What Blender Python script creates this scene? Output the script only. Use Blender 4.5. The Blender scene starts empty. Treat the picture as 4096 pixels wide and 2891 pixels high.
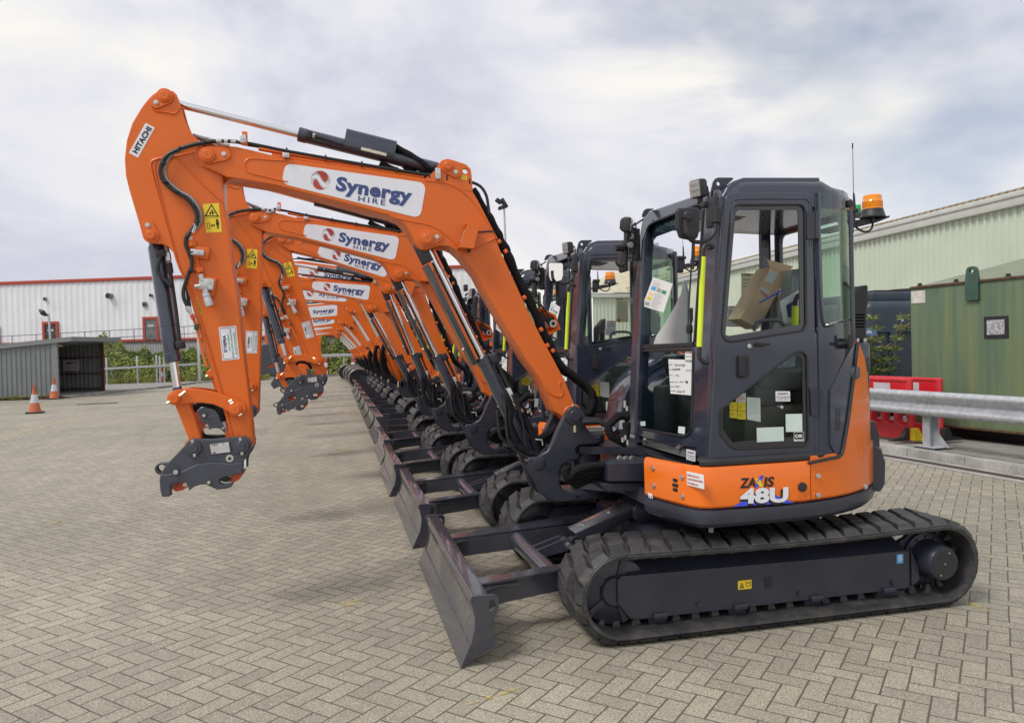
import bpy, bmesh, math, random
from math import sin, cos, pi, radians, atan2, hypot
from mathutils import Vector, Matrix, noise
random.seed(7)
SC = bpy.context.scene
COL = SC.collection
# ---------------------------------------------------------------- camera
# metres; x runs along the machines (cab end +x), y along the row, z up.
CAM = Vector((-0.5733, -3.7017, 1.5828)); FPX = 3010.73
CR = Vector((0.97334, -0.22799, -0.02500)); CU = Vector((0.02790, 0.00959, 0.99956)); CF = Vector((0.22765, 0.97362, -0.01570))
CF.normalize(); CR = (CR - CF * CR.dot(CF)).normalized(); CU = CR.cross(CF).normalized()
cam = bpy.data.cameras.new('camera'); camo = bpy.data.objects.new('camera', cam); COL.objects.link(camo)
cam.sensor_fit = 'HORIZONTAL'; cam.sensor_width = 36.0; cam.lens = FPX / 4096 * 36
cam.clip_start = 0.05; cam.clip_end = 3000
camo.matrix_world = Matrix(((CR.x, CU.x, -CF.x, CAM.x), (CR.y, CU.y, -CF.y, CAM.y), (CR.z, CU.z, -CF.z, CAM.z), (0, 0, 0, 1)))
SC.camera = camo
SC.view_settings.view_transform = 'Standard'; SC.view_settings.look = 'None'
SC.view_settings.exposure = 0.10; SC.view_settings.gamma = 1.0
SC.cycles.max_bounces = 8; SC.cycles.transparent_max_bounces = 24; SC.cycles.use_denoising = True; SC.cycles.denoiser = 'OPENIMAGEDENOISE'; SC.cycles.denoising_input_passes = 'RGB_ALBEDO_NORMAL'; SC.cycles.denoising_prefilter = 'FAST'
SC.cycles.sample_clamp_indirect = 6

# ---------------------------------------------------------------- world and sun
SUN_EL, SUN_AZ = radians(52), radians(205)      # azimuth of the sun measured from +x
def nn(nt, t, **k):
    n = nt.nodes.new(t)
    for a, b in k.items(): setattr(n, a, b)
    return n
SKYOFF = (0.35, 0.2, 0.1); GAP = (.46, .77, .45)
def build_world():
    w = bpy.data.worlds.new('World'); SC.world = w; w.use_nodes = True
    nt = w.node_tree; nt.nodes.clear(); L = nt.links.new
    out = nn(nt, 'ShaderNodeOutputWorld'); bg = nn(nt, 'ShaderNodeBackground'); L(bg.outputs[0], out.inputs[0])
    sky = nn(nt, 'ShaderNodeTexSky', sky_type='NISHITA'); sky.sun_disc = False
    sky.sun_elevation = SUN_EL; sky.sun_rotation = pi / 2 - SUN_AZ; sky.air_density = 1.0; sky.dust_density = 1.5
    sc = nn(nt, 'ShaderNodeMixRGB', blend_type='MULTIPLY'); sc.inputs[0].default_value = 1; L(sky.outputs[0], sc.inputs[1]); sc.inputs[2].default_value = (1.15, 1.1, 1.15, 1)
    tc = nn(nt, 'ShaderNodeTexCoord'); sep = nn(nt, 'ShaderNodeSeparateXYZ'); L(tc.outputs['Generated'], sep.inputs[0])
    mp = nn(nt, 'ShaderNodeMapping'); L(tc.outputs['Generated'], mp.inputs[0]); mp.inputs['Scale'].default_value = (1, 1, 1.9); mp.inputs['Location'].default_value = SKYOFF
    n1 = nn(nt, 'ShaderNodeTexNoise'); n1.inputs['Scale'].default_value = 2.3; n1.inputs['Detail'].default_value = 9; n1.inputs['Roughness'].default_value = 0.56; n1.inputs['Distortion'].default_value = 0.3; L(mp.outputs[0], n1.inputs['Vector'])
    n2 = nn(nt, 'ShaderNodeTexNoise'); n2.inputs['Scale'].default_value = 1.5; n2.inputs['Detail'].default_value = 5; n2.inputs['Roughness'].default_value = 0.5; L(mp.outputs[0], n2.inputs['Vector'])
    # cloud brightness: grey bases to cream tops
    r1 = nn(nt, 'ShaderNodeValToRGB'); L(n1.outputs[0], r1.inputs[0])
    e = r1.color_ramp.elements; e[0].position = 0.38; e[0].color = (6.7, 6.8, 7.8, 1); e[1].position = 0.62; e[1].color = (10.0, 9.8, 9.3, 1)
    m = r1.color_ramp.elements.new(0.5); m.color = (8.4, 8.45, 9.0, 1)
    # cover: a few blue-grey holes
    r2 = nn(nt, 'ShaderNodeValToRGB'); L(n2.outputs[0], r2.inputs[0]); r2.color_ramp.elements[0].position = 0.30; r2.color_ramp.elements[1].position = 0.43
    r2.color_ramp.elements[0].color = (0.35, .35, .35, 1)
    # one gap in the cloud high on the right
    dp = nn(nt, 'ShaderNodeVectorMath', operation='DISTANCE'); L(tc.outputs['Generated'], dp.inputs[0]); dp.inputs[1].default_value = GAP
    g1 = nn(nt, 'ShaderNodeMath', operation='MULTIPLY_ADD'); L(n1.outputs[0], g1.inputs[0]); g1.inputs[1].default_value = .55; L(dp.outputs['Value'], g1.inputs[2])
    g2 = nn(nt, 'ShaderNodeMapRange'); L(g1.outputs[0], g2.inputs[0]); g2.inputs[1].default_value = .30; g2.inputs[2].default_value = .50; g2.inputs['To Min'].default_value = .35
    mg = nn(nt, 'ShaderNodeMath', operation='MULTIPLY'); L(g2.outputs[0], mg.inputs[0]); L(r2.outputs[0], mg.inputs[1])
    mix = nn(nt, 'ShaderNodeMixRGB'); L(mg.outputs[0], mix.inputs[0]); L(sc.outputs[0], mix.inputs[1]); L(r1.outputs[0], mix.inputs[2])
    L(mix.outputs[0], bg.inputs[0]); bg.inputs[1].default_value = 0.09
build_world()
sun = bpy.data.lights.new('sun', 'SUN'); suno = bpy.data.objects.new('sun', sun); COL.objects.link(suno)
sun.energy = 2.1; sun.angle = radians(20); sun.color = (1.0, 0.95, 0.88)
sd = Vector((cos(SUN_EL) * cos(SUN_AZ), cos(SUN_EL) * sin(SUN_AZ), sin(SUN_EL)))
suno.rotation_euler = sd.to_track_quat('Z', 'Y').to_euler()

# ---------------------------------------------------------------- surveying helpers (photo point -> point on a real plane)
def ray(x, y): return (CF * FPX + CR * (x - 2048) - CU * (y - 1445.5)).normalized()
def onp(x, y, o, n):
    d = ray(x, y); return CAM + d * ((Vector(o) - CAM).dot(n) / d.dot(n))
def onY(x, y, c): return onp(x, y, (0, c, 0), Vector((0, 1, 0)))
def onZ(x, y, c): return onp(x, y, (0, 0, c), Vector((0, 0, 1)))
def onX(x, y, c): return onp(x, y, (c, 0, 0), Vector((1, 0, 0)))
Z = dict(V=(0, 0, 1 / 1.784), A=(450, 300, 2.02625), B=(450, 1000, 1.54375), C=(1100, 400, 2.31556), D=(1700, 750, 1.41), E=(1150, 850, 1.9067), F=(2450, 650, 1.91333),
         G=(2450, 1350, 1.91333), H=(1600, 1850, 1.80083), I=(2800, 1850, 1.7716), J=(3296, 700, 1.35125), K=(1850, 1500, 2.31625), L=(1850, 850, 2.31625), M=(500, 1500, 2.8946),
         N=(2480, 680, 3.242), O=(3200, 500, 3.2425), P=(2450, 1750, 4.052), Q=(0, 1050, 2.316), R=(3400, 1350, 2.701))
def px(z, x, y):
    a = Z[z]; return a[0] + x / a[2], a[1] + y / a[2]
class Plane:
    def __init__(s, o, u, v):
        s.o = Vector(o); s.u = Vector(u).normalized(); v = Vector(v); s.v = (v - s.u * v.dot(s.u)).normalized(); s.n = s.u.cross(s.v)
    def px(s, z, *pts):
        r = []
        for p in pts:
            q = onp(*px(z, *p), s.o, s.n) - s.o; r.append((q.dot(s.u), q.dot(s.v)))
        return r
    def mat(s, d=0):
        o = s.o + s.n * d
        return Matrix(((s.u.x, s.v.x, s.n.x, o.x), (s.u.y, s.v.y, s.n.y, o.y), (s.u.z, s.v.z, s.n.z, o.z), (0, 0, 0, 1)))
    def pt(s, a, b, d=0): return s.o + s.u * a + s.v * b + s.n * d
    def off(s, d): return Plane(s.o + s.n * d, s.u, s.v)
def side(y): return Plane((0, y, 0), (1, 0, 0), (0, 0, 1))       # seen from the camera side, normal -y

# ---------------------------------------------------------------- materials
MT = {}
def mat(name, col, rough=0.5, metal=0.0, var=0.08, scale=6.0, bump=0.0, bscale=60.0, coat=0.0, spec=0.5, emis=None, dust=0.0):
    if name in MT: return MT[name]
    m = bpy.data.materials.new(name); MT[name] = m; m.use_nodes = True; nt = m.node_tree; L = nt.links.new
    b = nt.nodes['Principled BSDF']; b.inputs['Metallic'].default_value = metal; b.inputs['Specular IOR Level'].default_value = spec
    b.inputs['Coat Weight'].default_value = coat; b.inputs['Coat Roughness'].default_value = 0.08
    tc = nn(nt, 'ShaderNodeTexCoord'); n = nn(nt, 'ShaderNodeTexNoise'); n.inputs['Scale'].default_value = scale; n.inputs['Detail'].default_value = 5; L(tc.outputs['Object'], n.inputs['Vector'])
    c = nn(nt, 'ShaderNodeMapRange'); c.inputs['To Min'].default_value = 1 - var; c.inputs['To Max'].default_value = 1 + var; L(n.outputs[0], c.inputs[0]); c.inputs[1].default_value = .3; c.inputs[2].default_value = .7
    mu = nn(nt, 'ShaderNodeMixRGB', blend_type='MULTIPLY'); mu.inputs[0].default_value = 1; mu.inputs[1].default_value = (*col, 1); L(c.outputs[0], mu.inputs[2])
    last = mu.outputs[0]
    if dust:
        n3 = nn(nt, 'ShaderNodeTexNoise'); n3.inputs['Scale'].default_value = 9; n3.inputs['Detail'].default_value = 9; n3.inputs['Roughness'].default_value = .7; L(tc.outputs['Object'], n3.inputs['Vector'])
        r3 = nn(nt, 'ShaderNodeMapRange'); r3.inputs[1].default_value = .45; r3.inputs[2].default_value = .75; r3.inputs['To Max'].default_value = dust; L(n3.outputs[0], r3.inputs[0])
        md = nn(nt, 'ShaderNodeMixRGB'); L(r3.outputs[0], md.inputs[0]); L(last, md.inputs[1]); md.inputs[2].default_value = (.30, .26, .20, 1); last = md.outputs[0]
    L(last, b.inputs['Base Color'])
    rr = nn(nt, 'ShaderNodeMapRange'); rr.inputs['To Min'].default_value = max(0, rough - .06); rr.inputs['To Max'].default_value = min(1, rough + .08); L(n.outputs[0], rr.inputs[0]); L(rr.outputs[0], b.inputs['Roughness'])
    if bump:
        n2 = nn(nt, 'ShaderNodeTexNoise'); n2.inputs['Scale'].default_value = bscale; n2.inputs['Detail'].default_value = 4; L(tc.outputs['Object'], n2.inputs['Vector'])
        bu = nn(nt, 'ShaderNodeBump'); bu.inputs['Strength'].default_value = bump; bu.inputs['Distance'].default_value = 0.01; L(n2.outputs[0], bu.inputs['Height']); L(bu.outputs[0], b.inputs['Normal'])
    if emis: b.inputs['Emission Color'].default_value = (*emis[:3], 1); b.inputs['Emission Strength'].default_value = emis[3]
    return m
def glass(name, tint, refl=1.0, milk=0.0):
    m = bpy.data.materials.new(name); MT[name] = m; m.use_nodes = True; nt = m.node_tree; nt.nodes.clear(); L = nt.links.new
    o = nn(nt, 'ShaderNodeOutputMaterial'); t = nn(nt, 'ShaderNodeBsdfTransparent'); t.inputs[0].default_value = (*tint, 1)
    g = nn(nt, 'ShaderNodeBsdfGlossy'); g.inputs['Roughness'].default_value = 0.02; g.inputs[0].default_value = (.95, 1, .98, 1)
    f = nn(nt, 'ShaderNodeFresnel'); f.inputs[0].default_value = 1.5
    mu = nn(nt, 'ShaderNodeMath', operation='MULTIPLY'); L(f.outputs[0], mu.inputs[0]); mu.inputs[1].default_value = refl
    tc = nn(nt, 'ShaderNodeTexCoord'); n = nn(nt, 'ShaderNodeTexNoise'); n.inputs['Scale'].default_value = 1.3; L(tc.outputs['Object'], n.inputs['Vector'])
    bu = nn(nt, 'ShaderNodeBump'); bu.inputs['Strength'].default_value = .04; L(n.outputs[0], bu.inputs['Height']); L(bu.outputs[0], g.inputs['Normal'])
    gb = nn(nt, 'ShaderNodeNewGeometry'); fb = nn(nt, 'ShaderNodeMath', operation='SUBTRACT'); fb.inputs[0].default_value = 1; L(gb.outputs['Backfacing'], fb.inputs[1])
    m0 = nn(nt, 'ShaderNodeMath', operation='MULTIPLY'); L(mu.outputs[0], m0.inputs[0]); L(fb.outputs[0], m0.inputs[1])
    tw = nn(nt, 'ShaderNodeMixRGB'); L(gb.outputs['Backfacing'], tw.inputs[0]); tw.inputs[1].default_value = (*tint, 1); tw.inputs[2].default_value = (1, 1, 1, 1); L(tw.outputs[0], t.inputs[0])
    mx = nn(nt, 'ShaderNodeMixShader'); L(m0.outputs[0], mx.inputs[0]); L(t.outputs[0], mx.inputs[1]); L(g.outputs[0], mx.inputs[2])
    last = mx.outputs[0]
    if milk:
        d = nn(nt, 'ShaderNodeBsdfPrincipled'); d.inputs['Base Color'].default_value = (.75, .78, .8, 1); d.inputs['Roughness'].default_value = .25
        m2 = nn(nt, 'ShaderNodeMixShader'); m2.inputs[0].default_value = milk; L(last, m2.inputs[1]); L(d.outputs[0], m2.inputs[2]); last = m2.outputs[0]
    L(last, o.inputs[0]); return m
ORANGE = mat('orange paint', (0.74, 0.145, 0.014), 0.36, coat=.12, var=.05, scale=2, spec=.4, dust=.03)
ORANGE2 = mat('orange panel paint', (0.86, 0.175, 0.008), 0.25, coat=.35, var=.03, scale=2)
DARK = mat('dark grey machine paint', (0.029, 0.036, 0.060), 0.20, coat=.8, var=.12, scale=3)
DARKM = mat('dark grey frame paint', (0.028, 0.031, 0.047), 0.36, coat=.2, var=.2, scale=5)
BLADE = mat('blade paint', (0.040, 0.043, 0.060), 0.25, coat=.6, var=.15, scale=4, dust=.05)
COUP = mat('coupler paint', (0.060, 0.066, 0.085), 0.42, var=.1, bump=.12, bscale=25)
CASTM = mat('casting paint', (0.030, 0.033, 0.050), 0.38, coat=.2, bump=.25, bscale=18)
BLACK = mat('black plastic', (0.022, 0.022, 0.026), 0.5, bump=.08, bscale=200)
HOSE = mat('black hose', (0.016, 0.016, 0.018), 0.42, bump=.1, bscale=120)
SLEEVE = mat('hose sleeve cloth', (0.013, 0.013, 0.015), 0.85, bump=.9, bscale=26, spec=.2)
RUBBER = mat('track rubber', (0.028, 0.029, 0.033), 0.5, var=.25, scale=12, bump=.25, bscale=40, dust=.22)
PAD = mat('pad rubber', (0.050, 0.052, 0.058), 0.55, var=.2, bump=.2, bscale=30, dust=.35)
STEELTR = mat('steel track', (0.35, 0.34, 0.34), 0.35, metal=.9, var=.3, scale=20)
CHROME = mat('chrome', (0.80, 0.81, 0.83), 0.10, metal=1, var=.02)
ZINC = mat('zinc', (0.62, 0.62, 0.60), 0.32, metal=.85, var=.1)
BRASS = mat('passivated zinc', (0.66, 0.60, 0.44), 0.30, metal=.8)
STEELH = mat('braided hose', (0.30, 0.31, 0.32), 0.42, metal=.6, bump=.5, bscale=300)
GALV = mat('galvanised steel', (0.50, 0.52, 0.55), 0.40, metal=.45, var=.16, scale=14, bump=.15, bscale=30)
WHITE = mat('white vinyl', (0.80, 0.81, 0.86), 0.35, var=.02)
PAPER = mat('white paper', (0.76, 0.78, 0.78), 0.7, var=.02)
NAVY = mat('navy print', (0.045, 0.075, 0.22), 0.4)
INK = mat('black print', (0.015, 0.015, 0.017), 0.5)
REDP = mat('red print', (0.55, 0.04, 0.03), 0.5)
GREENP = mat('green print', (0.06, 0.30, 0.16), 0.5)
YELLOW = mat('yellow label', (0.85, 0.62, 0.03), 0.4)
HIVIS = mat('yellow green sleeve', (0.70, 0.86, 0.03), 0.5, emis=None)
GREYP = mat('grey print', (0.35, 0.36, 0.37), 0.5)
BLUEP = mat('blue print', (0.05, 0.10, 0.75), 0.4)
SKYP = mat('sky blue label', (0.08, 0.38, 0.72), 0.4)
PALEL = mat('pale green label', (0.62, 0.74, 0.70), 0.5)
AMBER = mat('amber lens', (0.85, 0.27, 0.005), 0.12, coat=.6, emis=(1, .32, 0, .03))
GREENL = mat('green lens', (0.01, 0.32, 0.06), 0.12, coat=.6, emis=(0, .35, .05, .03))
CARD = mat('cardboard', (0.85, 0.60, 0.38), 0.8)
SEATG = mat('grey vinyl', (0.17, 0.17, 0.18), 0.55)
HOOK = mat('hook orange red', (0.62, 0.09, 0.025), 0.45, bump=.2, bscale=20)
LOGOR = mat('logo red', (0.50, 0.055, 0.04), 0.4, var=.35, scale=7)
LOGOS = mat('logo silver', (0.42, 0.43, 0.46), 0.35, var=.5, scale=9)
GLASS = glass('cab glass', (0.72, 0.86, 0.86), 1.9)
WSCREEN = glass('windscreen glass', (0.72, 0.84, 0.82), 2.2)
GLASSD = glass('tinted quarter glass', (0.62, 0.76, 0.68), 1.1)
FILM = glass('plastic film', (0.80, 0.84, 0.84), 2.5, .45)
CLEAR = glass('clear lens', (0.8, 0.75, 0.75), 1.5, .3)
def thin(name, col, tr=.55):
    m = mat(name, col, .7, var=.03); nt = m.node_tree; t = nn(nt, 'ShaderNodeBsdfTranslucent'); t.inputs[0].default_value = (*col, 1); mx = nn(nt, 'ShaderNodeMixShader'); mx.inputs[0].default_value = tr
    nt.links.new(nt.nodes['Principled BSDF'].outputs[0], mx.inputs[1]); nt.links.new(t.outputs[0], mx.inputs[2]); nt.links.new(mx.outputs[0], nt.nodes['Material Output'].inputs[0]); return m
THINW = thin('thin white sticker', (0.85, 0.86, 0.86)); THINC = thin('thin cream sticker', (0.78, 0.80, 0.60)); THINY = thin('thin yellow sticker', (0.9, 0.7, 0.05))
MIRROR = mat('mirror glass', (0.85, 0.85, 0.82), 0.02, metal=1, var=0)

# ---------------------------------------------------------------- mesh builder
def fillet(pts, r, n=4):
    out = []; N = len(pts); rs = r if isinstance(r, (list, tuple)) else [r] * N
    for i in range(N):
        p = Vector(pts[i][:2]); a = Vector(pts[i - 1][:2]) - p; b = Vector(pts[(i + 1) % N][:2]) - p; rr = rs[i]
        if a.length < 1e-6 or b.length < 1e-6 or rr <= 0: out.append(tuple(p)); continue
        ang = a.angle(b)
        if ang > 3.05: out.append(tuple(p)); continue
        t = min(rr / max(1e-4, math.tan(ang / 2)), a.length * .48, b.length * .48)
        p0 = p + a.normalized() * t; p1 = p + b.normalized() * t
        for k in range(n + 1):
            s = k / n; q = p0 * (1 - s) ** 2 + p * 2 * s * (1 - s) + p1 * s * s; out.append((q.x, q.y))
    return out
def smooth(pts, n=6, closed=False):
    P = [Vector(p) for p in pts]; out = []; N = len(P); rng = range(N if closed else N - 1)
    for i in rng:
        if closed: a, b, c, d = P[i - 1], P[i], P[(i + 1) % N], P[(i + 2) % N]
        else: a, b, c, d = P[max(i - 1, 0)], P[i], P[i + 1], P[min(i + 2, N - 1)]
        for k in range(n):
            t = k / n; out.append(.5 * ((2 * b) + (c - a) * t + (2 * a - 5 * b + 4 * c - d) * t * t + (3 * b - a - 3 * c + d) * t ** 3))
    if not closed: out.append(P[-1])
    return out
def ell(cx, cy, rx, ry=None, n=20, a0=0):
    ry = ry or rx; return [(cx + rx * cos(a0 + 2 * pi * k / n), cy + ry * sin(a0 + 2 * pi * k / n)) for k in range(n)]
class MB:
    def __init__(s): s.bm = bmesh.new(); s.mats = []; s.cur = 0
    def m(s, mt):
        if mt not in s.mats: s.mats.append(mt)
        s.cur = s.mats.index(mt); return s
    def addme(s, me, M=None):
        if M is not None: me.transform(M)
        for p in me.polygons: p.material_index = s.cur
        s.bm.from_mesh(me); bpy.data.meshes.remove(me)
    def addbm(s, b, M=None):
        me = bpy.data.meshes.new('t'); b.to_mesh(me); b.free(); s.addme(me, M)
    def plate(s, pl, outer, d0=0, d1=.01, holes=(), bev=0.004, res=1):
        if isinstance(pl, (int, float)): pl = side(pl)
        if d0 > d1: d0, d1 = d1, d0
        h = (d1 - d0) / 2; bev = min(bev, h * .9)
        cu = bpy.data.curves.new('t', 'CURVE'); cu.dimensions = '2D'; cu.fill_mode = 'BOTH'
        for k, pts in enumerate([outer] + list(holes)):
            sp = cu.splines.new('POLY'); sp.points.add(len(pts) - 1)
            for i, p in enumerate(pts): sp.points[i].co = (p[0], p[1], 0, 1)
            sp.use_cyclic_u = True
        cu.extrude = max(h - bev, 0.0002); cu.bevel_depth = bev; cu.bevel_resolution = res; cu.offset = -bev
        o = bpy.data.objects.new('t', cu); me = bpy.data.meshes.new_from_object(o)
        bpy.data.objects.remove(o); bpy.data.curves.remove(cu)
        s.addme(me, pl.mat((d0 + d1) / 2)); return s
    def text(s, pl, txt, a, b, size, ang=0, bold=0, d=0.002, sx=1.0, shear=0, align='LEFT', space=1.0, th=0.0006):
        cu = bpy.data.curves.new('t', 'FONT'); cu.body = txt; cu.size = size; cu.offset = bold; cu.shear = shear; cu.align_x = align; cu.space_character = space
        cu.extrude = th; cu.resolution_u = 3
        o = bpy.data.objects.new('t', cu); me = bpy.data.meshes.new_from_object(o)
        bpy.data.objects.remove(o); bpy.data.curves.remove(cu)
        M = pl.mat(d) @ Matrix.Translation((a, b, 0)) @ Matrix.Rotation(ang, 4, 'Z') @ Matrix.Diagonal((sx, 1, 1, 1))
        s.addme(me, M); return s
    def box(s, c, size, R=None, bev=0.0, seg=2):
        b = bmesh.new(); bmesh.ops.create_cube(b, size=1)
        bmesh.ops.scale(b, vec=Vector(size), verts=b.verts)
        if bev > 0: bmesh.ops.bevel(b, geom=list(b.edges), offset=bev, segments=seg, affect='EDGES', profile=.5)
        M = Matrix.Translation(c)
        if R is not None: M = M @ (R if len(R) == 4 else R.to_4x4())
        s.addbm(b, M); return s
    def rings(s, rs, cap=True, close=False):
        V = [[s.bm.verts.new(p) for p in r] for r in rs]; n = len(V[0])
        def f(q):
            try: fc = s.bm.faces.new(q); fc.material_index = s.cur
            except ValueError: pass
        m = len(V)
        for i in range(m if close else m - 1):
            A, B = V[i], V[(i + 1) % m]
            for j in range(n): f((A[j], A[(j + 1) % n], B[(j + 1) % n], B[j]))
        if cap and not close: f(list(reversed(V[0]))); f(V[-1])
        return s
    def grid(s, rows, flip=False):
        V = [[s.bm.verts.new(p) for p in r] for r in rows]
        for i in range(len(V) - 1):
            for j in range(len(V[0]) - 1):
                q = [V[i][j], V[i][j + 1], V[i + 1][j + 1], V[i + 1][j]]
                if flip: q.reverse()
                s.bm.faces.new(q).material_index = s.cur
        return s
    def poly(s, pts):
        s.bm.faces.new([s.bm.verts.new(p) for p in pts]).material_index = s.cur; return s
    def tube(s, pts, r, n=8, cap=True, close=False, wob=0):
        P = [Vector(p) for p in pts]; rs = []; up = None
        for i, p in enumerate(P):
            a = P[i - 1] if (i > 0 or close) else p; b = P[(i + 1) % len(P)] if (i < len(P) - 1 or close) else p
            t = (b - a).normalized() if (b - a).length > 1e-9 else Vector((0, 0, 1))
            if up is None: up = Vector((0, 1, 0)) if abs(t.y) < .9 else Vector((1, 0, 0))
            up = (up - t * up.dot(t)).normalized(); w = t.cross(up)
            rr = (r[i] if isinstance(r, (list, tuple)) else r) * (1 + wob * noise.noise(p * 22))
            rs.append([p + (up * cos(2 * pi * k / n) + w * sin(2 * pi * k / n)) * rr for k in range(n)])
        return s.rings(rs, cap, close)
    def cyl(s, a, b, r, r2=None, n=24, bev=0.0):
        a, b = Vector(a), Vector(b); r2 = r if r2 is None else r2
        if bev:
            t = (b - a).normalized() * bev
            return s.tubeR([a, a + t, b - t, b], [r - bev, r, r2, r2 - bev], n)
        return s.tubeR([a, b], [r, r2], n)
    def tubeR(s, pts, rs, n=24): return s.tube(pts, list(rs), n)
    def bolt(s, p, d, r=.012, h=.01, washer=True):
        d = Vector(d).normalized(); p = Vector(p)
        if washer: s.cyl(p, p + d * h * .25, r * 1.35, n=14)
        s.cyl(p + d * h * .25, p + d * h, r, n=6)
        return s
    def build(s, name, parent=None, sharp=32, loc=None):
        me = bpy.data.meshes.new(name)
        bmesh.ops.recalc_face_normals(s.bm, faces=s.bm.faces) if len(s.bm.faces) < 60000 else None
        s.bm.to_mesh(me); s.bm.free()
        for m in s.mats: me.materials.append(m)
        if sharp:
            me.polygons.foreach_set('use_smooth', [True] * len(me.polygons)); me.set_sharp_from_angle(angle=radians(sharp))
        o = bpy.data.objects.new(name, me); COL.objects.link(o)
        if parent is not None:
            o.parent = parent
            if parent.type == 'EMPTY' and 'ctr' in parent: o.location = -Vector(parent['ctr'])
        if loc is not None: o.location = loc
        return o
def mb(m): return MB().m(m)
def tag(o, label=None, cat=None, group=None, kind=None):
    if label: o['label'] = label
    if cat: o['category'] = cat
    if group: o['group'] = group
    if kind: o['kind'] = kind
    return o
def thing(name, loc, label, cat, group=None):
    o = bpy.data.objects.new(name, None); COL.objects.link(o); o.location = loc; o.empty_display_size = .2
    o['ctr'] = tuple(loc)      # meshes below are drawn in world metres, then shifted to the empty
    return tag(o, label, cat, group)
def untag():
    for o in bpy.data.objects:
        if 'ctr' in o: del o['ctr']
# ---------------------------------------------------------------- ground
def paving_material():
    m = bpy.data.materials.new('herringbone block paving'); m.use_nodes = True; nt = m.node_tree; L = nt.links.new; b = nt.nodes['Principled BSDF']
    def M(op, a, bb=None, c=None):
        n = nn(nt, 'ShaderNodeMath', operation=op)
        for i, v in enumerate((a, bb, c)):
            if v is None: continue
            if isinstance(v, (int, float)): n.inputs[i].default_value = v
            else: L(v, n.inputs[i])
        return n.outputs[0]
    geo = nn(nt, 'ShaderNodeNewGeometry'); mp = nn(nt, 'ShaderNodeVectorRotate', rotation_type='Z_AXIS'); L(geo.outputs['Position'], mp.inputs['Vector']); mp.inputs['Angle'].default_value = -PAVE_ANG
    warp = nn(nt, 'ShaderNodeTexNoise'); warp.inputs['Scale'].default_value = 2.2; L(geo.outputs['Position'], warp.inputs['Vector'])
    wv = nn(nt, 'ShaderNodeVectorMath', operation='SCALE'); 
    ws = nn(nt, 'ShaderNodeVectorMath', operation='SUBTRACT'); L(warp.outputs['Color'], ws.inputs[0]); ws.inputs[1].default_value = (.5, .5, .5); L(ws.outputs[0], wv.inputs[0]); wv.inputs['Scale'].default_value = .012
    wa = nn(nt, 'ShaderNodeVectorMath', operation='ADD'); L(mp.outputs[0], wa.inputs[0]); L(wv.outputs[0], wa.inputs[1])
    sp = nn(nt, 'ShaderNodeSeparateXYZ'); L(wa.outputs[0], sp.inputs[0])
    a = M('MULTIPLY_ADD', sp.outputs[0], 10.0, 1000 + PAVE_OFF[0]); bq = M('MULTIPLY_ADD', sp.outputs[1], -10.0, 1000 + PAVE_OFF[1])
    i, j = M('FLOOR', a), M('FLOOR', bq); fa, fb = M('FRACT', a), M('FRACT', bq)
    k = M('FLOORED_MODULO', M('SUBTRACT', i, j), 4.0)
    horiz = M('LESS_THAN', k, 1.5)
    k1 = M('COMPARE', k, 1.0, .2); k2 = M('COMPARE', k, 2.0, .2)
    u = M('ADD', fa, k1); v = M('ADD', fb, k2)
    lu = M('MULTIPLY_ADD', horiz, 1.0, 1.0); lv = M('SUBTRACT', 3.0, lu)
    d = M('MINIMUM', M('MINIMUM', u, M('SUBTRACT', lu, u)), M('MINIMUM', v, M('SUBTRACT', lv, v)))
    cid = nn(nt, 'ShaderNodeCombineXYZ'); L(M('SUBTRACT', i, k1), cid.inputs[0]); L(M('SUBTRACT', j, k2), cid.inputs[1]); L(horiz, cid.inputs[2])
    wn = nn(nt, 'ShaderNodeTexWhiteNoise'); L(cid.outputs[0], wn.inputs['Vector'])
    jn = nn(nt, 'ShaderNodeTexNoise'); jn.inputs['Scale'].default_value = 14; L(geo.outputs['Position'], jn.inputs['Vector'])
    jw = M('MULTIPLY_ADD', jn.outputs[0], .05, .006)
    jm = nn(nt, 'ShaderNodeMapRange', interpolation_type='SMOOTHSTEP'); L(M('SUBTRACT', d, jw), jm.inputs[0]); jm.inputs[1].default_value = -.008; jm.inputs[2].default_value = .02
    # aggregate
    vo = nn(nt, 'ShaderNodeTexVoronoi'); vo.inputs['Scale'].default_value = 210; L(geo.outputs['Position'], vo.inputs['Vector'])
    ra = nn(nt, 'ShaderNodeValToRGB'); L(vo.outputs['Color'], ra.inputs[0]); cr = ra.color_ramp; cr.interpolation = 'LINEAR'
    base = [(0, (.12, .115, .105)), (.2, (.25, .230, .182)), (.5, (.338, .314, .250)), (.78, (.408, .383, .308)), (.93, (.53, .51, .455)), (1, (.82, .81, .78))]
    cr.elements[0].position = 0; cr.elements[0].color = (*base[0][1], 1); cr.elements[1].position = 1; cr.elements[1].color = (*base[-1][1], 1)
    for p, c in base[1:-1]: cr.elements.new(p).color = (*c, 1)
    # per block tint, large stains
    tint = nn(nt, 'ShaderNodeValToRGB'); L(wn.outputs['Value'], tint.inputs[0]); tint.color_ramp.elements[0].color = (.86, .86, .86, 1); tint.color_ramp.elements[1].color = (1.06, 1.05, 1.03, 1)
    mt = nn(nt, 'ShaderNodeMixRGB', blend_type='MULTIPLY'); mt.inputs[0].default_value = 1; L(ra.outputs[0], mt.inputs[1]); L(tint.outputs[0], mt.inputs[2])
    st = nn(nt, 'ShaderNodeTexNoise'); st.inputs['Scale'].default_value = .35; st.inputs['Detail'].default_value = 8; st.inputs['Roughness'].default_value = .62; L(geo.outputs['Position'], st.inputs['Vector'])
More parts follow.
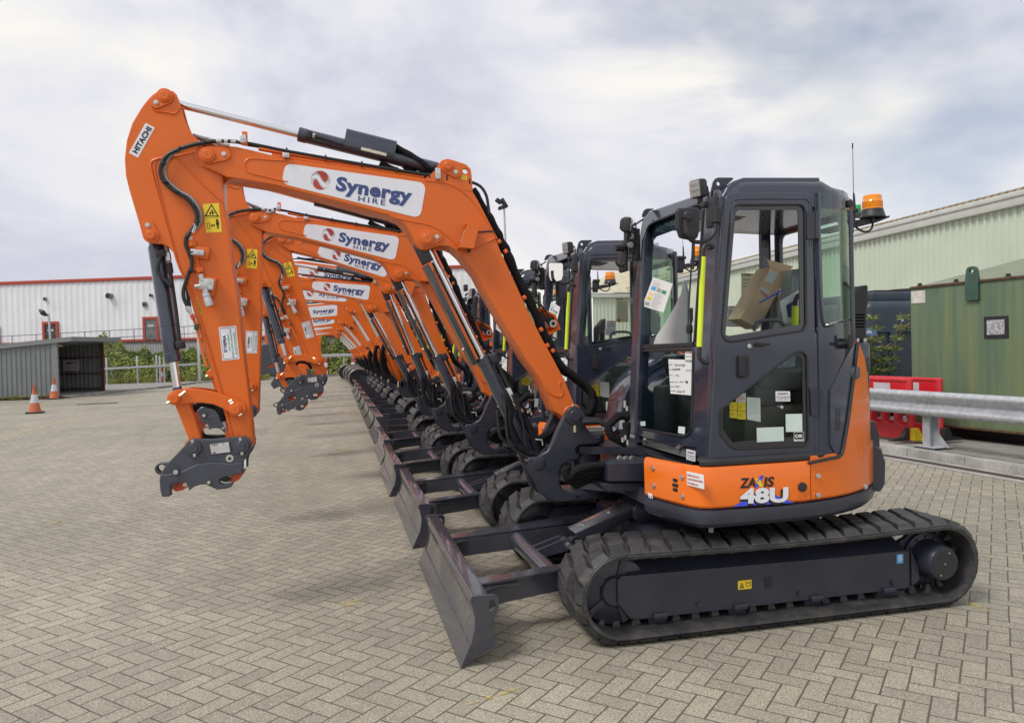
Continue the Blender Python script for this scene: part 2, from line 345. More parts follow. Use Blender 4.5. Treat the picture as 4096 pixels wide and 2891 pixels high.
    sr = nn(nt, 'ShaderNodeValToRGB'); L(st.outputs[0], sr.inputs[0]); sr.color_ramp.elements[0].position = .32; sr.color_ramp.elements[0].color = (.80, .79, .78, 1); sr.color_ramp.elements[1].position = .62; sr.color_ramp.elements[1].color = (1.08, 1.07, 1.04, 1)
    m2 = nn(nt, 'ShaderNodeMixRGB', blend_type='MULTIPLY'); m2.inputs[0].default_value = 1; L(mt.outputs[0], m2.inputs[1]); L(sr.outputs[0], m2.inputs[2])
    # wheel scuffs stretched along the yard
    mp2 = nn(nt, 'ShaderNodeMapping'); L(geo.outputs['Position'], mp2.inputs[0]); mp2.inputs['Scale'].default_value = (1.3, .16, 1); mp2.inputs['Rotation'].default_value = (0, 0, .25)
    s2 = nn(nt, 'ShaderNodeTexNoise'); s2.inputs['Scale'].default_value = 3; s2.inputs['Detail'].default_value = 6; L(mp2.outputs[0], s2.inputs['Vector'])
    q2 = nn(nt, 'ShaderNodeMapRange'); L(s2.outputs[0], q2.inputs[0]); q2.inputs[1].default_value = .35; q2.inputs[2].default_value = .65; q2.inputs['To Min'].default_value = .93; q2.inputs['To Max'].default_value = 1.06
    m3 = nn(nt, 'ShaderNodeMixRGB', blend_type='MULTIPLY'); m3.inputs[0].default_value = 1; L(m2.outputs[0], m3.inputs[1]); L(q2.outputs[0], m3.inputs[2])
    # oil drips: sparse dark spots, and moss in some joints
    dv = nn(nt, 'ShaderNodeTexVoronoi'); dv.inputs['Scale'].default_value = .9; L(wa.outputs[0], dv.inputs['Vector'])
    dn = nn(nt, 'ShaderNodeTexNoise'); dn.inputs['Scale'].default_value = 18; dn.inputs['Detail'].default_value = 6; L(geo.outputs['Position'], dn.inputs['Vector'])
    dr = nn(nt, 'ShaderNodeMapRange'); L(M('MULTIPLY_ADD', dn.outputs[0], .10, dv.outputs['Distance']), dr.inputs[0]); dr.inputs[1].default_value = .06; dr.inputs[2].default_value = .10; dr.inputs['To Min'].default_value = .50; dr.inputs['To Max'].default_value = 1
    m4 = nn(nt, 'ShaderNodeMixRGB', blend_type='MULTIPLY'); m4.inputs[0].default_value = 1; L(m3.outputs[0], m4.inputs[1]); L(dr.outputs[0], m4.inputs[2]); m3 = m4
    jc = nn(nt, 'ShaderNodeMixRGB'); L(jm.outputs[0], jc.inputs[0]); jc.inputs[1].default_value = (.115, .10, .08, 1); L(m3.outputs[0], jc.inputs[2])
    # concrete apron takes over far away (joints silt up)
    L(jc.outputs[0], b.inputs['Base Color']); b.inputs['Roughness'].default_value = .66; b.inputs['Specular IOR Level'].default_value = .42
    hs = M('ADD', M('MULTIPLY', jm.outputs[0], 1.0), M('MULTIPLY', vo.outputs['Distance'], .12))
    hs = M('ADD', hs, M('MULTIPLY', wn.outputs['Value'], .22))
    bu = nn(nt, 'ShaderNodeBump'); bu.inputs['Strength'].default_value = .7; bu.inputs['Distance'].default_value = .005; L(hs, bu.inputs['Height']); L(bu.outputs[0], b.inputs['Normal'])
    return m
PAVE_ANG = 0.7669
def concrete(name, col, sc=3.0, contrast=.25):
    m = bpy.data.materials.new(name); m.use_nodes = True; nt = m.node_tree; L = nt.links.new; b = nt.nodes['Principled BSDF']; b.inputs['Roughness'].default_value = .9; b.inputs['Specular IOR Level'].default_value = .25
    g = nn(nt, 'ShaderNodeNewGeometry'); n = nn(nt, 'ShaderNodeTexNoise'); n.inputs['Scale'].default_value = sc; n.inputs['Detail'].default_value = 10; n.inputs['Roughness'].default_value = .68; L(g.outputs['Position'], n.inputs['Vector'])
    r = nn(nt, 'ShaderNodeValToRGB'); L(n.outputs[0], r.inputs[0]); e = r.color_ramp.elements; e[0].position = .3; e[1].position = .7
    e[0].color = (*[c * (1 - contrast) for c in col], 1); e[1].color = (*[c * (1 + contrast * .7) for c in col], 1)
    v = nn(nt, 'ShaderNodeTexVoronoi'); v.inputs['Scale'].default_value = 120; L(g.outputs['Position'], v.inputs['Vector'])
    mu = nn(nt, 'ShaderNodeMixRGB', blend_type='OVERLAY'); mu.inputs[0].default_value = .35; L(r.outputs[0], mu.inputs[1]); L(v.outputs['Color'], mu.inputs[2])
    hs = nn(nt, 'ShaderNodeHueSaturation'); hs.inputs['Saturation'].default_value = .45; L(mu.outputs[0], hs.inputs['Color'])
    L(hs.outputs[0], b.inputs['Base Color']); bu = nn(nt, 'ShaderNodeBump'); bu.inputs['Strength'].default_value = .4; bu.inputs['Distance'].default_value = .01; L(n.outputs[0], bu.inputs['Height']); L(bu.outputs[0], b.inputs['Normal'])
    return m
CONC = concrete('old concrete', (.34, .32, .28)); CONC2 = concrete('dirty concrete', (.26, .235, .20)); KERBM = concrete('kerb concrete', (.36, .34, .30), 2.0, .35)
def struct(name, o): o.name = name; return tag(o, kind='structure')
def flat(name, m, pts, z=0.0):
    b = mb(m); b.poly([(x, y, z) for x, y in pts]); return struct(name, b.build(name))
def V2(*p): return [tuple(q[:2]) for q in p]

PAVE_OFF = (3.0, 1.0)
flat('ground', concrete('wide ground', (.30, .28, .24), .8), [(-900, -900), (900, -900), (900, 900), (-900, 900)], -.012)
# paved yard: bounded by the right kerb line and the curved far kerb
KD = Vector((.045, -.999))                      # direction of the right kerb, coming nearer
K0 = Vector((7.05, 5.86))
def kp(t, off=0): p = K0 + KD * t + Vector((-KD.y, KD.x)) * -off; return (p.x, p.y)     # +off = away from the yard (+x)
def kpo(t, off): p = K0 + KD * t; return (p.x + off * .999, p.y + off * .045)
far_kerb = [onZ(*px('Q', x, y), 0) for x, y in ((600, 1260), (1060, 1210), (1180, 1195), (1500, 1165), (1830, 1118))]
FK = [(-15.4, 31.6), (-12.1, 31.25)] + [(p.x, p.y) for p in far_kerb] + [(-6.5, 49.6), (-3, 51.6), (2, 53.2), (9, 55), (14, 56)]
yard = [kpo(22, 0), kpo(-48.1, 0)] + FK[:-2][::-1] + [(-40, 33), (-40, -16)]
o = flat('paving', paving_material(), yard, 0.0)
# drainage channel and its concrete haunch along the right kerb
flat('drain_surround', CONC, [kpo(12, -.56), kpo(-60, -.56), kpo(-60, -.003), kpo(12, -.003)], .004)
def grating_mat():
    m = bpy.data.materials.new('cast iron grating'); m.use_nodes = True; nt = m.node_tree; L = nt.links.new; b = nt.nodes['Principled BSDF']; b.inputs['Roughness'].default_value = .7
    g = nn(nt, 'ShaderNodeNewGeometry'); w = nn(nt, 'ShaderNodeTexWave'); w.bands_direction = 'Y'; w.inputs['Scale'].default_value = 12; L(g.outputs['Position'], w.inputs['Vector'])
    r = nn(nt, 'ShaderNodeValToRGB'); L(w.outputs[0], r.inputs[0]); r.color_ramp.elements[0].color = (.012, .01, .009, 1); r.color_ramp.elements[1].color = (.085, .06, .045, 1); r.color_ramp.elements[1].position = .6; L(r.outputs[0], b.inputs['Base Color']); return m
flat('drain_grating', grating_mat(), [kpo(12, -.41), kpo(-60, -.41), kpo(-60, -.28), kpo(12, -.28)], .008)
# kerbs
def kerb(name, line, w, h, inward, seg=.915):
    b = mb(KERBM); P = [Vector(p) for p in line]; L = [0]
    for i in range(1, len(P)): L.append(L[-1] + (P[i] - P[i - 1]).length)
    def at(t):
        for i in range(1, len(P)):
            if t <= L[i] or i == len(P) - 1:
                f = (t - L[i - 1]) / (L[i] - L[i - 1]); return P[i - 1].lerp(P[i], f), (P[i] - P[i - 1]).normalized()
    t = 0
    while t < L[-1]:
        (p, d), (q, e) = at(t + .006), at(min(L[-1], t + seg - .006)); c = (p + q) / 2; dd = q - p; a = atan2(dd.y, dd.x)
        n = Vector((-dd.y, dd.x)).normalized() * inward; c = c + n * w / 2
        dz = random.uniform(-.006, .006)
        b.box((c.x, c.y, h / 2 - .05 + dz), (dd.length, w, h + .1), Matrix.Rotation(a + random.uniform(-.006, .006), 3, 'Z'), bev=.014); t += seg
    return struct(name, b.build(name))
kerb('kerb', [kpo(10, 0), kpo(-60, 0)], .16, .115, 1)
kerb('kerb', FK[1:], .14, .11, 1)
flat('pavement', CONC2, [kpo(14, .10), kpo(-70, .10), (60, 76), (60, -20)], .100)
flat('far_verge', CONC2, [(-15.4, 31.7)] + [(x + .05, y + .12) for x, y in FK[1:]] + [(14, 90), (-60, 90), (-60, 31.7)], .095)
# yellow paint marks
def blot(name, c, rx, ry, rot, m):
    b = mb(m); n = 26
    b.poly([(c[0] + cos(rot) * rx * (1 + .5 * noise.noise(Vector((k * .9, c[0], 0)))) * cos(2 * pi * k / n) - sin(rot) * ry * sin(2 * pi * k / n), c[1] + sin(rot) * rx * cos(2 * pi * k / n) + cos(rot) * ry * (1 + .5 * noise.noise(Vector((k * .7, 3, c[1])))) * sin(2 * pi * k / n), .0045) for k in range(n)]); return tag(b.build(name), kind='structure')
def paint_mat():
    m = bpy.data.materials.new('worn yellow paint'); m.use_nodes = True; nt = m.node_tree; L = nt.links.new; b = nt.nodes['Principled BSDF']; b.inputs['Roughness'].default_value = .85
    b.inputs['Base Color'].default_value = (.62, .50, .14, 1)
    g = nn(nt, 'ShaderNodeNewGeometry'); n = nn(nt, 'ShaderNodeTexNoise'); n.inputs['Scale'].default_value = 26; n.inputs['Detail'].default_value = 8; n.inputs['Roughness'].default_value = .75; L(g.outputs['Position'], n.inputs['Vector'])
    r = nn(nt, 'ShaderNodeMapRange'); L(n.outputs[0], r.inputs[0]); r.inputs[1].default_value = .46; r.inputs[2].default_value = .58; r.inputs['To Max'].default_value = .7; L(r.outputs[0], b.inputs['Alpha']); return m
PAINT = paint_mat()
for i, (x, y, rx, ry) in enumerate(((1410, 2410, .075, .05), (3905, 2425, .10, .03), (1900, 2620, .20, .012), (1990, 2780, .16, .012), (235, 2085, .2, .02), (1385, 1801, .25, .08), (1390, 1655, .4, .1), (420, 1690, .3, .06))):
    p = onZ(x, y, 0); blot('paint_mark', (p.x, p.y), rx, ry, .5 + i, PAINT)
def line_strip(a, b_, w):
    a, b_ = onZ(*a, 0), onZ(*b_, 0); d = (b_ - a).normalized(); n = Vector((-d.y, d.x, 0)) * w / 2
    b = mb(PAINT); b.poly([(p.x, p.y, .0045) for p in (a - n, b_ - n, b_ + n, a + n)]); tag(b.build('yard_line'), kind='structure')
line_strip(px('Q', 60, 1612), px('Q', 900, 1395), .10)
# ---------------------------------------------------------------- yard drain cover on the left
p = onZ(*px('Q', 905, 1308), 0); b = mb(grating_mat()); b.box((p.x, p.y, .004), (1.3, .5, .012), Matrix.Rotation(.15, 3, 'Z'), bev=.003)
tag(b.build('drain_cover'), kind='structure')

# ---------------------------------------------------------------- left background
CORR_W = mat('white cladding', (0.74, 0.75, 0.77), .45, var=.06, scale=.6)
REDT = mat('red trim', (0.40, 0.06, 0.035), .45, var=.08)
GREYC = mat('grey cladding', (0.185, 0.20, 0.21), .5, var=.08, scale=2)
GREYT = mat('grey flashing', (0.20, 0.215, 0.22), .5, var=.08)
CREAM = mat('pale green cladding', (0.55, 0.61, 0.49), .5, var=.05, scale=.5)
def corrug(b, a, c, z0, z1, pitch, depth, ztop=None):
    """corrugated sheet from a to c (2d), heights z0..z1; trapezoidal ribs towards the left of a->c"""
    a, c = Vector(a), Vector(c); L = (c - a).length; d = (c - a) / L; n = Vector((d.y, -d.x)); k = int(L / pitch) + 1; row = []
    for i in range(k):
        for f, h in ((0, 0), (.50, 0), (.62, 1), (.88, 1)):
            t = (i + f) * pitch
            if t > L: break
            q = a + d * t + n * h * depth; row.append((q.x, q.y, t / L))
    zt = (lambda f: z1) if ztop is None else (lambda f: z1 + (ztop - z1) * f)
    b.grid([[(x, y, z0) for x, y, f in row], [(x, y, zt(f)) for x, y, f in row]])
PL1, PR1 = onZ(0, 1130, 7.9), onZ(1850, 1063, 7.9)
dW = (PR1 - PL1).normalized(); A2 = PL1 - dW * 30; C2 = PR1 + dW * 1.2
nW = Vector((dW.y, -dW.x, 0)); zb0 = onp(600, 1358, PL1, nW).z
w = thing('warehouse', tuple((PL1 + PR1) / 2 - Vector((0, 0, 7.9))), 'long white profiled steel warehouse with red roof edge behind the bramble bank', 'warehouse')
b = mb(CORR_W); corrug(b, A2.xy, C2.xy, zb0, 7.7, .5, .028); b.build('wall', w)
def wq(x, y, d=0): q = onp(x, y, PL1, nW); return q + nW * d
def along(b, z0, z1, d0, d1, t0=None, t1=None):
    t0 = A2 if t0 is None else t0; t1 = C2 if t1 is None else t1
    c = (t0 + t1) / 2 + nW * (d0 + d1) / 2; c.z = (z0 + z1) / 2; b.box(c, ((t1 - t0).length, abs(d1 - d0), z1 - z0), Matrix.Rotation(atan2(dW.y, dW.x), 3, 'Z'), bev=.02)
b = mb(REDT); along(b, 7.70, 7.95, -.3, .14); b.build('roof_edge', w)
b = mb(REDT); along(b, zb0 - .12, zb0 + .06, -.2, .1); b.build('base_trim', w)
b = mb(CONC2); along(b, 0, zb0 - .12, -14, -.05); b.build('plinth', w)
b = mb(GREYT); c = (A2 + C2) / 2 - nW * 10; c.z = 7.85; b.box(c, ((C2 - A2).length, 20, .1), Matrix.Rotation(atan2(dW.y, dW.x), 3, 'Z')); b.build('roof', w)
DOORD = mat('weathered black door', (.05, .05, .055), .7, var=.5, scale=14); DOORW = mat('peeling door', (.16, .16, .165), .8, var=.9, scale=16)
for (x0, y0, x1, y1, dm) in ((400, 547, 548, 720, DOORD), (1327, 503, 1475, 722, DOORW), (-60, 590, 3, 760, DOORD)):
    q0 = wq(*px('Q', x0, y0)); q1 = wq(*px('Q', x1, y0)); q2 = wq(*px('Q', (x0 + x1) / 2, y1)); zt = (q0.z + q1.z) / 2; zl = min(q2.z, zb0 + .05); W = (q1 - q0).length
    pl = Plane((q0.x, q0.y, 0), dW, (0, 0, 1)); f = mb(REDT).plate(pl, [(0, zl), (W, zl), (W, zt), (0, zt)], .06, .16, holes=[[(.2, zl + .02), (W - .2, zl + .02), (W - .2, zt - .2), (.2, zt - .2)]], bev=.01).build('door_frame', w)
    d_ = mb(dm).plate(pl, [(.19, zl), (W - .19, zl), (W - .19, zt - .19), (.19, zt - .19)], .02, .10, bev=.005)
    d_.m(PALEL).plate(pl, [(W * .32, zt - .75), (W * .68, zt - .75), (W * .68, zt - .6), (W * .32, zt - .6)], .10, .11, bev=0); d_.m(GREENP).plate(pl, [(W * .34, zt - .68), (W * .66, zt - .68), (W * .66, zt - .62), (W * .34, zt - .62)], .11, .115, bev=0)
    d_.build('door', w)
for (x, y, r, kind) in ((425, 338, .14, 'v'), (1347, 387, .2, 'v'), (1028, 311, .22, 'p'), (1406, 305, .12, 'p')):
    q = wq(*px('Q', x, y)); b = mb(GREYC)
    if kind == 'v': b.box(q + nW * .12, (r * 1.7, .12, r * 1.9), Matrix.Rotation(atan2(dW.y, dW.x), 3, 'Z'), bev=.02); b.m(BLACK).box(q + nW * .2, (r, .06, r), Matrix.Rotation(atan2(dW.y, dW.x), 3, 'Z'))
    else: b.cyl(q, q + nW * r * 1.8, r, n=20); b.m(BLACK).cyl(q + nW * r * 1.8, q + nW * (r * 1.8 + .01), r * .85, n=20)
    b.build('wall_vent', w)
# walkway handrail along the plinth
RAILM = mat('dark handrail', (.06, .065, .075), .5)
b = mb(RAILM); R0 = wq(*px('Q', 0, 693), 1.2); R1 = wq(*px('Q', 1760, 598), 1.2)
dR = (R1 - R0).normalized(); Rs = R0 - dR * 6; Re = R0 + dR * 26
for dz in (0, -.55): b.cyl(Rs + Vector((0, 0, dz)), Re + Vector((0, 0, dz)), .025, n=8)
for k in range(17): q = Rs + dR * 2.0 * k; b.cyl(q + Vector((0, 0, .0)), q - Vector((0, 0, 1.1)), .025, n=8)
hr = b.build('handrail'); tag(hr, 'thin dark handrail on the walkway in front of the white warehouse', 'handrail')

# shelter
S_A = Vector((-12.19, 31.9)); S_C = Vector((-11.46, 36.0)); dS = (S_C - S_A).normalized(); nS = Vector((dS.y, -dS.x)); SB = S_A - nS * 7; SD = S_C - nS * 7
t = thing('open_shelter', (S_A.x, S_A.y, 0), 'grey corrugated open-fronted shelter with an EMPTY notice inside', 'shelter')
_d3 = Vector((dS.x, dS.y, 0)); _a = onp(*px('Q', 0, 795), (S_A.x, S_A.y, 0), _d3); _c = onp(*px('Q', 500, 742), (S_A.x, S_A.y, 0), _d3)
_sl = (_c.z - _a.z) / (_c - _a).xy.length; zS = lambda dist: _c.z - _sl * dist      # wall head falls away from the opening
b = mb(GREYC); corrug(b, SB, S_A, .0, zS(7), .2, .03, _c.z); b.build('near_wall', t)
b = mb(GREYC); corrug(b, SD, S_C, .0, zS(7), .2, .03, 2.42); b.build('far_wall', t)
b = mb(GREYC); corrug(b, SD, SB, .0, zS(7), .2, .03); b.build('back_wall', t)
b = mb(GREYT)
def obox(b, a, c, w, z0, z1, bev=.01, dz=0):
    a, c = Vector(a), Vector(c); d = c - a; b.box(((a.x + c.x) / 2, (a.y + c.y) / 2, (z0 + z1) / 2), (d.length, w, z1 - z0), Matrix.Rotation(atan2(d.y, d.x), 3, 'Z'), bev=bev)
e1 = S_A + nS * .75 - dS * .12; e2 = S_C + nS * .75 + dS * .25; f1 = SB - dS * .12; f2 = SD + dS * .25
zz = [2.72, 2.80, 2.38, 2.44]
b.rings([[(f1.x, f1.y, zS(7) - .02), (e1.x, e1.y, zS(-.75) - .02), (e2.x, e2.y, zS(-.75) + .02), (f2.x, f2.y, zS(7) + .02)], [(f1.x, f1.y, zS(7) + .17), (e1.x, e1.y, zS(-.75) + .17), (e2.x, e2.y, zS(-.75) + .21), (f2.x, f2.y, zS(7) + .21)]]); b.build('roof', t)
b = mb(GREYT); b.box((S_A.x, S_A.y, 1.2), (.22, .10, 2.4), Matrix.Rotation(atan2(nS.y, nS.x), 3, 'Z')); b.build('corner_flashing', t)
RUSTM = mat('rusty steel', (.09, .035, .025), .8, var=.3)
b = mb(RUSTM); b.box((S_C.x - .0, S_C.y - .1, 1.25), (.12, .12, 2.5)); 
for zc in (.25, .95, 1.72): obox(b, SD + Vector((.1, -.14)), S_C + Vector((0, -.14)), .06, zc - .03, zc + .03)
obox(b, S_A + Vector((-.08, .05)), S_C + Vector((-.08, 0)), .08, 2.36, 2.5); b.build('steel_frame', t)
b = mb(mat('fluorescent tube housing', (.6, .6, .58), .5)); obox(b, S_A + Vector((-.6, .5)), S_A + Vector((-.35, 1.9)), .12, 2.22, 2.30); b.build('strip_light', t)
pl = Plane((S_C.x - 1.0, S_C.y - .2, 0), (-nS * -1).to_3d() if False else Vector((nS.x, nS.y, 0)), (0, 0, 1))
sg = mb(mat('notice board', (.42, .41, .42), .6)).plate(pl, [(-.72, 1.1), (.02, 1.1), (.02, 1.62), (-.72, 1.62)], 0, .02, bev=.002)
sg.m(INK).text(pl, 'EMPTY', -.35, 1.40, .16, align='CENTER', bold=.004, d=.021).text(pl, 'DEWAR STOCK', -.35, 1.22, .085, align='CENTER', d=.021); sg.build('notice', t)
b = mb(mat('shelter kerb', (.13, .085, .06), .8, var=.3)); obox(b, SB + Vector((0, -.4)), S_A + Vector((.35, -.4)), .3, 0, .14); obox(b, S_A + Vector((.35, -.2)), S_C + Vector((.6, 0)), .2, 0, .10); b.build('base_timber', t)
# weeds at the foot
LEAFM = []
def leafmat(name, c, tr=.35):
    m = bpy.data.materials.new(name); m.use_nodes = True; nt = m.node_tree; L = nt.links.new; b = nt.nodes['Principled BSDF']; b.inputs['Roughness'].default_value = .55; b.inputs['Specular IOR Level'].default_value = .35
    g = nn(nt, 'ShaderNodeNewGeometry'); n = nn(nt, 'ShaderNodeTexNoise'); n.inputs['Scale'].default_value = 1.2; n.inputs['Detail'].default_value = 5; L(g.outputs['Position'], n.inputs['Vector'])
    r = nn(nt, 'ShaderNodeValToRGB'); L(n.outputs[0], r.inputs[0]); e = r.color_ramp.elements; e[0].position = .35; e[1].position = .65; e[0].color = (c[0] * .6, c[1] * .65, c[2] * .7, 1); e[1].color = (c[0] * 1.5, c[1] * 1.35, c[2] * 1.2, 1)
    rn = nn(nt, 'ShaderNodeMapRange'); L(g.outputs['Random Per Island'], rn.inputs[0]); rn.inputs['To Min'].default_value = .55; rn.inputs['To Max'].default_value = 1.5
    mu = nn(nt, 'ShaderNodeMixRGB', blend_type='MULTIPLY'); mu.inputs[0].default_value = 1; L(r.outputs[0], mu.inputs[1]); L(rn.outputs[0], mu.inputs[2])
    L(mu.outputs[0], b.inputs['Base Color'])
    tr_ = nn(nt, 'ShaderNodeBsdfTranslucent'); L(mu.outputs[0], tr_.inputs[0]); mx = nn(nt, 'ShaderNodeMixShader'); mx.inputs[0].default_value = tr; L(b.outputs[0], mx.inputs[1]); L(tr_.outputs[0], mx.inputs[2])
    L(mx.outputs[0], nt.nodes['Material Output'].inputs[0]); return m
BRAM = leafmat('bramble leaves', (.27, .34, .11)); GRASSM = leafmat('grass', (.24, .27, .09)); DLEAF = leafmat('dark leaves', (.05, .095, .03)); BUDD = leafmat('buddleia leaves', (.15, .21, .09)); TWIG = mat('twig', (.22, .17, .12), .8)
def leaf(b, p, n, l, w):
    n = n.normalized(); a = n.orthogonal().normalized(); a.rotate(Matrix.Rotation(random.uniform(0, 6.28), 3, n)); c = n.cross(a)
    V = [p - a * l / 2, p + c * w / 2, p + a * l / 2, p - c * w / 2]; V[1] += n * w * .15; V[3] += n * w * .15
    b.poly(V)
def rv(): return Vector((random.gauss(0, 1), random.gauss(0, 1), random.gauss(0, 1))).normalized()
def bank(name, xy, h, n, size, m, label, seed):
    """bramble mass: xy = centre line points with half-width, leaves on a lumpy surface"""
    random.seed(seed); b = mb(m)
    for k in range(n):
        f = random.random() * (len(xy) - 1); i = int(f); f -= i; x = xy[i][0] + (xy[i + 1][0] - xy[i][0]) * f; y = xy[i][1] + (xy[i + 1][1] - xy[i][1]) * f
        w_ = xy[i][2]; v = random.uniform(-1, 1); hh = (xy[i][3] + (xy[i + 1][3] - xy[i][3]) * f)
        lump = .88 + .42 * noise.noise(Vector((x * .55, y * .4, 0))) + .30 * noise.noise(Vector((x * 1.7, v * 2, 5)))
        prof = (1 - abs(v) ** 2.2); z = hh * lump * prof * (1 - .45 * random.random() ** 3)
        nrm = (Vector((0, v * 1.2, .7)) + rv() * .9); s = size * random.uniform(.6, 1.35)
        leaf(b, Vector((x, y + v * w_, max(.02, z))) + rv() * .08, nrm, s, s * .75)
    return b
b = bank('b', [(-17, 48.8, 1.5, 2.6), (-14, 49.2, 1.5, 2.6), (-12, 49.4, 1.6, 2.55), (-10, 49.6, 1.6, 2.2), (-8.6, 50, 1.5, 1.7), (-7, 51, 1.5, 1.1)], 0, 26000, .15, BRAM, '', 3)
o = b.build('bramble_bank', sharp=0); tag(o, kind='stuff'); tag(o, 'bramble bank of bright leaves below the white warehouse')
b = bank('b', [(-6.4, 51.3, 1.0, 1.7), (-4.6, 52.6, 1.2, 2.7), (-3, 53.4, 1.3, 3.0), (-1, 54.4, 1.4, 3.2), (2, 55.4, 1.5, 3.4), (8, 57, 2, 3.4)], 0, 26000, .17, BRAM, '', 5)
b.m(TWIG)
for k in range(150):
    x = random.uniform(-6, 1); y = 52.0 + (x + 6) * .45 + random.random() * .8; q = Vector((x, y, 0)); P = [q]
    for j in range(4): P.append(P[-1] + Vector((random.uniform(-.4, .4), random.uniform(-.15, .15), random.uniform(.35, .8))))
    b.tube(smooth(P, 3), [.022] * 13, n=4)
o = b.build('scrub_hedge', sharp=0); tag(o, kind='stuff'); tag(o, 'twiggy green scrub at the far end of the row')
random.seed(11); b = mb(GRASSM)
for k in range(15000):
    x = random.uniform(-15, -5); y = 46.9 + random.random() ** .7 * 2.4 + (x + 10) * .12; hgt = random.uniform(.08, .42); a = random.uniform(0, pi); l = Vector((cos(a), sin(a), 0)) * .025; t_ = Vector((random.gauss(0, .1), random.gauss(0, .1), hgt)); p = Vector((x, y, .09))
    b.poly([p - l, p + l, p + t_])
for c in ((-14.4, 31.5), (-13.6, 31.45), (-12.7, 31.5)):
    for k in range(160): leaf(b, Vector((c[0] + random.gauss(0, .22), c[1] + random.gauss(0, .06), .03 + abs(random.gauss(0, .1)))), rv() + Vector((0, 0, .8)), .08, .05)
o = b.build('grass_verge', sharp=0); tag(o, kind='stuff')
# palisade fence
t = thing('palisade_fence', (-9, 50.4, 0), 'galvanised palisade fence with pointed pales behind the bramble bank', 'fence')
b = mb(GALV); random.seed(4)
for k in range(170):
    x = -16 + k * .155; y = 51.9 + (x + 9) * (.48 if x > -9 else .02); h = 2.45
    pl = Plane((x, y, 0), (1, .1, 0), (0, 0, 1)); b.plate(pl, [(-.03, .1), (.03, .1), (.03, h), (.045, h + .06), (0, h + .13), (-.045, h + .06), (-.03, h)], 0, .02, bev=.004)
o = b.build('pales', t); o['kind'] = 'stuff'
b = mb(GALV)
for zc in (.5, 2.1): b.box((-12.5, 51.93, zc), (7.2, .05, .06)); b.box((.4, 56.44, zc), (21, .05, .06), Matrix.Rotation(.447, 3, 'Z'))
b.build('rails', t)
# low steel rail with posts on the left verge
t = thing('post_and_rail_barrier', (-12, 46, 0), 'low galvanised post and rail barrier in front of the bramble bank', 'barrier')
ra, rb = Vector((-14.0, 45.71, 1.04)), None
qa, qb = onY(*px('Q', 960, 985), 45.71), onp(*px('Q', 1853, 940), (-12.7, 46.3, 0), Vector((-.15, 1, 0)).normalized())
b = mb(GALV); d = (qb - qa); b.box((qa + qb) / 2, (d.length, .05, .13), Matrix.Rotation(atan2(d.y, d.x), 3, 'Z') @ Matrix.Rotation(-math.asin(d.z / d.length), 3, 'Y'), bev=.01); b.build('rail', t)
for x, y0, y1 in ((984, 880, 1130), (1260, 865, 1118), (1437, 858, 1110), (1468, 868, 1080), (1508, 868, 1075)):
    f = (x - 960) / 893; q = qa.lerp(qb, f) + Vector((0, .06, 0)); zt = onY(*px('Q', x, y0), q.y).z
    b = mb(GALV); b.box((q.x, q.y, zt / 2 + .05), (.09, .07, zt - .1), bev=.01); b.box((q.x, q.y, .10), (.22, .22, .02)); b.build('post', t)
q = onY(*px('Q', 1845, 940), 46.5); b = mb(GALV); b.box((q.x, 46.5, 1.5), (.16, .12, 3.0), bev=.01); b.build('tall_post', t)
# second rail further right
qa = onY(1320, 1422, 50.9); t = thing('far_rail', (qa.x, 50.9, 0), 'galvanised rail on slim posts before the scrub at the row end', 'barrier')
b = mb(GALV); b.box((qa.x - .3, 50.9, qa.z), (9.2, .05, .22), bev=.01); b.build('rail', t)
for x in (qa.x - 3.5, qa.x - .9, qa.x + .95, qa.x + 3.2): b = mb(GALV); b.box((x, 50.95, qa.z / 2), (.09, .07, qa.z), bev=.01); b.build('post', t)
# bollards
random.seed(9)
for (zx, zy, top, lab) in ((292, 710, 465, 'red and white striped bollard in full view beside the hanging coupler'), (880, 600, 450, 'red and white striped bollard just above the steel tracks'), (-560, 900, 640, 'red and white striped bollard left of the hanging couplers')):
    x, y = 1250 + zx / 5.403, 1350 + zy / 5.403; q = onY(x, y, 52.0); h = .95
    t = thing('striped_bollard', (q.x, 52.0, .1), lab, 'bollard', 'red and white bollards along the far kerb')
    z0 = .09; RB = mat('bollard red', (.50, .09, .07), .5, var=.15)
    for k in range(4): b = mb(RB if k % 2 == 1 else WHITE); b.cyl((q.x, 52, z0 + k * .29), (q.x, 52, z0 + (k + 1) * .29), .13, n=20); b.build('band', t)
    b = mb(RB); b.tube([(q.x, 52, z0 + 1.16), (q.x, 52, z0 + 1.21), (q.x, 52, z0 + 1.245), (q.x, 52, z0 + 1.26)], [.13, .12, .08, .02], n=20); b.build('cap', t)
# cones
CONEO = mat('faded cone orange', (.50, .12, .05), .6, var=.15, scale=5); CONEW = mat('cone sleeve', (.55, .57, .62), .5, var=.1, scale=9)
def cone(loc, h, label, rot=0):
    t = thing('traffic_cone', loc, label, 'traffic cone', 'orange traffic cones on the left of the yard'); s = h / .86; L0 = Vector(loc)
    def P(z): return L0 + Vector((0, 0, z * s))
    b = mb(BLACK); b.box(P(.025), (.50 * s, .50 * s, .05 * s), Matrix.Rotation(rot, 3, 'Z'), bev=.018 * s, seg=3); b.build('base', t)
    b = mb(CONEO); b.tube([P(.045), P(.075), P(.32)], [.185 * s, .165 * s, .118 * s], n=28)
    b.tube([P(.58), P(.80), P(.83), P(.86)], [.071 * s, .036 * s, .04 * s, .034 * s], n=28); b.build('cone_body', t)
    b = mb(CONEW); b.tube([P(.32), P(.58)], [.121 * s, .074 * s], n=28); b.build('reflective_sleeve', t); return t
cone((-9.61, 22.12, 0), .86, 'nearest traffic cone, standing alone out on the paving', .3)
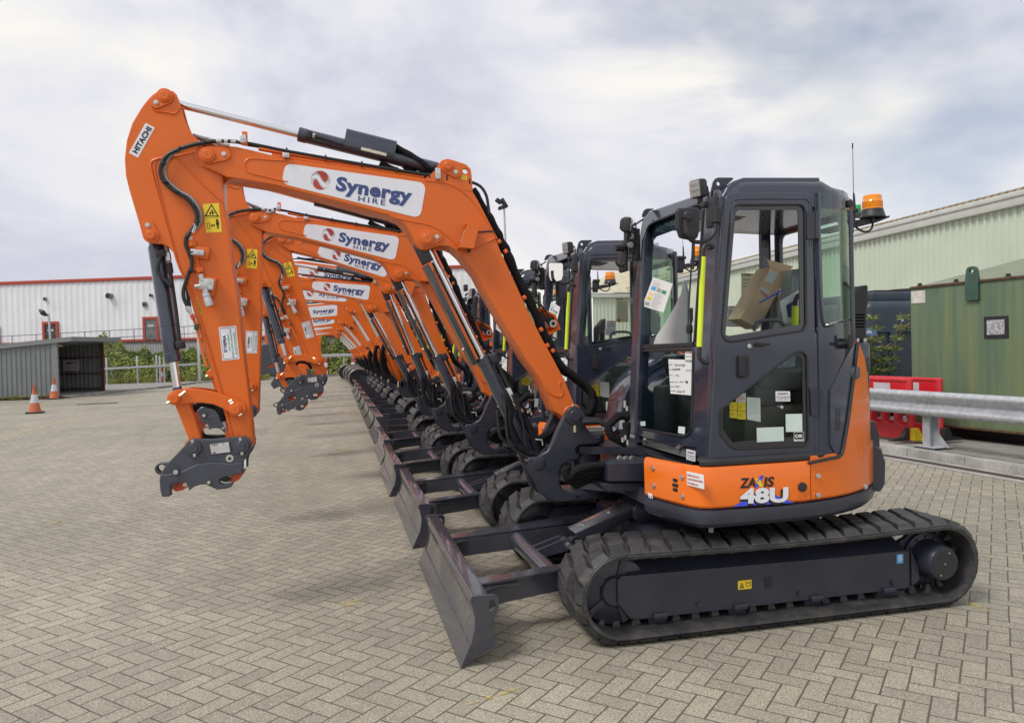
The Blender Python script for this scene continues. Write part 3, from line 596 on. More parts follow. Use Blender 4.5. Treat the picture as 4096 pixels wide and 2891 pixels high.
cone((-12.05, 31.2, 0), .90, 'traffic cone at the corner of the grey shelter', .6)
q = onZ(*px('Q', 1503, 1103), .1); cone((-11.2, 47.0, .1), .95, 'farthest traffic cone, beside the low post and rail barrier', .2)
t = thing('barrier_board', (-10.6, 47.1, .1), 'small black and red board leaning by the farthest cone', 'board')
b = mb(BLACK); b.box((-10.72, 47.2, .45), (.32, .05, .7), bev=.01); b.build('panel', t); b = mb(CONEO); b.box((-10.48, 47.15, .45), (.14, .06, .72), bev=.01); b.build('red_end', t)
# lamp post by the shelter
L0 = onY(*px('Q', 475, 880), 33.6); L1 = onY(*px('Q', 452, 478), 33.6)
t = thing('lamp_post', (L0.x, 33.6, 0), 'slim street lamp with angled black head rising above the shelter', 'street lamp')
b = mb(GALV); b.tube([(L0.x - .3, 33.6, 0), L0, L1], .045, n=10); b.build('pole', t)
h0, h1 = onY(*px('Q', 362, 435), 33.6), onY(*px('Q', 430, 492), 33.6); d = (h1 - h0).normalized()
b = mb(BLACK); b.tube([h0, h0 + d * .12, h0.lerp(h1, .5), h1 - d * .1, h1], [.03, .09, .12, .09, .05], n=12); b.tube([h1, L1], .04, n=8); b.build('lamp_head', t)
# floodlight mast far behind the booms
M0 = onY(*px('V', 1134, 560), 46); M1 = onY(*px('V', 1130, 456), 46)
t = thing('floodlight_mast', (M0.x, 46, 0), 'tall thin mast with two black floodlights seen above the near boom', 'floodlight')
b = mb(GALV); b.tube([(M0.x + .05, 46, 0), M0, M1], [.11, .08, .06], n=12); b.build('mast', t)
for (x0, y0, x1, y1) in ((1112, 447, 1124, 456), (1118, 468, 1134, 462), (1124, 446, 1136, 466)):
    a, c = onY(*px('V', x0, y0), 46), onY(*px('V', x1, y1), 46); dd = c - a
    b = mb(BLACK); b.box((a + c) / 2, (dd.length, .45, .22), Matrix.Rotation(-atan2(dd.z, dd.x), 3, 'Y'), bev=.04); b.cyl(c, M1, .03, n=6); b.build('floodlight', t)

# ---------------------------------------------------------------- right background
E0, E1 = onZ(2923, 1052, 6.2), onZ(4096, 760, 6.2); dE = (E1 - E0).normalized(); A = E0 - dE * 20; B = E1 + dE * 16; nE = Vector((dE.y, -dE.x, 0))
if nE.x > 0: nE = -nE
t = thing('cladded_building', tuple((E0 + E1) / 2 - Vector((0, 0, 6.2))), 'long pale green ribbed steel building with white gutter behind the cabs', 'building')
b = mb(CREAM); corrug(b, A.xy, B.xy, .1, 6.0, .30, .06); ob = b.build('wall', t)
WHG = mat('white gutter', (.55, .56, .52), .45, var=.08, scale=2); FIBR = mat('fibre cement roof', (.27, .22, .14), .8, var=.3, scale=3)
def obox3(b, a, c, off0, off1, z0, z1, bev=.01):
    a = Vector(a); c = Vector(c); d = c - a; m_ = (a + c) / 2 + nE * (off0 + off1) / 2; b.box((m_.x, m_.y, (z0 + z1) / 2), (d.length, abs(off1 - off0), z1 - z0), Matrix.Rotation(atan2(d.y, d.x), 3, 'Z'), bev=bev)
b = mb(WHG); obox3(b, A, B, -.1, .22, 5.72, 6.12, .03); obox3(b, A, B, .20, .27, 6.0, 6.17, .02); b.build('gutter', t)
b = mb(FIBR); row0, row1 = [], []; LL = (B - A).length; k = int(LL / .3)
for i in range(k * 4):
    s_ = i * .075; hz = .035 * sin(i * pi / 2 + .3); q = A + dE * s_; r0 = q + nE * .18; r1 = q - nE * 12; row0.append((r0.x, r0.y, 6.24 + hz)); row1.append((r1.x, r1.y, 8.4 + hz))
b.grid([row0, row1]); b.grid([[(x, y, z - .06) for x, y, z in row0], row0]); b.build('roof', t)
# building further off whose wall faces the yard (seen through the second cab)
q = onZ(2366, 1182, 5.6); q2 = onZ(2530, 1176, 5.6); yb = q.y
t = thing('far_building', (q.x + 6, yb, 0), 'far pale green ribbed building with hipped roof and yellow door seen through the second cab', 'building')
b = mb(CREAM); corrug(b, (q.x + 40, yb), (q.x, yb), .1, 5.5, .3, .05); corrug(b, (q.x, yb), (q.x, yb + 20), .1, 5.5, .3, .05); b.build('wall', t)
b = mb(WHG); b.box((q.x + 19.9, yb - .08, 5.6), (40.4, .3, .35), bev=.03); b.build('gutter', t)
b = mb(mat('pale roof sheeting', (.50, .46, .32), .7, var=.12, scale=2)); b.poly([(q.x - .2, yb - .3, 5.8), (q.x + 40, yb - .3, 5.8), (q.x + 40, yb + 10, 9.2), (q.x + 8, yb + 10, 9.2)]); b.poly([(q.x - .2, yb - .3, 5.8), (q.x + 8, yb + 10, 9.2), (q.x - .2, yb + 20, 5.8)]); b.build('roof', t)
b = mb(mat('yellow door', (.75, .52, .02), .5)); b.box((q.x + 6.4, yb - .08, 2.2), (2.6, .08, 3.6), bev=.02); b.build('door', t)
b = mb(GALV); b.cyl((q.x + 7.6, yb + 5, 7.6), (q.x + 7.6, yb + 5, 10.2), .22, n=14); b.cyl((q.x + 7.6, yb + 5, 10.1), (q.x + 7.6, yb + 5, 10.4), .32, n=14); b.build('flue', t)
# green container
cA = Vector((8.17, 6.31)); cB = Vector((8.37, 4.51)); dC = (cB - cA).normalized(); nC = Vector((dC.y, -dC.x))
if nC.x > 0: nC = -nC
def green_mat():
    m = bpy.data.materials.new('weathered green steel'); m.use_nodes = True; nt = m.node_tree; L = nt.links.new; b = nt.nodes['Principled BSDF']; b.inputs['Roughness'].default_value = .5
    g = nn(nt, 'ShaderNodeNewGeometry'); mp = nn(nt, 'ShaderNodeMapping'); L(g.outputs['Position'], mp.inputs[0]); mp.inputs['Scale'].default_value = (5, 5, .28)
    n = nn(nt, 'ShaderNodeTexNoise'); n.inputs['Scale'].default_value = 1.6; n.inputs['Detail'].default_value = 7; n.inputs['Roughness'].default_value = .6; L(mp.outputs[0], n.inputs['Vector'])
    r = nn(nt, 'ShaderNodeValToRGB'); L(n.outputs[0], r.inputs[0]); e = r.color_ramp.elements; e[0].position = .3; e[0].color = (.085, .15, .105, 1); e[1].position = .8; e[1].color = (.22, .24, .10, 1); k = e.new(.52); k.color = (.145, .20, .115, 1)
    mp2 = nn(nt, 'ShaderNodeMapping'); L(g.outputs['Position'], mp2.inputs[0]); mp2.inputs['Scale'].default_value = (9, 9, .5)
    n2 = nn(nt, 'ShaderNodeTexNoise'); n2.inputs['Scale'].default_value = 2.5; n2.inputs['Detail'].default_value = 8; n2.inputs['Roughness'].default_value = .7; L(mp2.outputs[0], n2.inputs['Vector'])
    r2 = nn(nt, 'ShaderNodeMapRange'); L(n2.outputs[0], r2.inputs[0]); r2.inputs[1].default_value = .70; r2.inputs[2].default_value = .84
    mx = nn(nt, 'ShaderNodeMixRGB'); L(r2.outputs[0], mx.inputs[0]); L(r.outputs[0], mx.inputs[1]); mx.inputs[2].default_value = (.17, .075, .025, 1); L(mx.outputs[0], b.inputs['Base Color']); return m
GREEN = green_mat(); GRIM = mat('grime', (.06, .05, .04), .8)
t = thing('steel_container', (cA.x, cA.y, .12), 'large weathered green steel container behind the crash barrier', 'container')
cP = Plane((cA.x, cA.y, 0), (dC.x, dC.y, 0), (0, 0, 1)); LC = 6.0
if cP.n.x > 0: cP = Plane((cA.x, cA.y, 0), (dC.x, dC.y, 0), (0, 0, 1))
def cpt(a, d, z): return Vector((cA.x, cA.y, 0)) + Vector((dC.x, dC.y, 0)) * a - Vector((nC.x, nC.y, 0)) * d + Vector((0, 0, z))
b = mb(GREEN); b.rings([[cpt(0, 0, .3), cpt(LC, 0, .3), cpt(LC, 2.4, .3), cpt(0, 2.4, .3)], [cpt(0, 0, 2.39), cpt(LC, 0, 2.39), cpt(LC, 2.4, 2.39), cpt(0, 2.4, 2.39)]]); b.build('shell', t)
b = mb(mat('container lid', (.20, .23, .14), .5, var=.1)); b.rings([[cpt(.05, .06, 2.40), cpt(LC - .05, .06, 2.40), cpt(LC - .05, 2.3, 2.40), cpt(.05, 2.3, 2.40)], [cpt(1.3, .9, 2.74), cpt(LC - 1, .9, 2.74), cpt(LC - 1, 1.4, 2.74), cpt(1.3, 1.4, 2.74)]]); b.build('lid', t)
b = mb(mat('rusty rim', (.10, .06, .03), .8, var=.4, scale=12)); 
for a_, z_ in ((0, 2.385), (0, .29)): b.box(cpt(LC / 2, .02, z_), (LC, .09, .035), Matrix.Rotation(atan2(dC.y, dC.x), 3, 'Z'), bev=.006)
b.build('rim', t)
b = mb(BLACK); b.box(cpt(LC / 2, 1.2, .2), (LC - .4, 1.8, .2), Matrix.Rotation(atan2(dC.y, dC.x), 3, 'Z')); b.build('skid', t)
fp = Plane(cpt(0, 0, 0), (dC.x, dC.y, 0), (0, 0, 1)); sgn = 1 if fp.n.x < 0 else -1
GDK = mat('dark green lug', (.045, .10, .075), .5, var=.2)
b = mb(GDK); a0 = fp.px('J', (810, 620))[0][0]
b.plate(fp, fillet([(a0 - .10, 2.12), (a0 + .10, 2.12), (a0 + .10, 2.42), (a0 + .075, 2.60), (a0 - .075, 2.60), (a0 - .10, 2.42)], [.01, .01, .02, .07, .07, .02]), 0 * sgn, .05 * sgn, holes=[ell(a0, 2.53, .035)]); b.build('lifting_lug', t)
w0 = fp.px('J', (885, 783), (980, 783), (980, 862), (885, 862)); cxm = sum(p[0] for p in w0) / 4; czm = sum(p[1] for p in w0) / 4; hw = (w0[1][0] - w0[0][0]) / 2; hh = (w0[0][1] - w0[3][1]) / 2
b = mb(BLACK); b.plate(fp, [(cxm - hw - .05, czm - hh - .05), (cxm + hw + .05, czm - hh - .05), (cxm + hw + .05, czm + hh + .05), (cxm - hw - .05, czm + hh + .05)], 0, .012 * sgn, bev=.002); b.m(mat('foil', (.55, .56, .58), .35, metal=.5, var=.5, scale=25, bump=.6, bscale=12)).plate(fp, [(cxm - hw, czm - hh), (cxm + hw, czm - hh), (cxm + hw, czm + hh), (cxm - hw, czm + hh)], .012 * sgn, .018 * sgn, bev=0); b.build('taped_panel', t)
w0 = fp.px('J', (466, 625), (548, 620), (548, 690), (468, 695)); b = mb(mat('faded notice', (.62, .60, .55), .7, var=.2, scale=10)); b.plate(fp, [(p[0] + (.02 if p[0] < .02 else 0), min(p[1], 2.33)) for p in w0][::-1], 0, .006 * sgn, bev=0); b.build('faded_notice', t)
b = mb(BLACK)
for a_ in (.12, .75, 1.55, 2.2): b.cyl(cpt(a_, .06, 2.40), cpt(a_, .06, 2.45), .03, n=10); b.cyl(cpt(a_, .06, 2.40), cpt(a_, .06, 2.41), .06, n=12)
b.build('lid_bolts', t)
# dark blue tank
TANK = mat('dark blue grey plastic tank', (.028, .042, .06), .42, var=.12, scale=3)
t = thing('storage_tank', (10.9, 9.6, .12), 'dark blue plastic storage tank between the building and the green container', 'tank')
b = mb(TANK); b.box((11.2, 9.9, 1.25), (3.6, 2.2, 2.2), bev=.16, seg=4); b.box((11.2, 9.9, 2.42), (3.1, 1.8, .22), bev=.05); b.build('shell', t)
b = mb(TANK)
for x in (9.9, 10.5, 11.4): b.box((x, 8.78, 1.1), (.12, .1, 1.3), bev=.02)
b.box((11.2, 8.79, 1.75), (3.5, .06, .05), bev=.01); b.build('ribs', t)
b = mb(BLACK); b.cyl((10.9, 9.6, 2.5), (10.9, 9.6, 2.62), .32, n=24); b.box((10.3, 9.5, 2.56), (.7, .4, .06), bev=.01); b.build('hatch', t)
q = onY(*px('J', 420, 785), 8.77); b = mb(ZINC); b.cyl((q.x, 8.78, q.z), (q.x, 8.75, q.z), .025, n=12); b.build('stud', t)
# tank label with writing
q = onY(*px('J', 250, 850), 8.77); pl = Plane((q.x, 8.76, q.z), (1, 0, 0), (0, 0, 1)); b = mb(mat('blue tank label', (.10, .22, .42), .5)); b.plate(pl, [(-.25, -.07), (.14, -.07), (.14, .09), (-.25, .09)], 0, .004, bev=0); b.m(WHITE).text(pl, 'forklift', -.22, -.02, .09, bold=.002, d=.005); b.build('label', t)
# crash barrier
bd = Vector((KD.x, KD.y, 0)); bo = Vector((7.31, 4.97, 0)); bn = Vector((-.999, -.045, 0))
gp = Plane(bo + bn * .13, bd, (0, 0, 1))
t = thing('crash_barrier', (7.36, 4.99, .12), 'galvanised crash barrier running along the right kerb', 'crash barrier')
zT = gp.px('J', (600, 1172))[0][1]; zB = gp.px('J', (600, 1303))[0][1]; H = zT - zB
prof = [(p.x, p.y) for p in smooth([Vector(p) for p in ((.0, 0, 0), (.03, -.01, 0), (.07, .07, 0), (.083, .17, 0), (.07, .27, 0), (.012, .43, 0), (.0, .5, 0), (.012, .57, 0), (.07, .73, 0), (.083, .83, 0), (.07, .93, 0), (.03, 1.01, 0), (0, 1.0, 0))], 4)]
def rail(a, c, off, name):
    b = mb(GALV); rows = []
    for f in (0, 1):
        for s_ in ((a, c)[f],):
            rows.append([bo + bd * s_ + bn * (.13 + p[0] + off) + Vector((0, 0, zB + p[1] * H)) for p in prof] + [bo + bd * s_ + bn * (.126 + p[0] + off) + Vector((0, 0, zB + p[1] * H)) for p in prof[::-1]])
    b.rings(rows, cap=False)
    return b.build(name, t, sharp=40)
rail(.08, 9, 0, 'beam'); rail(-7, .16, .006, 'beam')
for k in (-3.2, 0, 3.2):
    b = mb(GALV); q = bo + bd * k; R = Matrix.Rotation(atan2(bd.y, bd.x), 3, 'Z')
    b.box(q + Vector((0, 0, .12 + .37)), (.012, .14, .72), R); b.box(q + bd * .055 + Vector((0, 0, .12 + .37)), (.11, .012, .72), R); b.box(q + bn * .1 + Vector((0, 0, .12 + .37)), (.12, .012, .72), R)
    b.box(q + Vector((0, 0, .128)), (.40, .36, .016), R, bev=.004)
    b.plate(Plane(q + bd * .06, bd, (0, 0, 1)), [(0, .13), (.22, .13), (0, .36)], -.005, .005, bev=.002); b.build('post', t)
b = mb(ZINC)
for u_, v_ in ((-.10, .86), (-.10, .5), (.03, .5), (-.10, .16), (.06, .9), (.06, .12), (.10, .3)): b.bolt(bo + bd * u_ + bn * .195 * (1 if v_ in (.86, .9, .16, .12) else .72) + Vector((0, 0, zB + v_ * H)), bn, .012, .012)
b.build('bolts', t)
# chapter 8 plastic barriers
REDB = mat('red plastic barrier', (.62, .035, .045), .42, var=.12, scale=6)
def barrier(o0, L_, label, foot):
    t = thing('plastic_barrier', tuple(o0), label, 'barrier', 'red and white plastic barriers behind the crash barrier')
    d = -bd; pl = Plane(o0, -d, (0, 0, 1)); z = lambda v: v
    # local u runs towards the camera side end at 0, barrier body lies at u<0
    n = 8; W = L_ / n; holes = []
    for k in range(n): holes.append(fillet([(-W * (k + 1) + .035, .33), (-W * k - .035, .33), (-W * k - .035, .52), (-W * (k + 1) + .035, .52)], .05))
    for k in range(n): holes.append(fillet([(-W * (k + 1) + .035, .57), (-W * k - .035, .57), (-W * k - .035, .71), (-W * (k + 1) + .035, .71)], .05))
    b = mb(REDB).plate(pl, fillet([(-L_, .12), (0, .12), (0, .98), (-L_, .98)], .03), -.03, .03, holes=holes, bev=.012)
    b.box(pl.pt(-L_ / 2, .98, 0), (L_, .09, .05), Matrix.Rotation(atan2(bd.y, bd.x), 3, 'Z'), bev=.015)
    b.cyl(pl.pt(.0, .12, 0), pl.pt(.0, 1.0, 0), .045, n=14, bev=.01)
    for k in range(9): b.cyl(pl.pt(0, .45 + k * .028, 0), pl.pt(0, .462 + k * .028, 0), .055, n=14)
    b.build('frame', t)
    b = mb(mat('barrier white sheeting', (.55, .55, .58), .4)); 
    n = 3
    for k in range(1, n * 2, 2): b.plate(pl, [(-L_ * (k + 1) / (2 * n), .74), (-L_ * k / (2 * n), .74), (-L_ * k / (2 * n), .93), (-L_ * (k + 1) / (2 * n), .93)], .03, .038, bev=.001)
    b.m(mat('barrier red sheeting', (.66, .02, .03), .3))
    for k in range(0, n * 2, 2): b.plate(pl, [(-L_ * (k + 1) / (2 * n), .74), (-L_ * k / (2 * n) - (.06 if k == 0 else 0), .74), (-L_ * k / (2 * n) - (.06 if k == 0 else 0), .93), (-L_ * (k + 1) / (2 * n), .93)], .03, .036, bev=.001)
    b.build('striped_panel', t)
    for u_, m_ in ((-.02, (BLACK, YELLOW)[foot]), (.07, (YELLOW, BLACK)[foot])):
        fpl = Plane(pl.pt(u_, 0, 0), bn * (1), (0, 0, 1)); b = mb(m_).plate(fpl, fillet([(-.04, .12), (.34, .12), (.33, .145), (.14, .18), (.05, .30), (-.04, .30)] if u_ < 0 else [(-.30, .12), (.04, .12), (.04, .30), (-.05, .30), (-.12, .18), (-.29, .145)], .02), -.04, .04, bev=.01); b.build('foot', t)
    return t
b1 = onZ(*px('J', 468, 1440), .12); b2 = onZ(*px('J', 545, 1450), .12)
barrier(Vector((b1.x, b1.y, .02)), 2.0, 'nearer red and white plastic barrier with black foot, left of the crash barrier post', 0)
barrier(Vector((b2.x + .35, b2.y + .1, .02)), 2.0, 'rear red and white plastic barrier with yellow foot, half hidden by the nearer one', 1)
# buddleia
random.seed(21); q = onY(*px('J', 290, 1000), 8.0)
t = thing('flowering_shrub', (q.x, 8.0, .12), 'leafy shrub with brown flower spikes growing against the dark blue tank', 'shrub')
b = mb(TWIG); tips_ = []
for k in range(16):
    P = [Vector((q.x + random.gauss(0, .1), 8.0 + random.gauss(0, .1), .12))]; d = Vector((random.gauss(0, .20), random.gauss(0, .15), 1)).normalized(); n = random.randint(6, 10)
    for j in range(n): P.append(P[-1] + d * .19); d = (d + Vector((random.gauss(0, .1), random.gauss(0, .1), -.01))).normalized()
    b.tube(P, .008, n=4); tips_.append(P)
b.build('stems', t); b = mb(BUDD)
for P in tips_:
    for j in range(2, len(P)):
        for k in range(26):
            p = P[j] + rv() * .03; o_ = Vector((random.gauss(0, 1), random.gauss(0, 1), .3)).normalized() * random.uniform(.04, .15)
            d = (o_.normalized() + Vector((0, 0, random.uniform(-.5, .3)))).normalized(); w_ = d.orthogonal().normalized() * .020; w_.rotate(Matrix.Rotation(random.uniform(0, 3), 3, d)); L_ = random.uniform(.07, .13)
            b.poly([p + o_ * .3, p + o_ * .3 + d * L_ * .5 + w_, p + o_ * .3 + d * L_, p + o_ * .3 + d * L_ * .5 - w_])
b.build('leaves', t, sharp=0); b = mb(mat('dried flower', (.25, .13, .05), .9, bump=.5, bscale=80))
for P in tips_[::2]: d = (P[-1] - P[-2]).normalized() + Vector((.6, 0, -.2)); b.tube([P[-1], P[-1] + d * .07, P[-1] + d * .16], [.022, .02, .004], n=7)
b.build('flower_spikes', t)
# ---------------------------------------------------------------- shared machine pieces
def bbox_text(txt, bold=0, shear=0, space=1):
    cu = bpy.data.curves.new('t', 'FONT'); cu.body = txt; cu.offset = bold; cu.shear = shear; cu.space_character = space; o = bpy.data.objects.new('t', cu); me = bpy.data.meshes.new_from_object(o)
    xs = [v.co.x for v in me.vertices]; ys = [v.co.y for v in me.vertices]; bpy.data.objects.remove(o); bpy.data.curves.remove(cu); bpy.data.meshes.remove(me)
    return min(xs), max(xs), min(ys), max(ys)
_capc = {}
def ftext(b, pl, txt, p0, p1, cap, bold=.0, d=.003, shear=0, space=1, th=.0004):
    """lettering whose baseline runs p0->p1 (plane coordinates), capital height cap"""
    x0, x1, _, _ = bbox_text(txt, bold, shear, space)
    if bold not in _capc: _capc[bold] = bbox_text('H', bold)[3]
    dx, dy = p1[0] - p0[0], p1[1] - p0[1]; W = hypot(dx, dy); size = cap / _capc[bold]; sx = W / ((x1 - x0) * size); a = atan2(dy, dx)
    ox = -x0 * size * sx
    b.text(pl, txt, p0[0] + cos(a) * ox, p0[1] + sin(a) * ox, size, ang=a, bold=bold * size if False else bold * size, d=d, sx=sx, shear=shear, space=space, th=th)
def lines_of_print(b, pl, x0, x1, z1, n, dz, h=.0016, d=.003, seed=1):
    rnd = random.Random(seed)
    for k in range(n):
        x = x0
        while x < x1 - .004:
            w = rnd.uniform(.004, .016); b.plate(pl, [(x, z1 - k * dz - h), (min(x1, x + w), z1 - k * dz - h), (min(x1, x + w), z1 - k * dz), (x, z1 - k * dz)], d, d + .0004, bev=0); x += w + .003
def boss(b, c, y, r, h=.02, pin=.6, mt=ORANGE, hole=True):
    """round pin boss on a side face: c=(x,z), face at y, sticks out towards -y"""
    x, z = c; b.m(mt).tube([(x, y, z), (x, y - h * .7, z), (x, y - h, z)], [r, r, r * .93], n=28)
    b.tube([(x, y - h, z), (x, y - h * 1.35, z), (x, y - h * 1.5, z)], [r * pin, r * pin, r * pin * .9], n=24)
    if hole: b.m(INK).cyl((x, y - h * 1.5, z), (x, y - h * 1.5 - .0008, z), r * .07, n=8)
def keeper(b, a, c, y, r1, r2, mt=ORANGE, th=.012, bolt=True):
    """keeper plate from pin a to bolt c"""
    ax, az = a; cx_, cz = c; d = Vector((cx_ - ax, cz - az)); L = d.length; d /= L; n = Vector((-d.y, d.x)); pts = []
    for k in range(9): t = pi / 2 + pi * k / 8; q = Vector((ax, az)) + d * cos(t) * r1 + n * sin(t) * r1; pts.append((q.x, q.y))
    for k in range(9): t = -pi / 2 + pi * k / 8; q = Vector((cx_, cz)) + d * cos(t) * r2 + n * sin(t) * r2; pts.append((q.x, q.y))
    b.m(mt).plate(side(y), pts, 0, th, bev=.002)
    if bolt: b.m(ZINC).bolt((cx_, y - th, cz), (0, -1, 0), .0105, .012)
CYL = []
def cylinder(parent, name, base, tip, y, R, bl, rr, mt, ctr, ends=True, extra=None):
    """hydraulic cylinder in the x-z plane; barrel mesh lies along local +x"""
    bx, bz = base; tx, tz = tip; L = hypot(tx - bx, tz - bz); a = atan2(tz - bz, tx - bx)
    b = mb(mt); b.tube([(.0, 0, 0), (R * .9, 0, 0), (R * 1.3, 0, 0), (bl - R * 1.2, 0, 0), (bl - R * 1.2, 0, 0), (bl - R * 1.15, 0, 0), (bl - .004, 0, 0), (bl, 0, 0)], [R * .75, R * .8, R, R, R, R * 1.06, R * 1.06, R * 1.0], n=28)
    b.tube([(bl * .70, 0, 0), (bl * .70 + .004, 0, 0), (bl * .70 + .008, 0, 0)], [R * 1.0, R * 1.015, R], n=28)
    if ends: b.cyl((0, -R * .95, 0), (0, R * .95, 0), R * .95, n=24, bev=.004)
    if extra: extra(b, L, bl, R)
    o = b.build(name, parent); o.location = Vector((bx, y, bz)) - Vector(ctr); o.rotation_euler = (0, -a, 0)
    b = mb(CHROME); b.cyl((bl * .55, 0, 0), (L - rr * 1.5, 0, 0), rr, n=24)
    b.m(mt); b.tube([(L - rr * 2.6, 0, 0), (L - rr * 2.0, 0, 0), (L, 0, 0)], [rr * 1.12, rr * 1.2, rr * 1.2], n=20); b.cyl((L, -R * .8, 0), (L, R * .8, 0), rr * 1.6, n=22, bev=.003)
    r = b.build('rod', o); return dict(o=o, rod=r, base=base, tip=tip, L=L, y=y)
def place_cyl(c, o, rod, base, tip, ctr):
    L = hypot(tip[0] - base[0], tip[1] - base[1]); a = atan2(tip[1] - base[1], tip[0] - base[0])
    o.location = Vector((base[0], c['y'], base[1])) - Vector(ctr); o.rotation_euler = (0, -a, 0); rod.location = (L - c['L'], 0, 0)
def rot2(p, c, a): dx, dz = p[0] - c[0], p[1] - c[1]; return (c[0] + dx * cos(a) - dz * sin(a), c[1] + dx * sin(a) + dz * cos(a))
def synergy_sign(parent, pl, q, tl, base0, base1, cap, hire0, hire1, hcap, lc, lr, name='company_sticker'):
    """white boom sticker; q = outline in plane coordinates"""
    o = mb(WHITE).plate(pl, fillet(q, .05, 6), 0, .0015, bev=0).build(name, parent)
    b = mb(NAVY); ftext(b, pl, 'Synergy', base0, base1, cap, bold=.044, space=1.07, d=.003); ftext(b, pl, 'HIRE', hire0, hire1, hcap, bold=.012, d=.003, space=1.35); b.build('lettering', o)
    a = atan2(base1[1] - base0[1], base1[0] - base0[0]); b = mb(LOGOS)
    def T(p): return (lc[0] + lr * (p[0] * cos(a) - p[1] * sin(a)), lc[1] + lr * (p[0] * sin(a) + p[1] * cos(a)))
    def band(f0, f1, n=16): u = [(-1 + 2 * k / n) for k in range(n + 1)]; return [T((x, f0(x))) for x in u] + [T((x, f1(x))) for x in u[::-1]]
    # silver ribbon circle, red fields above right and below left
    b.plate(pl, [T(p) for p in ell(0, 0, 1, 1, 32)], .0015, .002, bev=0)
    b.m(WHITE).plate(pl, [T(p) for p in [(-.99, -.1), (-.85, .25), (-.55, .5), (-.22, .42), (.1, .05), (.4, -.3), (.7, -.42), (.99, -.1), (.88, -.5), (.55, -.66), (.25, -.55), (-.05, -.2), (-.35, .12), (-.7, .1)]], .002, .0024, bev=0)
    b.m(LOGOR).plate(pl, [T(p) for p in [(-.50, .84), (-.2, .97), (.2, .97), (.55, .80), (.74, .45), (.70, .10), (.52, -.12), (.30, -.05), (.08, .25), (-.15, .55), (-.38, .70)]], .002, .0027, bev=0)
    b.plate(pl, [T(p) for p in [(.50, -.84), (.2, -.97), (-.2, -.97), (-.52, -.80), (-.70, -.45), (-.64, -.12), (-.48, .04), (-.28, -.08), (-.06, -.38), (.12, -.62), (.34, -.74)]], .002, .0027, bev=0)
    b.build('logo', o); return o
def rubber_track(parent, y0, y1, xf, xr, r, m=RUBBER, lug=.115, pads=False, name='rubber_track', studs=False):
    """closed belt from y0 to y1; xf, xr wheel centres; r outer radius"""
    L1 = xr - xf; per = 2 * L1 + 2 * pi * r
    def fr(s):
        s %= per
        if s < L1: return Vector((xf + s, 0, 2 * r)), Vector((1, 0, 0)), Vector((0, 0, 1))
        s -= L1
        if s < pi * r: a = pi / 2 - s / r; return Vector((xr + r * cos(a), 0, r + r * sin(a))), Vector((sin(a), 0, -cos(a))), Vector((cos(a), 0, sin(a)))
        s -= pi * r
        if s < L1: return Vector((xr - s, 0, 0)), Vector((-1, 0, 0)), Vector((0, 0, -1))
        s -= L1; a = -pi / 2 - s / r; return Vector((xf + r * cos(a), 0, r + r * sin(a))), Vector((sin(a), 0, -cos(a))), Vector((cos(a), 0, sin(a)))
    lh = .030 if not pads else .03; N = 110; rows = []
    def P(s, y, h):   # h = height above belt surface (belt surface is lh below outer)
        p, t, n = fr(s); sag = 0
        if s % per < L1: sag = -.018 * sin(pi * (s % per) / L1)
        q = p + n * (h - lh) + Vector((0, 0, sag)); return Vector((q.x, y, q.z + 0))
    b = mb(m)
    sec = [(y0 + .012, 0), (y0, -.012), (y0 + .004, -.028), (y0 + .03, -.034), (y1 - .03, -.034), (y1 - .004, -.028), (y1, -.012), (y1 - .012, 0)]
    for k in range(N): s = per * k / N; rows.append([P(s, y, h) for y, h in sec])
    b.rings(rows, cap=False, close=True)
    n = int(per / lug) // 2 * 2; pit = per / n; yc = (y0 + y1) / 2; W = y1 - y0
    if not pads:
        for k in range(n):
            for sd in (0, 1):
                s0 = (k + .5 * sd) * pit; ya, yb = (y0 + .004, yc + .015) if sd == 0 else (yc - .015, y1 - .004); sl = .022 * (1 if sd == 0 else -1)
                h = lh * random.uniform(.94, 1.0); bw, tw = pit * .47, pit * .34
                edge = ya if sd == 0 else yb; inn = yb if sd == 0 else ya
                bot = [P(s0 - bw - sl, edge, -.002), P(s0 + bw - sl, edge, -.002), P(s0 + bw * .9 + sl, inn, -.002), P(s0 - bw * .9 + sl, inn, -.002)]
                e2 = edge + (.030 if sd == 0 else -.030); i2 = inn + (-.02 if sd == 0 else .02)
                top = [P(s0 - tw - sl, e2, h), P(s0 + tw - sl, e2, h), P(s0 + tw + sl, i2, h * .96), P(s0 - tw + sl, i2, h * .96)]
                b.rings([bot, top])
    elif studs:
        for k in range(n):
            s0 = k * pit
            for q in range(3):
                s1 = s0 + (q - 1) * pit * .3; b.rings([[P(s1 - pit * .05, y0, -.01), P(s1 + pit * .05, y0, -.01), P(s1 + pit * .05, y1, -.01), P(s1 - pit * .05, y1, -.01)], [P(s1 - pit * .03, y0, lh), P(s1 + pit * .03, y0, lh), P(s1 + pit * .03, y1, lh), P(s1 - pit * .03, y1, lh)]])
    else:
        b.m(PAD)
        for k in range(n):
            for sd in (0, 1):
                s0 = k * pit; ya, yb = (y0 - .01, yc - .03) if sd == 0 else (yc + .03, y1 + .01)
                bw = pit * .43; tw = pit * .26; h = lh + .035
                r0 = [P(s0 - bw, ya, -.012), P(s0 + bw, ya, -.012), P(s0 + bw, yb, -.012), P(s0 - bw, yb, -.012)]
                r1 = [P(s0 - bw, ya, lh * .5), P(s0 + bw, ya, lh * .5), P(s0 + bw, yb, lh * .5), P(s0 - bw, yb, lh * .5)]
                r2 = [P(s0 - tw, ya + .05, h), P(s0 + tw, ya + .05, h), P(s0 + tw, yb - .05, h), P(s0 - tw, yb - .05, h)]
                b.rings([r0, r1, r2])
    # inner drive teeth
    b.m(m)
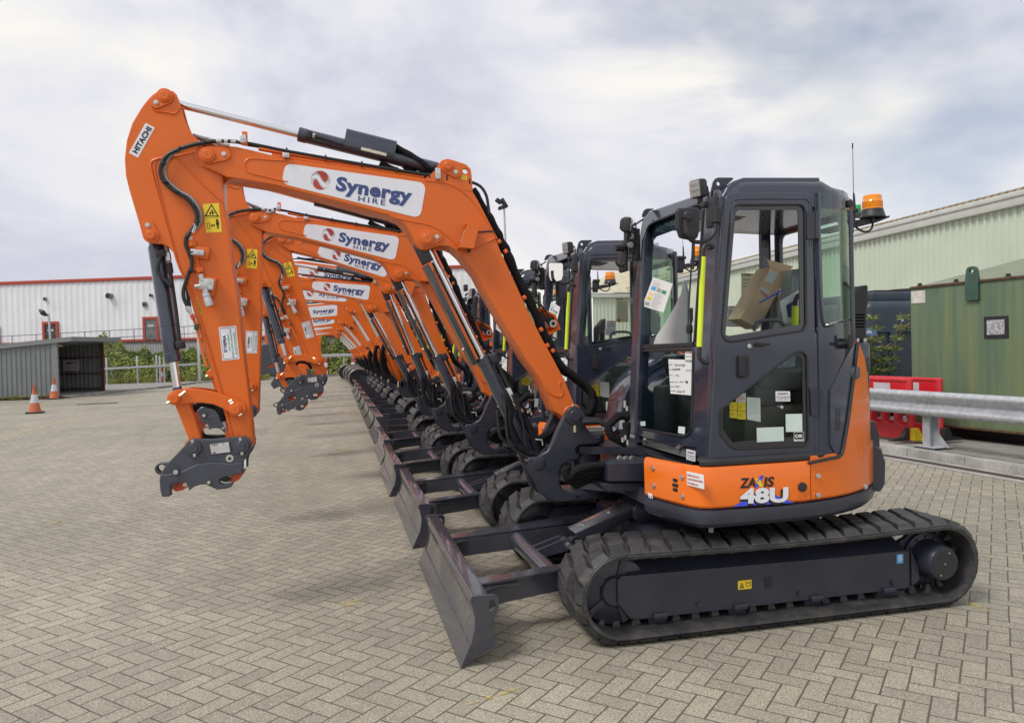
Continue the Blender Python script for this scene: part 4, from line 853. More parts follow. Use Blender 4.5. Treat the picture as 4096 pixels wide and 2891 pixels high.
    for k in range(n):
        s0 = k * pit
        for ys in (yc - .045, yc + .045):
            b.rings([[P(s0 - pit * .22, ys - .022, -.03), P(s0 + pit * .22, ys - .022, -.03), P(s0 + pit * .22, ys + .022, -.03), P(s0 - pit * .22, ys + .022, -.03)],
                     [P(s0 - pit * .12, ys - .012, -.075), P(s0 + pit * .12, ys - .012, -.075), P(s0 + pit * .12, ys + .012, -.075), P(s0 - pit * .12, ys + .012, -.075)]])
    return b.build(name, parent, sharp=48 if not (pads or studs) else 25)
def undercarriage(parent, W, xf, xr, r, tw, pads=False, studs=False, steel=None, mt=DARKM):
    """both crawlers; near one spans y 0..tw"""
    for near in (1, 0):
        y0 = 0 if near else W - tw; y1 = y0 + tw; yo = y0 if near else y1; s = 1 if near else -1
        tr = rubber_track(parent, y0, y1, xf, xr, r, m=(STEELTR if studs else RUBBER if not pads else mat('pad link steel', (.03, .03, .034), .5)), lug=.115 if not (pads or studs) else .15, pads=pads or studs, studs=studs, name='track')
        ri = r - .075
        # idler and sprocket
        b = mb(mt); ym = y0 + tw / 2
        b.tube([(xf, ym - .06, r), (xf, ym - .05, r), (xf, ym + .05, r), (xf, ym + .06, r)], [ri * .9, ri, ri, ri * .9], n=32)
        b.cyl((xf, ym - .085, r), (xf, ym + .085, r), ri * .45, n=20, bev=.01)
        for k in range(5): a = k * 2 * pi / 5; b.box((xf + cos(a) * ri * .6, ym - s * .06, r + sin(a) * ri * .6), (ri * .7, .02, .03), Matrix.Rotation(-a, 3, 'Y'))
        b.build('idler', tr)
        b = mb(mt); pts = []
        for k in range(22): a = 2 * pi * k / 22; q = ri * (1.04 if k % 2 else .9); pts.append((xr + q * cos(a), r + q * sin(a)))
        b.plate(side(ym + .02), fillet(pts, .01, 2), 0, .04, bev=.006)
        yh = yo + s * .015; b.tube([(xr, ym, r), (xr, ym - s * .04, r), (xr, ym - s * .045, r), (xr, yo + s * .05, r), (xr, yh + s * .012, r), (xr, yh, r)], [ri * .83, ri * .80, .115, .105, .100, .094], n=36)
        b.m(BLACK); b.cyl((xr, yh, r), (xr, yh - s * .004, r), .086, n=32, bev=.002)
        b.m(BRASS); 
        for q in ((0, 0), (.03, .062), (-.03, -.065)): b.cyl((xr + q[0], yh - s * .004, r + q[1]), (xr + q[0], yh - s * .008, r + q[1]), .005, n=8)
        b.m(mt)
        for k in range(12): a = 2 * pi * k / 12; b.bolt((xr + cos(a) * ri * .68, ym - s * .04, r + sin(a) * ri * .68), (0, -s, 0), .009, .012)
        b.build('sprocket', tr)
        # side frame
        b = mb(mt); yf = yo + s * .10
        zt, zb = r * 1.33, r * .55
        X0, X1 = xf + ri * .12, xr - ri * 1.0
        pts = [(X0 - .02, zb + .06), (X0 + .05, zb - .03), (X0 + .12, zb - .04), (X1 + .02, zb - .035), (X1 + .02, zt - .02), (X0, zt), (X0 - .02, zt - .02)]
        hx = X0 + (X1 - X0) * .49
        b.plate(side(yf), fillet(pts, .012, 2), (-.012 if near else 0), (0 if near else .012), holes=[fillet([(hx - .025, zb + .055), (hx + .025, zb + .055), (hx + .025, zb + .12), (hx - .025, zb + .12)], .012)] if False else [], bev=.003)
        ya = yf + s * .006; yb = yo + s * (tw - .06)
        b.rings([[(X0 + .03, ya, zb), (X1, ya, zb), (X1, yb, zb), (X0 + .03, yb, zb)], [(X0 + .03, ya, zt - .015), (X1, ya, zt - .015), (X1, yb, zt - .015), (X0 + .03, yb, zt - .015)], [(X0 + .08, ya + s * .10, zt + .055), (X1 - .02, ya + s * .10, zt + .055), (X1 - .02, yb - s * .03, zt + .055), (X0 + .08, yb - s * .03, zt + .055)]])
        # rollers, top roller, track guide
        for k in range(4): x = X0 + .22 + k * (X1 - X0 - .35) / 3; b.cyl((x, ym - .07, zb - .055), (x, ym + .07, zb - .055), .055, n=18); b.box((x, yf - s * .005, zb - .03), (.08, .03, .035), bev=.006)
        b.m(mt)
        for k in range(3): b.bolt((X0 + .45 + k * (X1 - X0 - .55) / 2, yf, zb + .01), (0, -s, 0), .012, .018)
        b.cyl(((X0 + X1) / 2 + .02, yf + s * .03, zt + .09), ((X0 + X1) / 2 + .02, yf + s * .18, zt + .09), .028, n=18)
        b.plate(Plane((X1 + .03, yf - s * .0, 0), (.92, .0, 0), (0, 0, 1)), [(0, zb - .02), (.055, zb + .01), (.045, zb + .09), (0, zt - .02)], -.006, .006, bev=.002)
        b.m(INK).plate(side(yf) if near else side(yf + .002), fillet([(hx - .025, zb + .055), (hx + .025, zb + .055), (hx + .025, zb + .12), (hx - .025, zb + .12)], .012), -.0005, .0015, bev=0)  # black patch painted on for the dark opening in the side frame
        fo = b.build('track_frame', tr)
        if near:
            pl = side(yf); b = mb(YELLOW); sx = X0 + (X1 - X0) * .385 if not pads else X0 + .3; b.plate(pl, fillet([(sx, zb + .065), (sx + .085, zb + .065), (sx + .085, zb + .115), (sx, zb + .115)], .004), .001, .002, bev=0)
            b.m(INK).plate(pl, [(sx + .008, zb + .072), (sx + .040, zb + .072), (sx + .024, zb + .105)], .002, .0026, holes=[[(sx + .014, zb + .076), (sx + .034, zb + .076), (sx + .024, zb + .097)]], bev=0); b.plate(pl, [(sx + .050, zb + .080), (sx + .078, zb + .080), (sx + .078, zb + .106), (sx + .064, zb + .100), (sx + .050, zb + .106)], .002, .0026, holes=[[(sx + .053, zb + .083), (sx + .075, zb + .083), (sx + .075, zb + .100), (sx + .064, zb + .096), (sx + .053, zb + .100)]], bev=0); b.plate(pl, ell(sx + .024, zb + .083, .004, .006, 8), .002, .0026, bev=0)
            b.build('warning_label', tr)
            if not pads:
                b = mb(SKYP); sx = X1 - .07; b.plate(pl, fillet([(sx, zt - .085), (sx + .046, zt - .085), (sx + .046, zt - .03), (sx, zt - .03)], .003), .001, .002, bev=0); b.m(WHITE).plate(pl, ell(sx + .023, zt - .057, .014, .014, 16), .002, .0026, holes=[ell(sx + .023, zt - .057, .010, .010, 16)], bev=0); b.plate(pl, [(sx + .006, zt - .040), (sx + .04, zt - .040), (sx + .04, zt - .037), (sx + .006, zt - .037)], .002, .0026, bev=0); b.plate(pl, [(sx + .021, zt - .08), (sx + .025, zt - .08), (sx + .025, zt - .04), (sx + .021, zt - .04)], .002, .0026, bev=0); b.build('slinging_label', tr)
def wavy(b, pts, r, n=8, k=5): b.tube(smooth([Vector(p) for p in pts], k), r, n=n, wob=.5 if False else (.28 if b.mats[b.cur] is SLEEVE else 0))
def P3(pl, z, pts, d=0): return [pl.pt(a, c, d) for a, c in pl.px(z, *pts)]
# ---------------------------------------------------------------- compact excavator
CTR = (1.83, 0.98, 0.0)
def XZ(y, z, *pts): return side(y).px(z, *pts)
FOOT = XZ(1.04, 'K', (1035, 372))[0]
BA = XZ(1.08, 'A', (775, 655))[0]          # boom / arm pivot
def blade48(T):
    n = 0.0; S0 = side(0.0)
    prof = S0.px('H', (515, 962), (690, 947), (712, 975), (712, 1050), (690, 1085), (672, 1150), (675, 1230), (690, 1290), (685, 1318), (450, 1480), (445, 1465), (485, 1370), (520, 1280), (537, 1200), (540, 1120), (522, 1040), (505, 995))
    W = 1.957
    hole = S0.px('H', (642, 1000), (655, 985), (675, 990), (690, 1015), (690, 1055), (672, 1077), (650, 1072), (642, 1055))
    face = S0.px('H', (520, 985), (524, 1040), (541, 1120), (538, 1200), (521, 1280), (487, 1370), (450, 1462))
    root = thing_part = None
    b = mb(BLADE)
    f = [Vector((p[0], 0, p[1])) for p in face]; fr = smooth(f, 4)
    rows = [[(p.x + .004, y, max(p.z, 0.002)) for y in (.008, W - .008)] for p in fr] 
    back = [[(p.x + .020, y, max(p.z, .004)) for y in (.008, W - .008)] for p in fr]
    b.grid(rows, flip=True); b.grid(back)
    b.grid([rows[-1], back[-1]])
    # top tube, weld seam, cutting edge
    t0 = S0.px('H', (600, 968))[0]; tx, tz = f[0].x + .035, f[0].z
    b.tube([(f[0].x + .012, .008, f[0].z - .002), (f[0].x + .012, W - .008, f[0].z - .002)], .013, n=12)
    b.box((f[0].x + .05, W / 2, f[0].z + .004), (.075, W - .02, .012), bev=.003)
    b.tube([(fr[18].x + .003, .01, fr[18].z), (fr[18].x + .003, W - .01, fr[18].z)], .0045, n=6)
    # cutting edge plate
    a, c = fr[18], fr[-1]; b.rings([[(a.x - .004, -.003, a.z), (a.x + .014, -.003, a.z), (a.x + .014, W + .003, a.z), (a.x - .004, W + .003, a.z)], [(c.x - .010, -.003, .003), (c.x + .006, -.003, .0015), (c.x + .006, W + .003, .0015), (c.x - .010, W + .003, .003)]])
    bl = b.build('blade', T)
    for y in (0.0, W - .016): b = mb(BLADE); b.plate(side(y), fillet([(x, max(z, .004)) for x, z in prof], [.03, .02, .02, .02, .02, .02, .02, .01, .01, .003, .01, .02, .02, .02, .02, .02, .02]), -.016, 0, holes=[hole], bev=.002); b.build('end_plate', bl)
    # two arms with gussets and cross tube
    xb = f[0].x + .03
    for y, s in ((.36, 1), (1.42, -1)):
        b = mb(BLADE); b.rings([[(xb - .01, y, .16), (xb - .01, y, .285), (xb - .01, y + .075, .285), (xb - .01, y + .075, .16)], [(.62, y + .05 * s, .20), (.62, y + .05 * s, .315), (.62, y + .075 + .05 * s, .315), (.62, y + .075 + .05 * s, .20)], [(1.35, y + .10 * s, .27), (1.35, y + .10 * s, .36), (1.35, y + .175 + .0 * s, .36), (1.35, y + .175 + .0 * s, .27)]])
        # top flange and curved gussets
        b.rings([[(xb, y - .012, .287), (xb, y + .087, .287), (1.2, y + .16 + .0 * s, .358), (1.2, y + .06 * s, .358)], [(xb, y - .012, .297), (xb, y + .087, .297), (1.2, y + .16 + .0 * s, .368), (1.2, y + .06 * s, .368)]])
        for sg in (-1, 1):
            y0 = y + (.075 if sg > 0 else 0); rowt = []
            pts = [(xb, y0)] + [(xb + .01 + .30 * (k / 8), y0 + sg * (.16 * (1 - k / 8) ** 2.2)) for k in range(9)] + [(xb + .31, y0)]
            b.rings([[(p[0], p[1], .272) for p in pts], [(p[0], p[1], .282) for p in pts]])
        b.rings([[(xb - .005, y + .03, .10), (xb - .005, y + .05, .10), (xb - .005, y + .05, .17), (xb - .005, y + .03, .17)], [(xb + .22, y + .03, .175), (xb + .22, y + .05, .175), (xb + .22, y + .05, .2), (xb + .22, y + .03, .2)]])
        b.build('blade_arm', bl)
    b = mb(BLADE); b.cyl((.62, .42, .262), (.62, 1.45, .262), .055, n=28); b.tube([(.62, .50, .262), (.62, .51, .262)], [.062, .06], n=24)
    for y in (.86, .96): b.plate(side(y), fillet([(.60, .26), (.85, .30), (.86, .36), (.80, .375), (.62, .32)], .02), -.012, 0, bev=.003)
    b.m(ZINC).cyl((.83, .83, .335), (.83, 1.0, .335), .018, n=16); b.build('cross_tube', bl)
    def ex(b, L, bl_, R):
        b.m(mat('gloss guard with painted sheen', (.17, .175, .19), .12, coat=1)).box((L * .46, 0, -R - .016), (L * .84, .17, .008), bev=.002); b.m(DARKM).box((L * .46, -.079, -R + .016), (L * .84, .008, .072), bev=.002); b.box((L * .46, .079, -R + .016), (L * .84, .008, .072), bev=.002)  # guard top's base colour lightened to stand in for sky reflection
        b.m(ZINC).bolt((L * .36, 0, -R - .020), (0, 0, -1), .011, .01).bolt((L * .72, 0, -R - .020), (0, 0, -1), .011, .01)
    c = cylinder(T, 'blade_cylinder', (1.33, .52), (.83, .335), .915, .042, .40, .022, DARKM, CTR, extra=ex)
def frame48(T):
    b = mb(DARKM)
    # centre frame, turntable, blade pivots and hose stubs
    b.box((1.83, .98, .36), (1.15, 1.15, .20), bev=.03)
    for s in (0, 1):
        y = .40 if s == 0 else 1.56
        b.rings([[(1.35, y - .06, .28), (1.55, y - .06, .28), (1.55, y + .06, .28), (1.35, y + .06, .28)], [(1.3, .75 if s == 0 else 1.21, .42), (1.5, .75 if s == 0 else 1.21, .42), (1.5, .9 if s == 0 else 1.06, .42), (1.3, .9 if s == 0 else 1.06, .42)]])
        for x in (1.3, 2.3): b.box((x + .05, .5 if s == 0 else 1.46, .33), (.22, .5, .13), bev=.03)
    b.cyl((1.83, .98, .44), (1.83, .98, .585), .40, n=48, bev=.01)
    for y in (.82, 1.02): b.plate(side(y), fillet([(1.24, .56), (1.36, .60), (1.60, .56), (1.85, .50), (1.80, .30), (1.52, .26), (1.40, .36), (1.26, .48)], .04), -.05, 0, bev=.01)
    b.cyl((1.33, .80, .52), (1.33, 1.08, .52), .075, n=24, bev=.01); boss(b, (1.33, .52), .80, .055, .012, .7, DARKM)
    b.m(DARKM)
    b.build('undercarriage_frame', T)
    b = mb(STEELH)
    for k in range(2): wavy(b, [(1.55, .7 + .06 * k, .30), (1.40, .62 + .05 * k, .38), (1.25, .60 + .05 * k, .40), (1.1, .66 + .05 * k, .36), (.95, .78 + .05 * k, .34)], .013)
    wavy(b, [(1.62, .55, .30), (1.70, .50, .42), (1.78, .55, .50)], .012); b.m(GREYP).cyl((1.46, .16, .62), (1.45, .15, .53), .014, n=10).cyl((1.52, .2, .62), (1.52, .2, .55), .012, n=10); b.cyl((1.98, .2, .62), (1.98, .2, .57), .01, n=10)
    b.build('travel_hoses', T)
def swing48(T):
    """swing casting, kingpin and the lugs on the slewing body"""
    S = side(1.04)
    out = S.px('K', (952, 360), (965, 330), (1000, 307), (1040, 303), (1072, 322), (1090, 350), (1110, 400), (1150, 480), (1190, 545), (1225, 575), (1283, 568), (1287, 628), (1225, 645), (1100, 650), (1066, 668), (1052, 700), (1062, 727), (1085, 740), (1086, 772), (1062, 790), (985, 798), (925, 840), (902, 900), (905, 1000), (935, 1065), (985, 1090), (1050, 1098), (1075, 1112), (1070, 1142), (1035, 1162), (865, 1175), (800, 1160), (725, 1095), (655, 905), (600, 800), (620, 760), (690, 760), (790, 700), (832, 620), (872, 520), (915, 430))
    b = mb(CASTM); b.plate(S, out, -.05, 0, bev=.012, res=2); b.plate(S, out, -.31, -.26, bev=.012, res=2)
    f = FOOT
    # web between the plates and hinge knuckles
    kx = XZ(1.19, 'K', (1170, 740))[0][0]
    lowp = S.px('K', (707, 820))[0]
    b.rings([[(lowp[0] - .05, 1.06, lowp[1] - .02), (lowp[0] + .05, 1.06, lowp[1] - .05), (lowp[0] + .05, 1.32, lowp[1] - .05), (lowp[0] - .05, 1.32, lowp[1] - .02)], [(lowp[0] + .06, 1.06, .60), (lowp[0] + .10, 1.06, .58), (lowp[0] + .10, 1.32, .58), (lowp[0] + .06, 1.32, .60)]])
    zt1 = S.px('K', (1250, 600))[0][1]; zb1 = S.px('K', (1050, 1125))[0][1]
    b.cyl((kx - .02, 1.19, zt1 - .035), (kx - .02, 1.19, zt1 + .035), .13, n=36, bev=.01); b.cyl((kx - .02, 1.19, zb1 - .03), (kx - .02, 1.19, zb1 + .035), .13, n=36, bev=.01)
    b.box((kx - .13, 1.19, zt1), (.22, .26, .07), bev=.01); b.box((kx - .13, 1.19, zb1), (.22, .26, .065), bev=.01)
    b.build('swing_casting', T)
    b = mb(CASTM); boss(b, f, 1.04, .062, .022, .62, CASTM); b.m(BRASS).cyl((f[0], 1.03, f[1] - .065), (f[0], 1.03, f[1] - .11), .013, n=6); b.cyl((f[0] - .01, 1.03, f[1] + .06), (f[0] - .01, 1.03, f[1] + .078), .011, n=6); b.build('foot_pin', T); b = mb(CASTM)
    boss(b, lowp, 1.04, .045, .004, .8, CASTM); b.build('cylinder_pin', T)
    b = mb(DARKM); zt = zt1 - .04; zb = zb1 + .04
    b.cyl((kx - .02, 1.19, zb), (kx - .02, 1.19, zt), .10, n=36, bev=.01)
    b.rings([[(kx - .10, 1.10, zt - .055), (kx + .25, .92, zt - .055), (1.55, .55, zt - .10), (1.75, .6, zt - .10), (1.75, 1.5, zt - .10), (kx + .2, 1.42, zt - .055), (kx - .10, 1.28, zt - .055)], [(kx - .10, 1.10, zt - .005), (kx + .25, .92, zt - .005), (1.55, .55, zt - .06), (1.75, .6, zt - .06), (1.75, 1.5, zt - .06), (kx + .2, 1.42, zt - .005), (kx - .10, 1.28, zt - .005)]])
    b.rings([[(kx - .10, 1.08, zb), (1.5, .55, zb), (1.75, .6, zb), (1.75, 1.5, zb), (kx - .10, 1.30, zb)], [(kx - .10, 1.08, zb + .05), (1.5, .55, zb + .05), (1.75, .6, zb + .05), (1.75, 1.5, zb + .05), (kx - .10, 1.30, zb + .05)]])
    b.box((1.42, 1.05, (zt + zb) / 2), (.35, .6, zt - zb - .12), bev=.03)
    b.m(ZINC)
    S8 = side(.88)
    for q in ((1455, 772), (1512, 775), (1570, 772)): p = XZ(.80, 'K', q)[0]; b.bolt((p[0], .80, p[1]), (0, -1, 0), .016, .016)
    b.build('swing_bracket', T)
    # hose guard box and sleeved hoses
    S6 = side(.60); q = S6.px('K', (1345, 812), (1715, 805), (1735, 990), (1355, 990))
    b = mb(DARKM); b.plate(S6, fillet(q[::-1], .008), -.16, 0, bev=.008); b.plate(side(.62), [(q[0][0] + .0, q[3][1] - .06), (q[1][0] + .1, q[2][1] - .06), (q[1][0] + .1, q[2][1] - .01), (q[0][0] - .05, q[3][1] - .01)], -.3, 0, bev=.004); b.build('hose_guard', T)
    b = mb(SLEEVE)
    for k, zz in enumerate((835, 880, 925, 965)): wavy(b, P3(side(.66 + .04 * k), 'K', [(945, 860 + 10 * k), (975, 900 + zz * .06), (1050, zz + 50), (1180, zz + 10), (1350, zz - 10)]), .026 - .002 * k, n=10)
    b.m(HOSE)
    for k in range(4): wavy(b, P3(side(1.0 - .05 * k), 'K', [(1110, 405 + 12 * k), (1230, 405 + 10 * k), (1310, 440 + 8 * k), (1350, 500), (1370, 590)]), .010)
    b.m(SLEEVE); wavy(b, P3(side(.85), 'K', [(1540, 385), (1450, 380), (1390, 430), (1350, 480), (1380, 560), (1470, 610), (1520, 630)]), .03); wavy(b, P3(side(.8), 'K', [(1520, 440), (1520, 520), (1500, 600)]), .028)
    b.m(ZINC)
    for k in range(6): p = P3(side(.95), 'K', [(1160 + 16 * k, 490 + (k % 2) * 25)])[0]; b.cyl(p, p + Vector((.05, 0, 0)), .010, n=6)
    for q in ((1505, 280), (1505, 300), (1525, 330), (1510, 600), (1485, 620), (1530, 645)): p = P3(side(.75), 'K', [q])[0]; b.cyl(p, p + Vector((0, 0, .03)), .011, n=6)
    b.build('service_hoses', T)
def boom48(T):
    S = side(1.08); A = lambda *p: S.px('A', *p); C = lambda *p: S.px('C', *p); D = lambda *p: S.px('D', *p)
    top = A((712, 655), (714, 620), (735, 592), (770, 578), (865, 571), (1000, 581), (1130, 610)) + C((95, 542), (700, 628), (1380, 725), (1480, 742), (1640, 775), (1760, 810), (1832, 850), (1880, 930), (1920, 1005), (1960, 1085), (2015, 1190)) + D((420, 345), (500, 520), (570, 672), (660, 852), (705, 930), (790, 1090), (843, 1225))
    fx, fz = FOOT
    foot = [(fx + .055 * cos(a), fz + .055 * sin(a)) for a in [radians(k) for k in (20, -10, -40, -70, -100, -130, -160)]]
    bot = D((735, 1262), (690, 1160), (637, 1057), (580, 985), (520, 890), (450, 775), (400, 688), (330, 565), (290, 488)) + C((1790, 1518), (1720, 1432), (1660, 1378), (1600, 1353), (1520, 1350), (1460, 1366), (1410, 1385), (1365, 1383), (1320, 1352), (1290, 1305), (1265, 1250), (1215, 1168), (1150, 1105), (1060, 1066), (500, 918), (0, 787)) + A((920, 825), (850, 790), (760, 752), (725, 710))
    b = mb(ORANGE); b.plate(S, top + foot + bot, -.225, 0, bev=.005)
    bm_ = b.build('boom', T, sharp=28)
    b = mb(ORANGE)
    br = C((1375, 740), (1440, 690), (1485, 650), (1512, 600), (1545, 560), (1590, 546), (1640, 555), (1770, 598), (1812, 640), (1822, 700), (1832, 852), (1700, 830), (1500, 760))
    for y in (1.078, 1.275): b.plate(side(y), br, -.028, 0, holes=[ell(*C((1762, 660))[0], .017, n=14)], bev=.003)
    for pts, y in ((C((1060, 1078), (1250, 1122), (1400, 1150), (1500, 1190), (1620, 1280), (1700, 1372)), 1.079), (C((1390, 748), (1520, 758), (1640, 790), (1750, 860), (1850, 960), (1940, 1090), (2060, 1290)), 1.079), (A((1420, 697), (1300, 690), (1150, 678), (1095, 686), (1070, 720), (1080, 765), (1120, 795), (1260, 830), (1420, 868)), 1.079)):
        b.tube(smooth([side(y).pt(*p) for p in pts], 4), .0045, n=6)
    b.tube([side(1.079).pt(*p) for p in D((280, 345), (395, 285))], .006, n=6)
    wb = smooth([side(1.079).pt(*p) for p in XZ(1.08, 'K', (770, 115), (800, 160), (855, 190), (905, 195), (925, 170), (915, 130), (895, 90), (910, 60))], 3); b.tube(wb, .006, n=6)
    b.build('weld_beads', bm_); b = mb(ORANGE)
    # foot collar
    b.tube([(fx, 1.095, fz), (fx, 1.085, fz), (fx, 1.075, fz)], [.075, .072, .06], n=30); b.build('foot_collar', bm_); b = mb(ORANGE)
    p1, p2 = A((775, 655))[0], A((905, 645))[0]; boss(b, p1, 1.068, .043, .014, .7); keeper(b, p1, p2, 1.08, .052, .038)
    b.build('nose_pin', bm_); b = mb(ORANGE); p1, p2 = C((1600, 617))[0], C((1670, 672))[0]; boss(b, p1, 1.066, .033, .012, .7); keeper(b, p1, p2, 1.078, .045, .036)
    b.build('cylinder_pin', bm_); b = mb(ORANGE); p1, p2 = C((1408, 1287))[0], C((1497, 1270))[0]; boss(b, p1, 1.068, .042, .014, .7); keeper(b, p1, p2, 1.08, .055, .036)
    b.build('cylinder_pin', bm_)
    # yellow tag, clamps
    b = mb(YELLOW); q = C((1730, 698), (1780, 703), (1776, 742), (1726, 736)); b.plate(side(1.078), q[::-1], 0, .0015, bev=0); b.m(INK).plate(side(1.078), ell(*C((1754, 716))[0], .008, n=12), .0015, .002, holes=[ell(*C((1754, 716))[0], .005, n=12)], bev=0); b.build('hook_label', bm_)
    b = mb(ZINC)
    for (zz, q, w, h) in (('C', (1510, 680), .035, .07), ('C', (100, 510), .04, .03), ('A', (1057, 515), .035, .05)):
        c_ = XZ(1.06, zz, q)[0]; b.box((c_[0], 1.075, c_[1]), (w, .03, h), bev=.004); b.bolt((c_[0], 1.06, c_[1]), (0, -1, 0), .008, .008); b.build('hose_clamp', bm_); b = mb(ZINC)
    b.m(ORANGE); c_ = XZ(1.06, 'A', (1068, 480))[0]; b.box((c_[0], 1.085, c_[1] - .02), (.03, .03, .08), bev=.003); b.build('clamp_bracket', bm_)
    # pipes and hoses along the top
    b = mb(ORANGE)
    for k, y in enumerate((1.10, 1.14, 1.2)): b.tube(smooth(P3(side(y), 'C', [(-150, 455 + 0 * k), (0, 482), (470, 560), (1000, 645), (1380, 702)]) if k else P3(side(y), 'C', [(-30, 512), (300, 565), (700, 622), (1100, 675), (1380, 712)]), 3), .0115, n=8)
    b.build('steel_pipes', bm_)
    b = mb(HOSE); h = P3(side(1.09), 'A', [(1030, 545), (1130, 560)]) + P3(side(1.09), 'C', [(0, 452), (110, 474), (470, 538), (800, 595), (1130, 650), (1420, 698), (1590, 724), (1800, 758), (1900, 800), (1955, 880), (1975, 980), (1985, 1055)]); wavy(b, h, .010)
    wavy(b, P3(side(1.16), 'A', [(1010, 545), (1100, 568), (1300, 600)]) + P3(side(1.16), 'C', [(300, 520), (900, 625), (1400, 715)]), .009)
    for q in ((110, 474), (470, 538), (805, 596), (1130, 650), (1425, 699), (1590, 724), (1800, 758)): p = P3(side(1.09), 'C', [q])[0]; b.box(p, (.010, .030, .034), bev=.002)
    wavy(b, P3(side(1.079), 'D', [(295, 252), (330, 250), (360, 246), (385, 250), (395, 262)]), .005)
    b.build('control_hoses', bm_)
    b = mb(SLEEVE)
    mid = P3(side(1.18), 'D', [(268, 10), (300, 70), (345, 150), (395, 235), (425, 300), (455, 355), (500, 465), (545, 555), (590, 640), (630, 730), (670, 820), (705, 895), (735, 960), (775, 1020), (840, 1070), (905, 1120), (945, 1170), (950, 1230), (925, 1290)])
    wavy(b, mid, [.030] * 400, n=10, k=5); wavy(b, [p + Vector((-.02, -.05, .02)) for p in mid[11:]], .022, n=10)
    b.m(ORANGE)
    for q in ((418, 305), (455, 360), (690, 890), (720, 920), (655, 800), (560, 620)): p = P3(side(1.09), 'D', [q])[0]; b.box(p, (.026, .03, .022), Matrix.Rotation(.95, 3, 'Y'), bev=.003)
    b.build('hose_bundle', bm_)
    # boom work light in its orange guard
    L = side(1.0); q = L.px('C', (1780, 1135), (1888, 1165), (1835, 1380), (1700, 1368))
    b = mb(ORANGE); Wv = [Vector((p[0], 0, p[1])) for p in q]
    def slab(p, r_, t): 
        d = (r_ - p); n_ = Vector((-d.z, 0, d.x)).normalized() * t; b.rings([[Vector((v.x, .982, v.z)) for v in (p, r_, r_ + n_, p + n_)], [Vector((v.x, 1.085, v.z)) for v in (p, r_, r_ + n_, p + n_)]])
    slab(Wv[0], Wv[1], -.006); slab(Wv[1], Wv[2], -.006); slab(Wv[2], Wv[3], -.006)
    b.plate(side(.980), [q[3], q[2], q[1], q[0]], -.0015, .004, bev=.001)
    b.build('light_guard', bm_)
    b = mb(BLACK); c_ = Wv[0].lerp(Wv[2], .5); d = (Wv[0] - Wv[3]).normalized(); ang = atan2(d.z, d.x); b.box((c_.x, 1.045, c_.z), (.11, .06, .05), Matrix.Rotation(-ang, 3, 'Y'), bev=.01); p = P3(side(1.04), 'C', [(1795, 1395)])[0]; b.cyl(p + Vector((0, 0, .02)), p - Vector((0, 0, .01)), .012, n=8)
    b.m(CLEAR); m_ = Wv[0].lerp(Wv[3], .5); b.box((m_.x + .008, 1.045, m_.z), (.085, .055, .006), Matrix.Rotation(-ang, 3, 'Y'), bev=.002); b.build('boom_light', bm_)
    # quick coupler valve in its orange guard behind the boom
    Lq = lambda y, *p: XZ(y, 'L', *p)
    g = Lq(1.5, (700, 885), (735, 880), (865, 950), (912, 1080), (810, 1135), (795, 1120), (885, 1075), (850, 965), (735, 895)); b = mb(ORANGE); b.plate(side(1.5), g[::-1], -.16, 0, bev=.001); b.plate(side(1.5), Lq(1.5, (700, 885), (735, 882), (860, 955), (905, 1078), (800, 1125), (720, 1000))[::-1], -.165, -.155, bev=.001); b.build('valve_guard', bm_)
    b = mb(BLACK); v = P3(side(1.52), 'L', [(715, 920), (765, 1010), (790, 985), (830, 1030)]); b.cyl(v[0], v[1], .022, n=12).cyl(v[2], v[3], .03, n=14).m(ZINC).cyl(v[3] + Vector((0, .01, 0)), v[3] - Vector((0, .03, 0)), .026, n=20).m(BLACK).cyl(v[3] - Vector((0, .03, 0)), v[3] - Vector((0, .032, 0)), .014, n=14); wavy(b, P3(side(1.48), 'L', [(650, 830), (690, 835), (740, 870), (780, 930), (805, 980)]), .008); b.m(ZINC).cyl(v[1], v[1] + Vector((.02, 0, -.04)), .014, n=6); b.build('coupler_valve', bm_)
    # sticker
    q = C((95, 587), (1402, 770), (1345, 1097), (60, 775)); t = C((560, 832), (1262, 950)); hh = C((768, 936), (1018, 976)); c_, e_ = C((420, 745), (420, 655))
    synergy_sign(bm_, S, q[::-1], None, t[0], t[1], .084, hh[0], hh[1], .032, c_, abs(e_[1] - c_[1]) * .99)
    return bm_
def pict_triangle(b, pl, c, s, d): b.plate(pl, [(c[0] - s, c[1] - s * .85), (c[0] + s, c[1] - s * .85), (c[0], c[1] + s * .95)], d, d + .0005, holes=[[(c[0] - s * .74, c[1] - s * .70), (c[0] + s * .74, c[1] - s * .70), (c[0], c[1] + s * .68)]], bev=0)
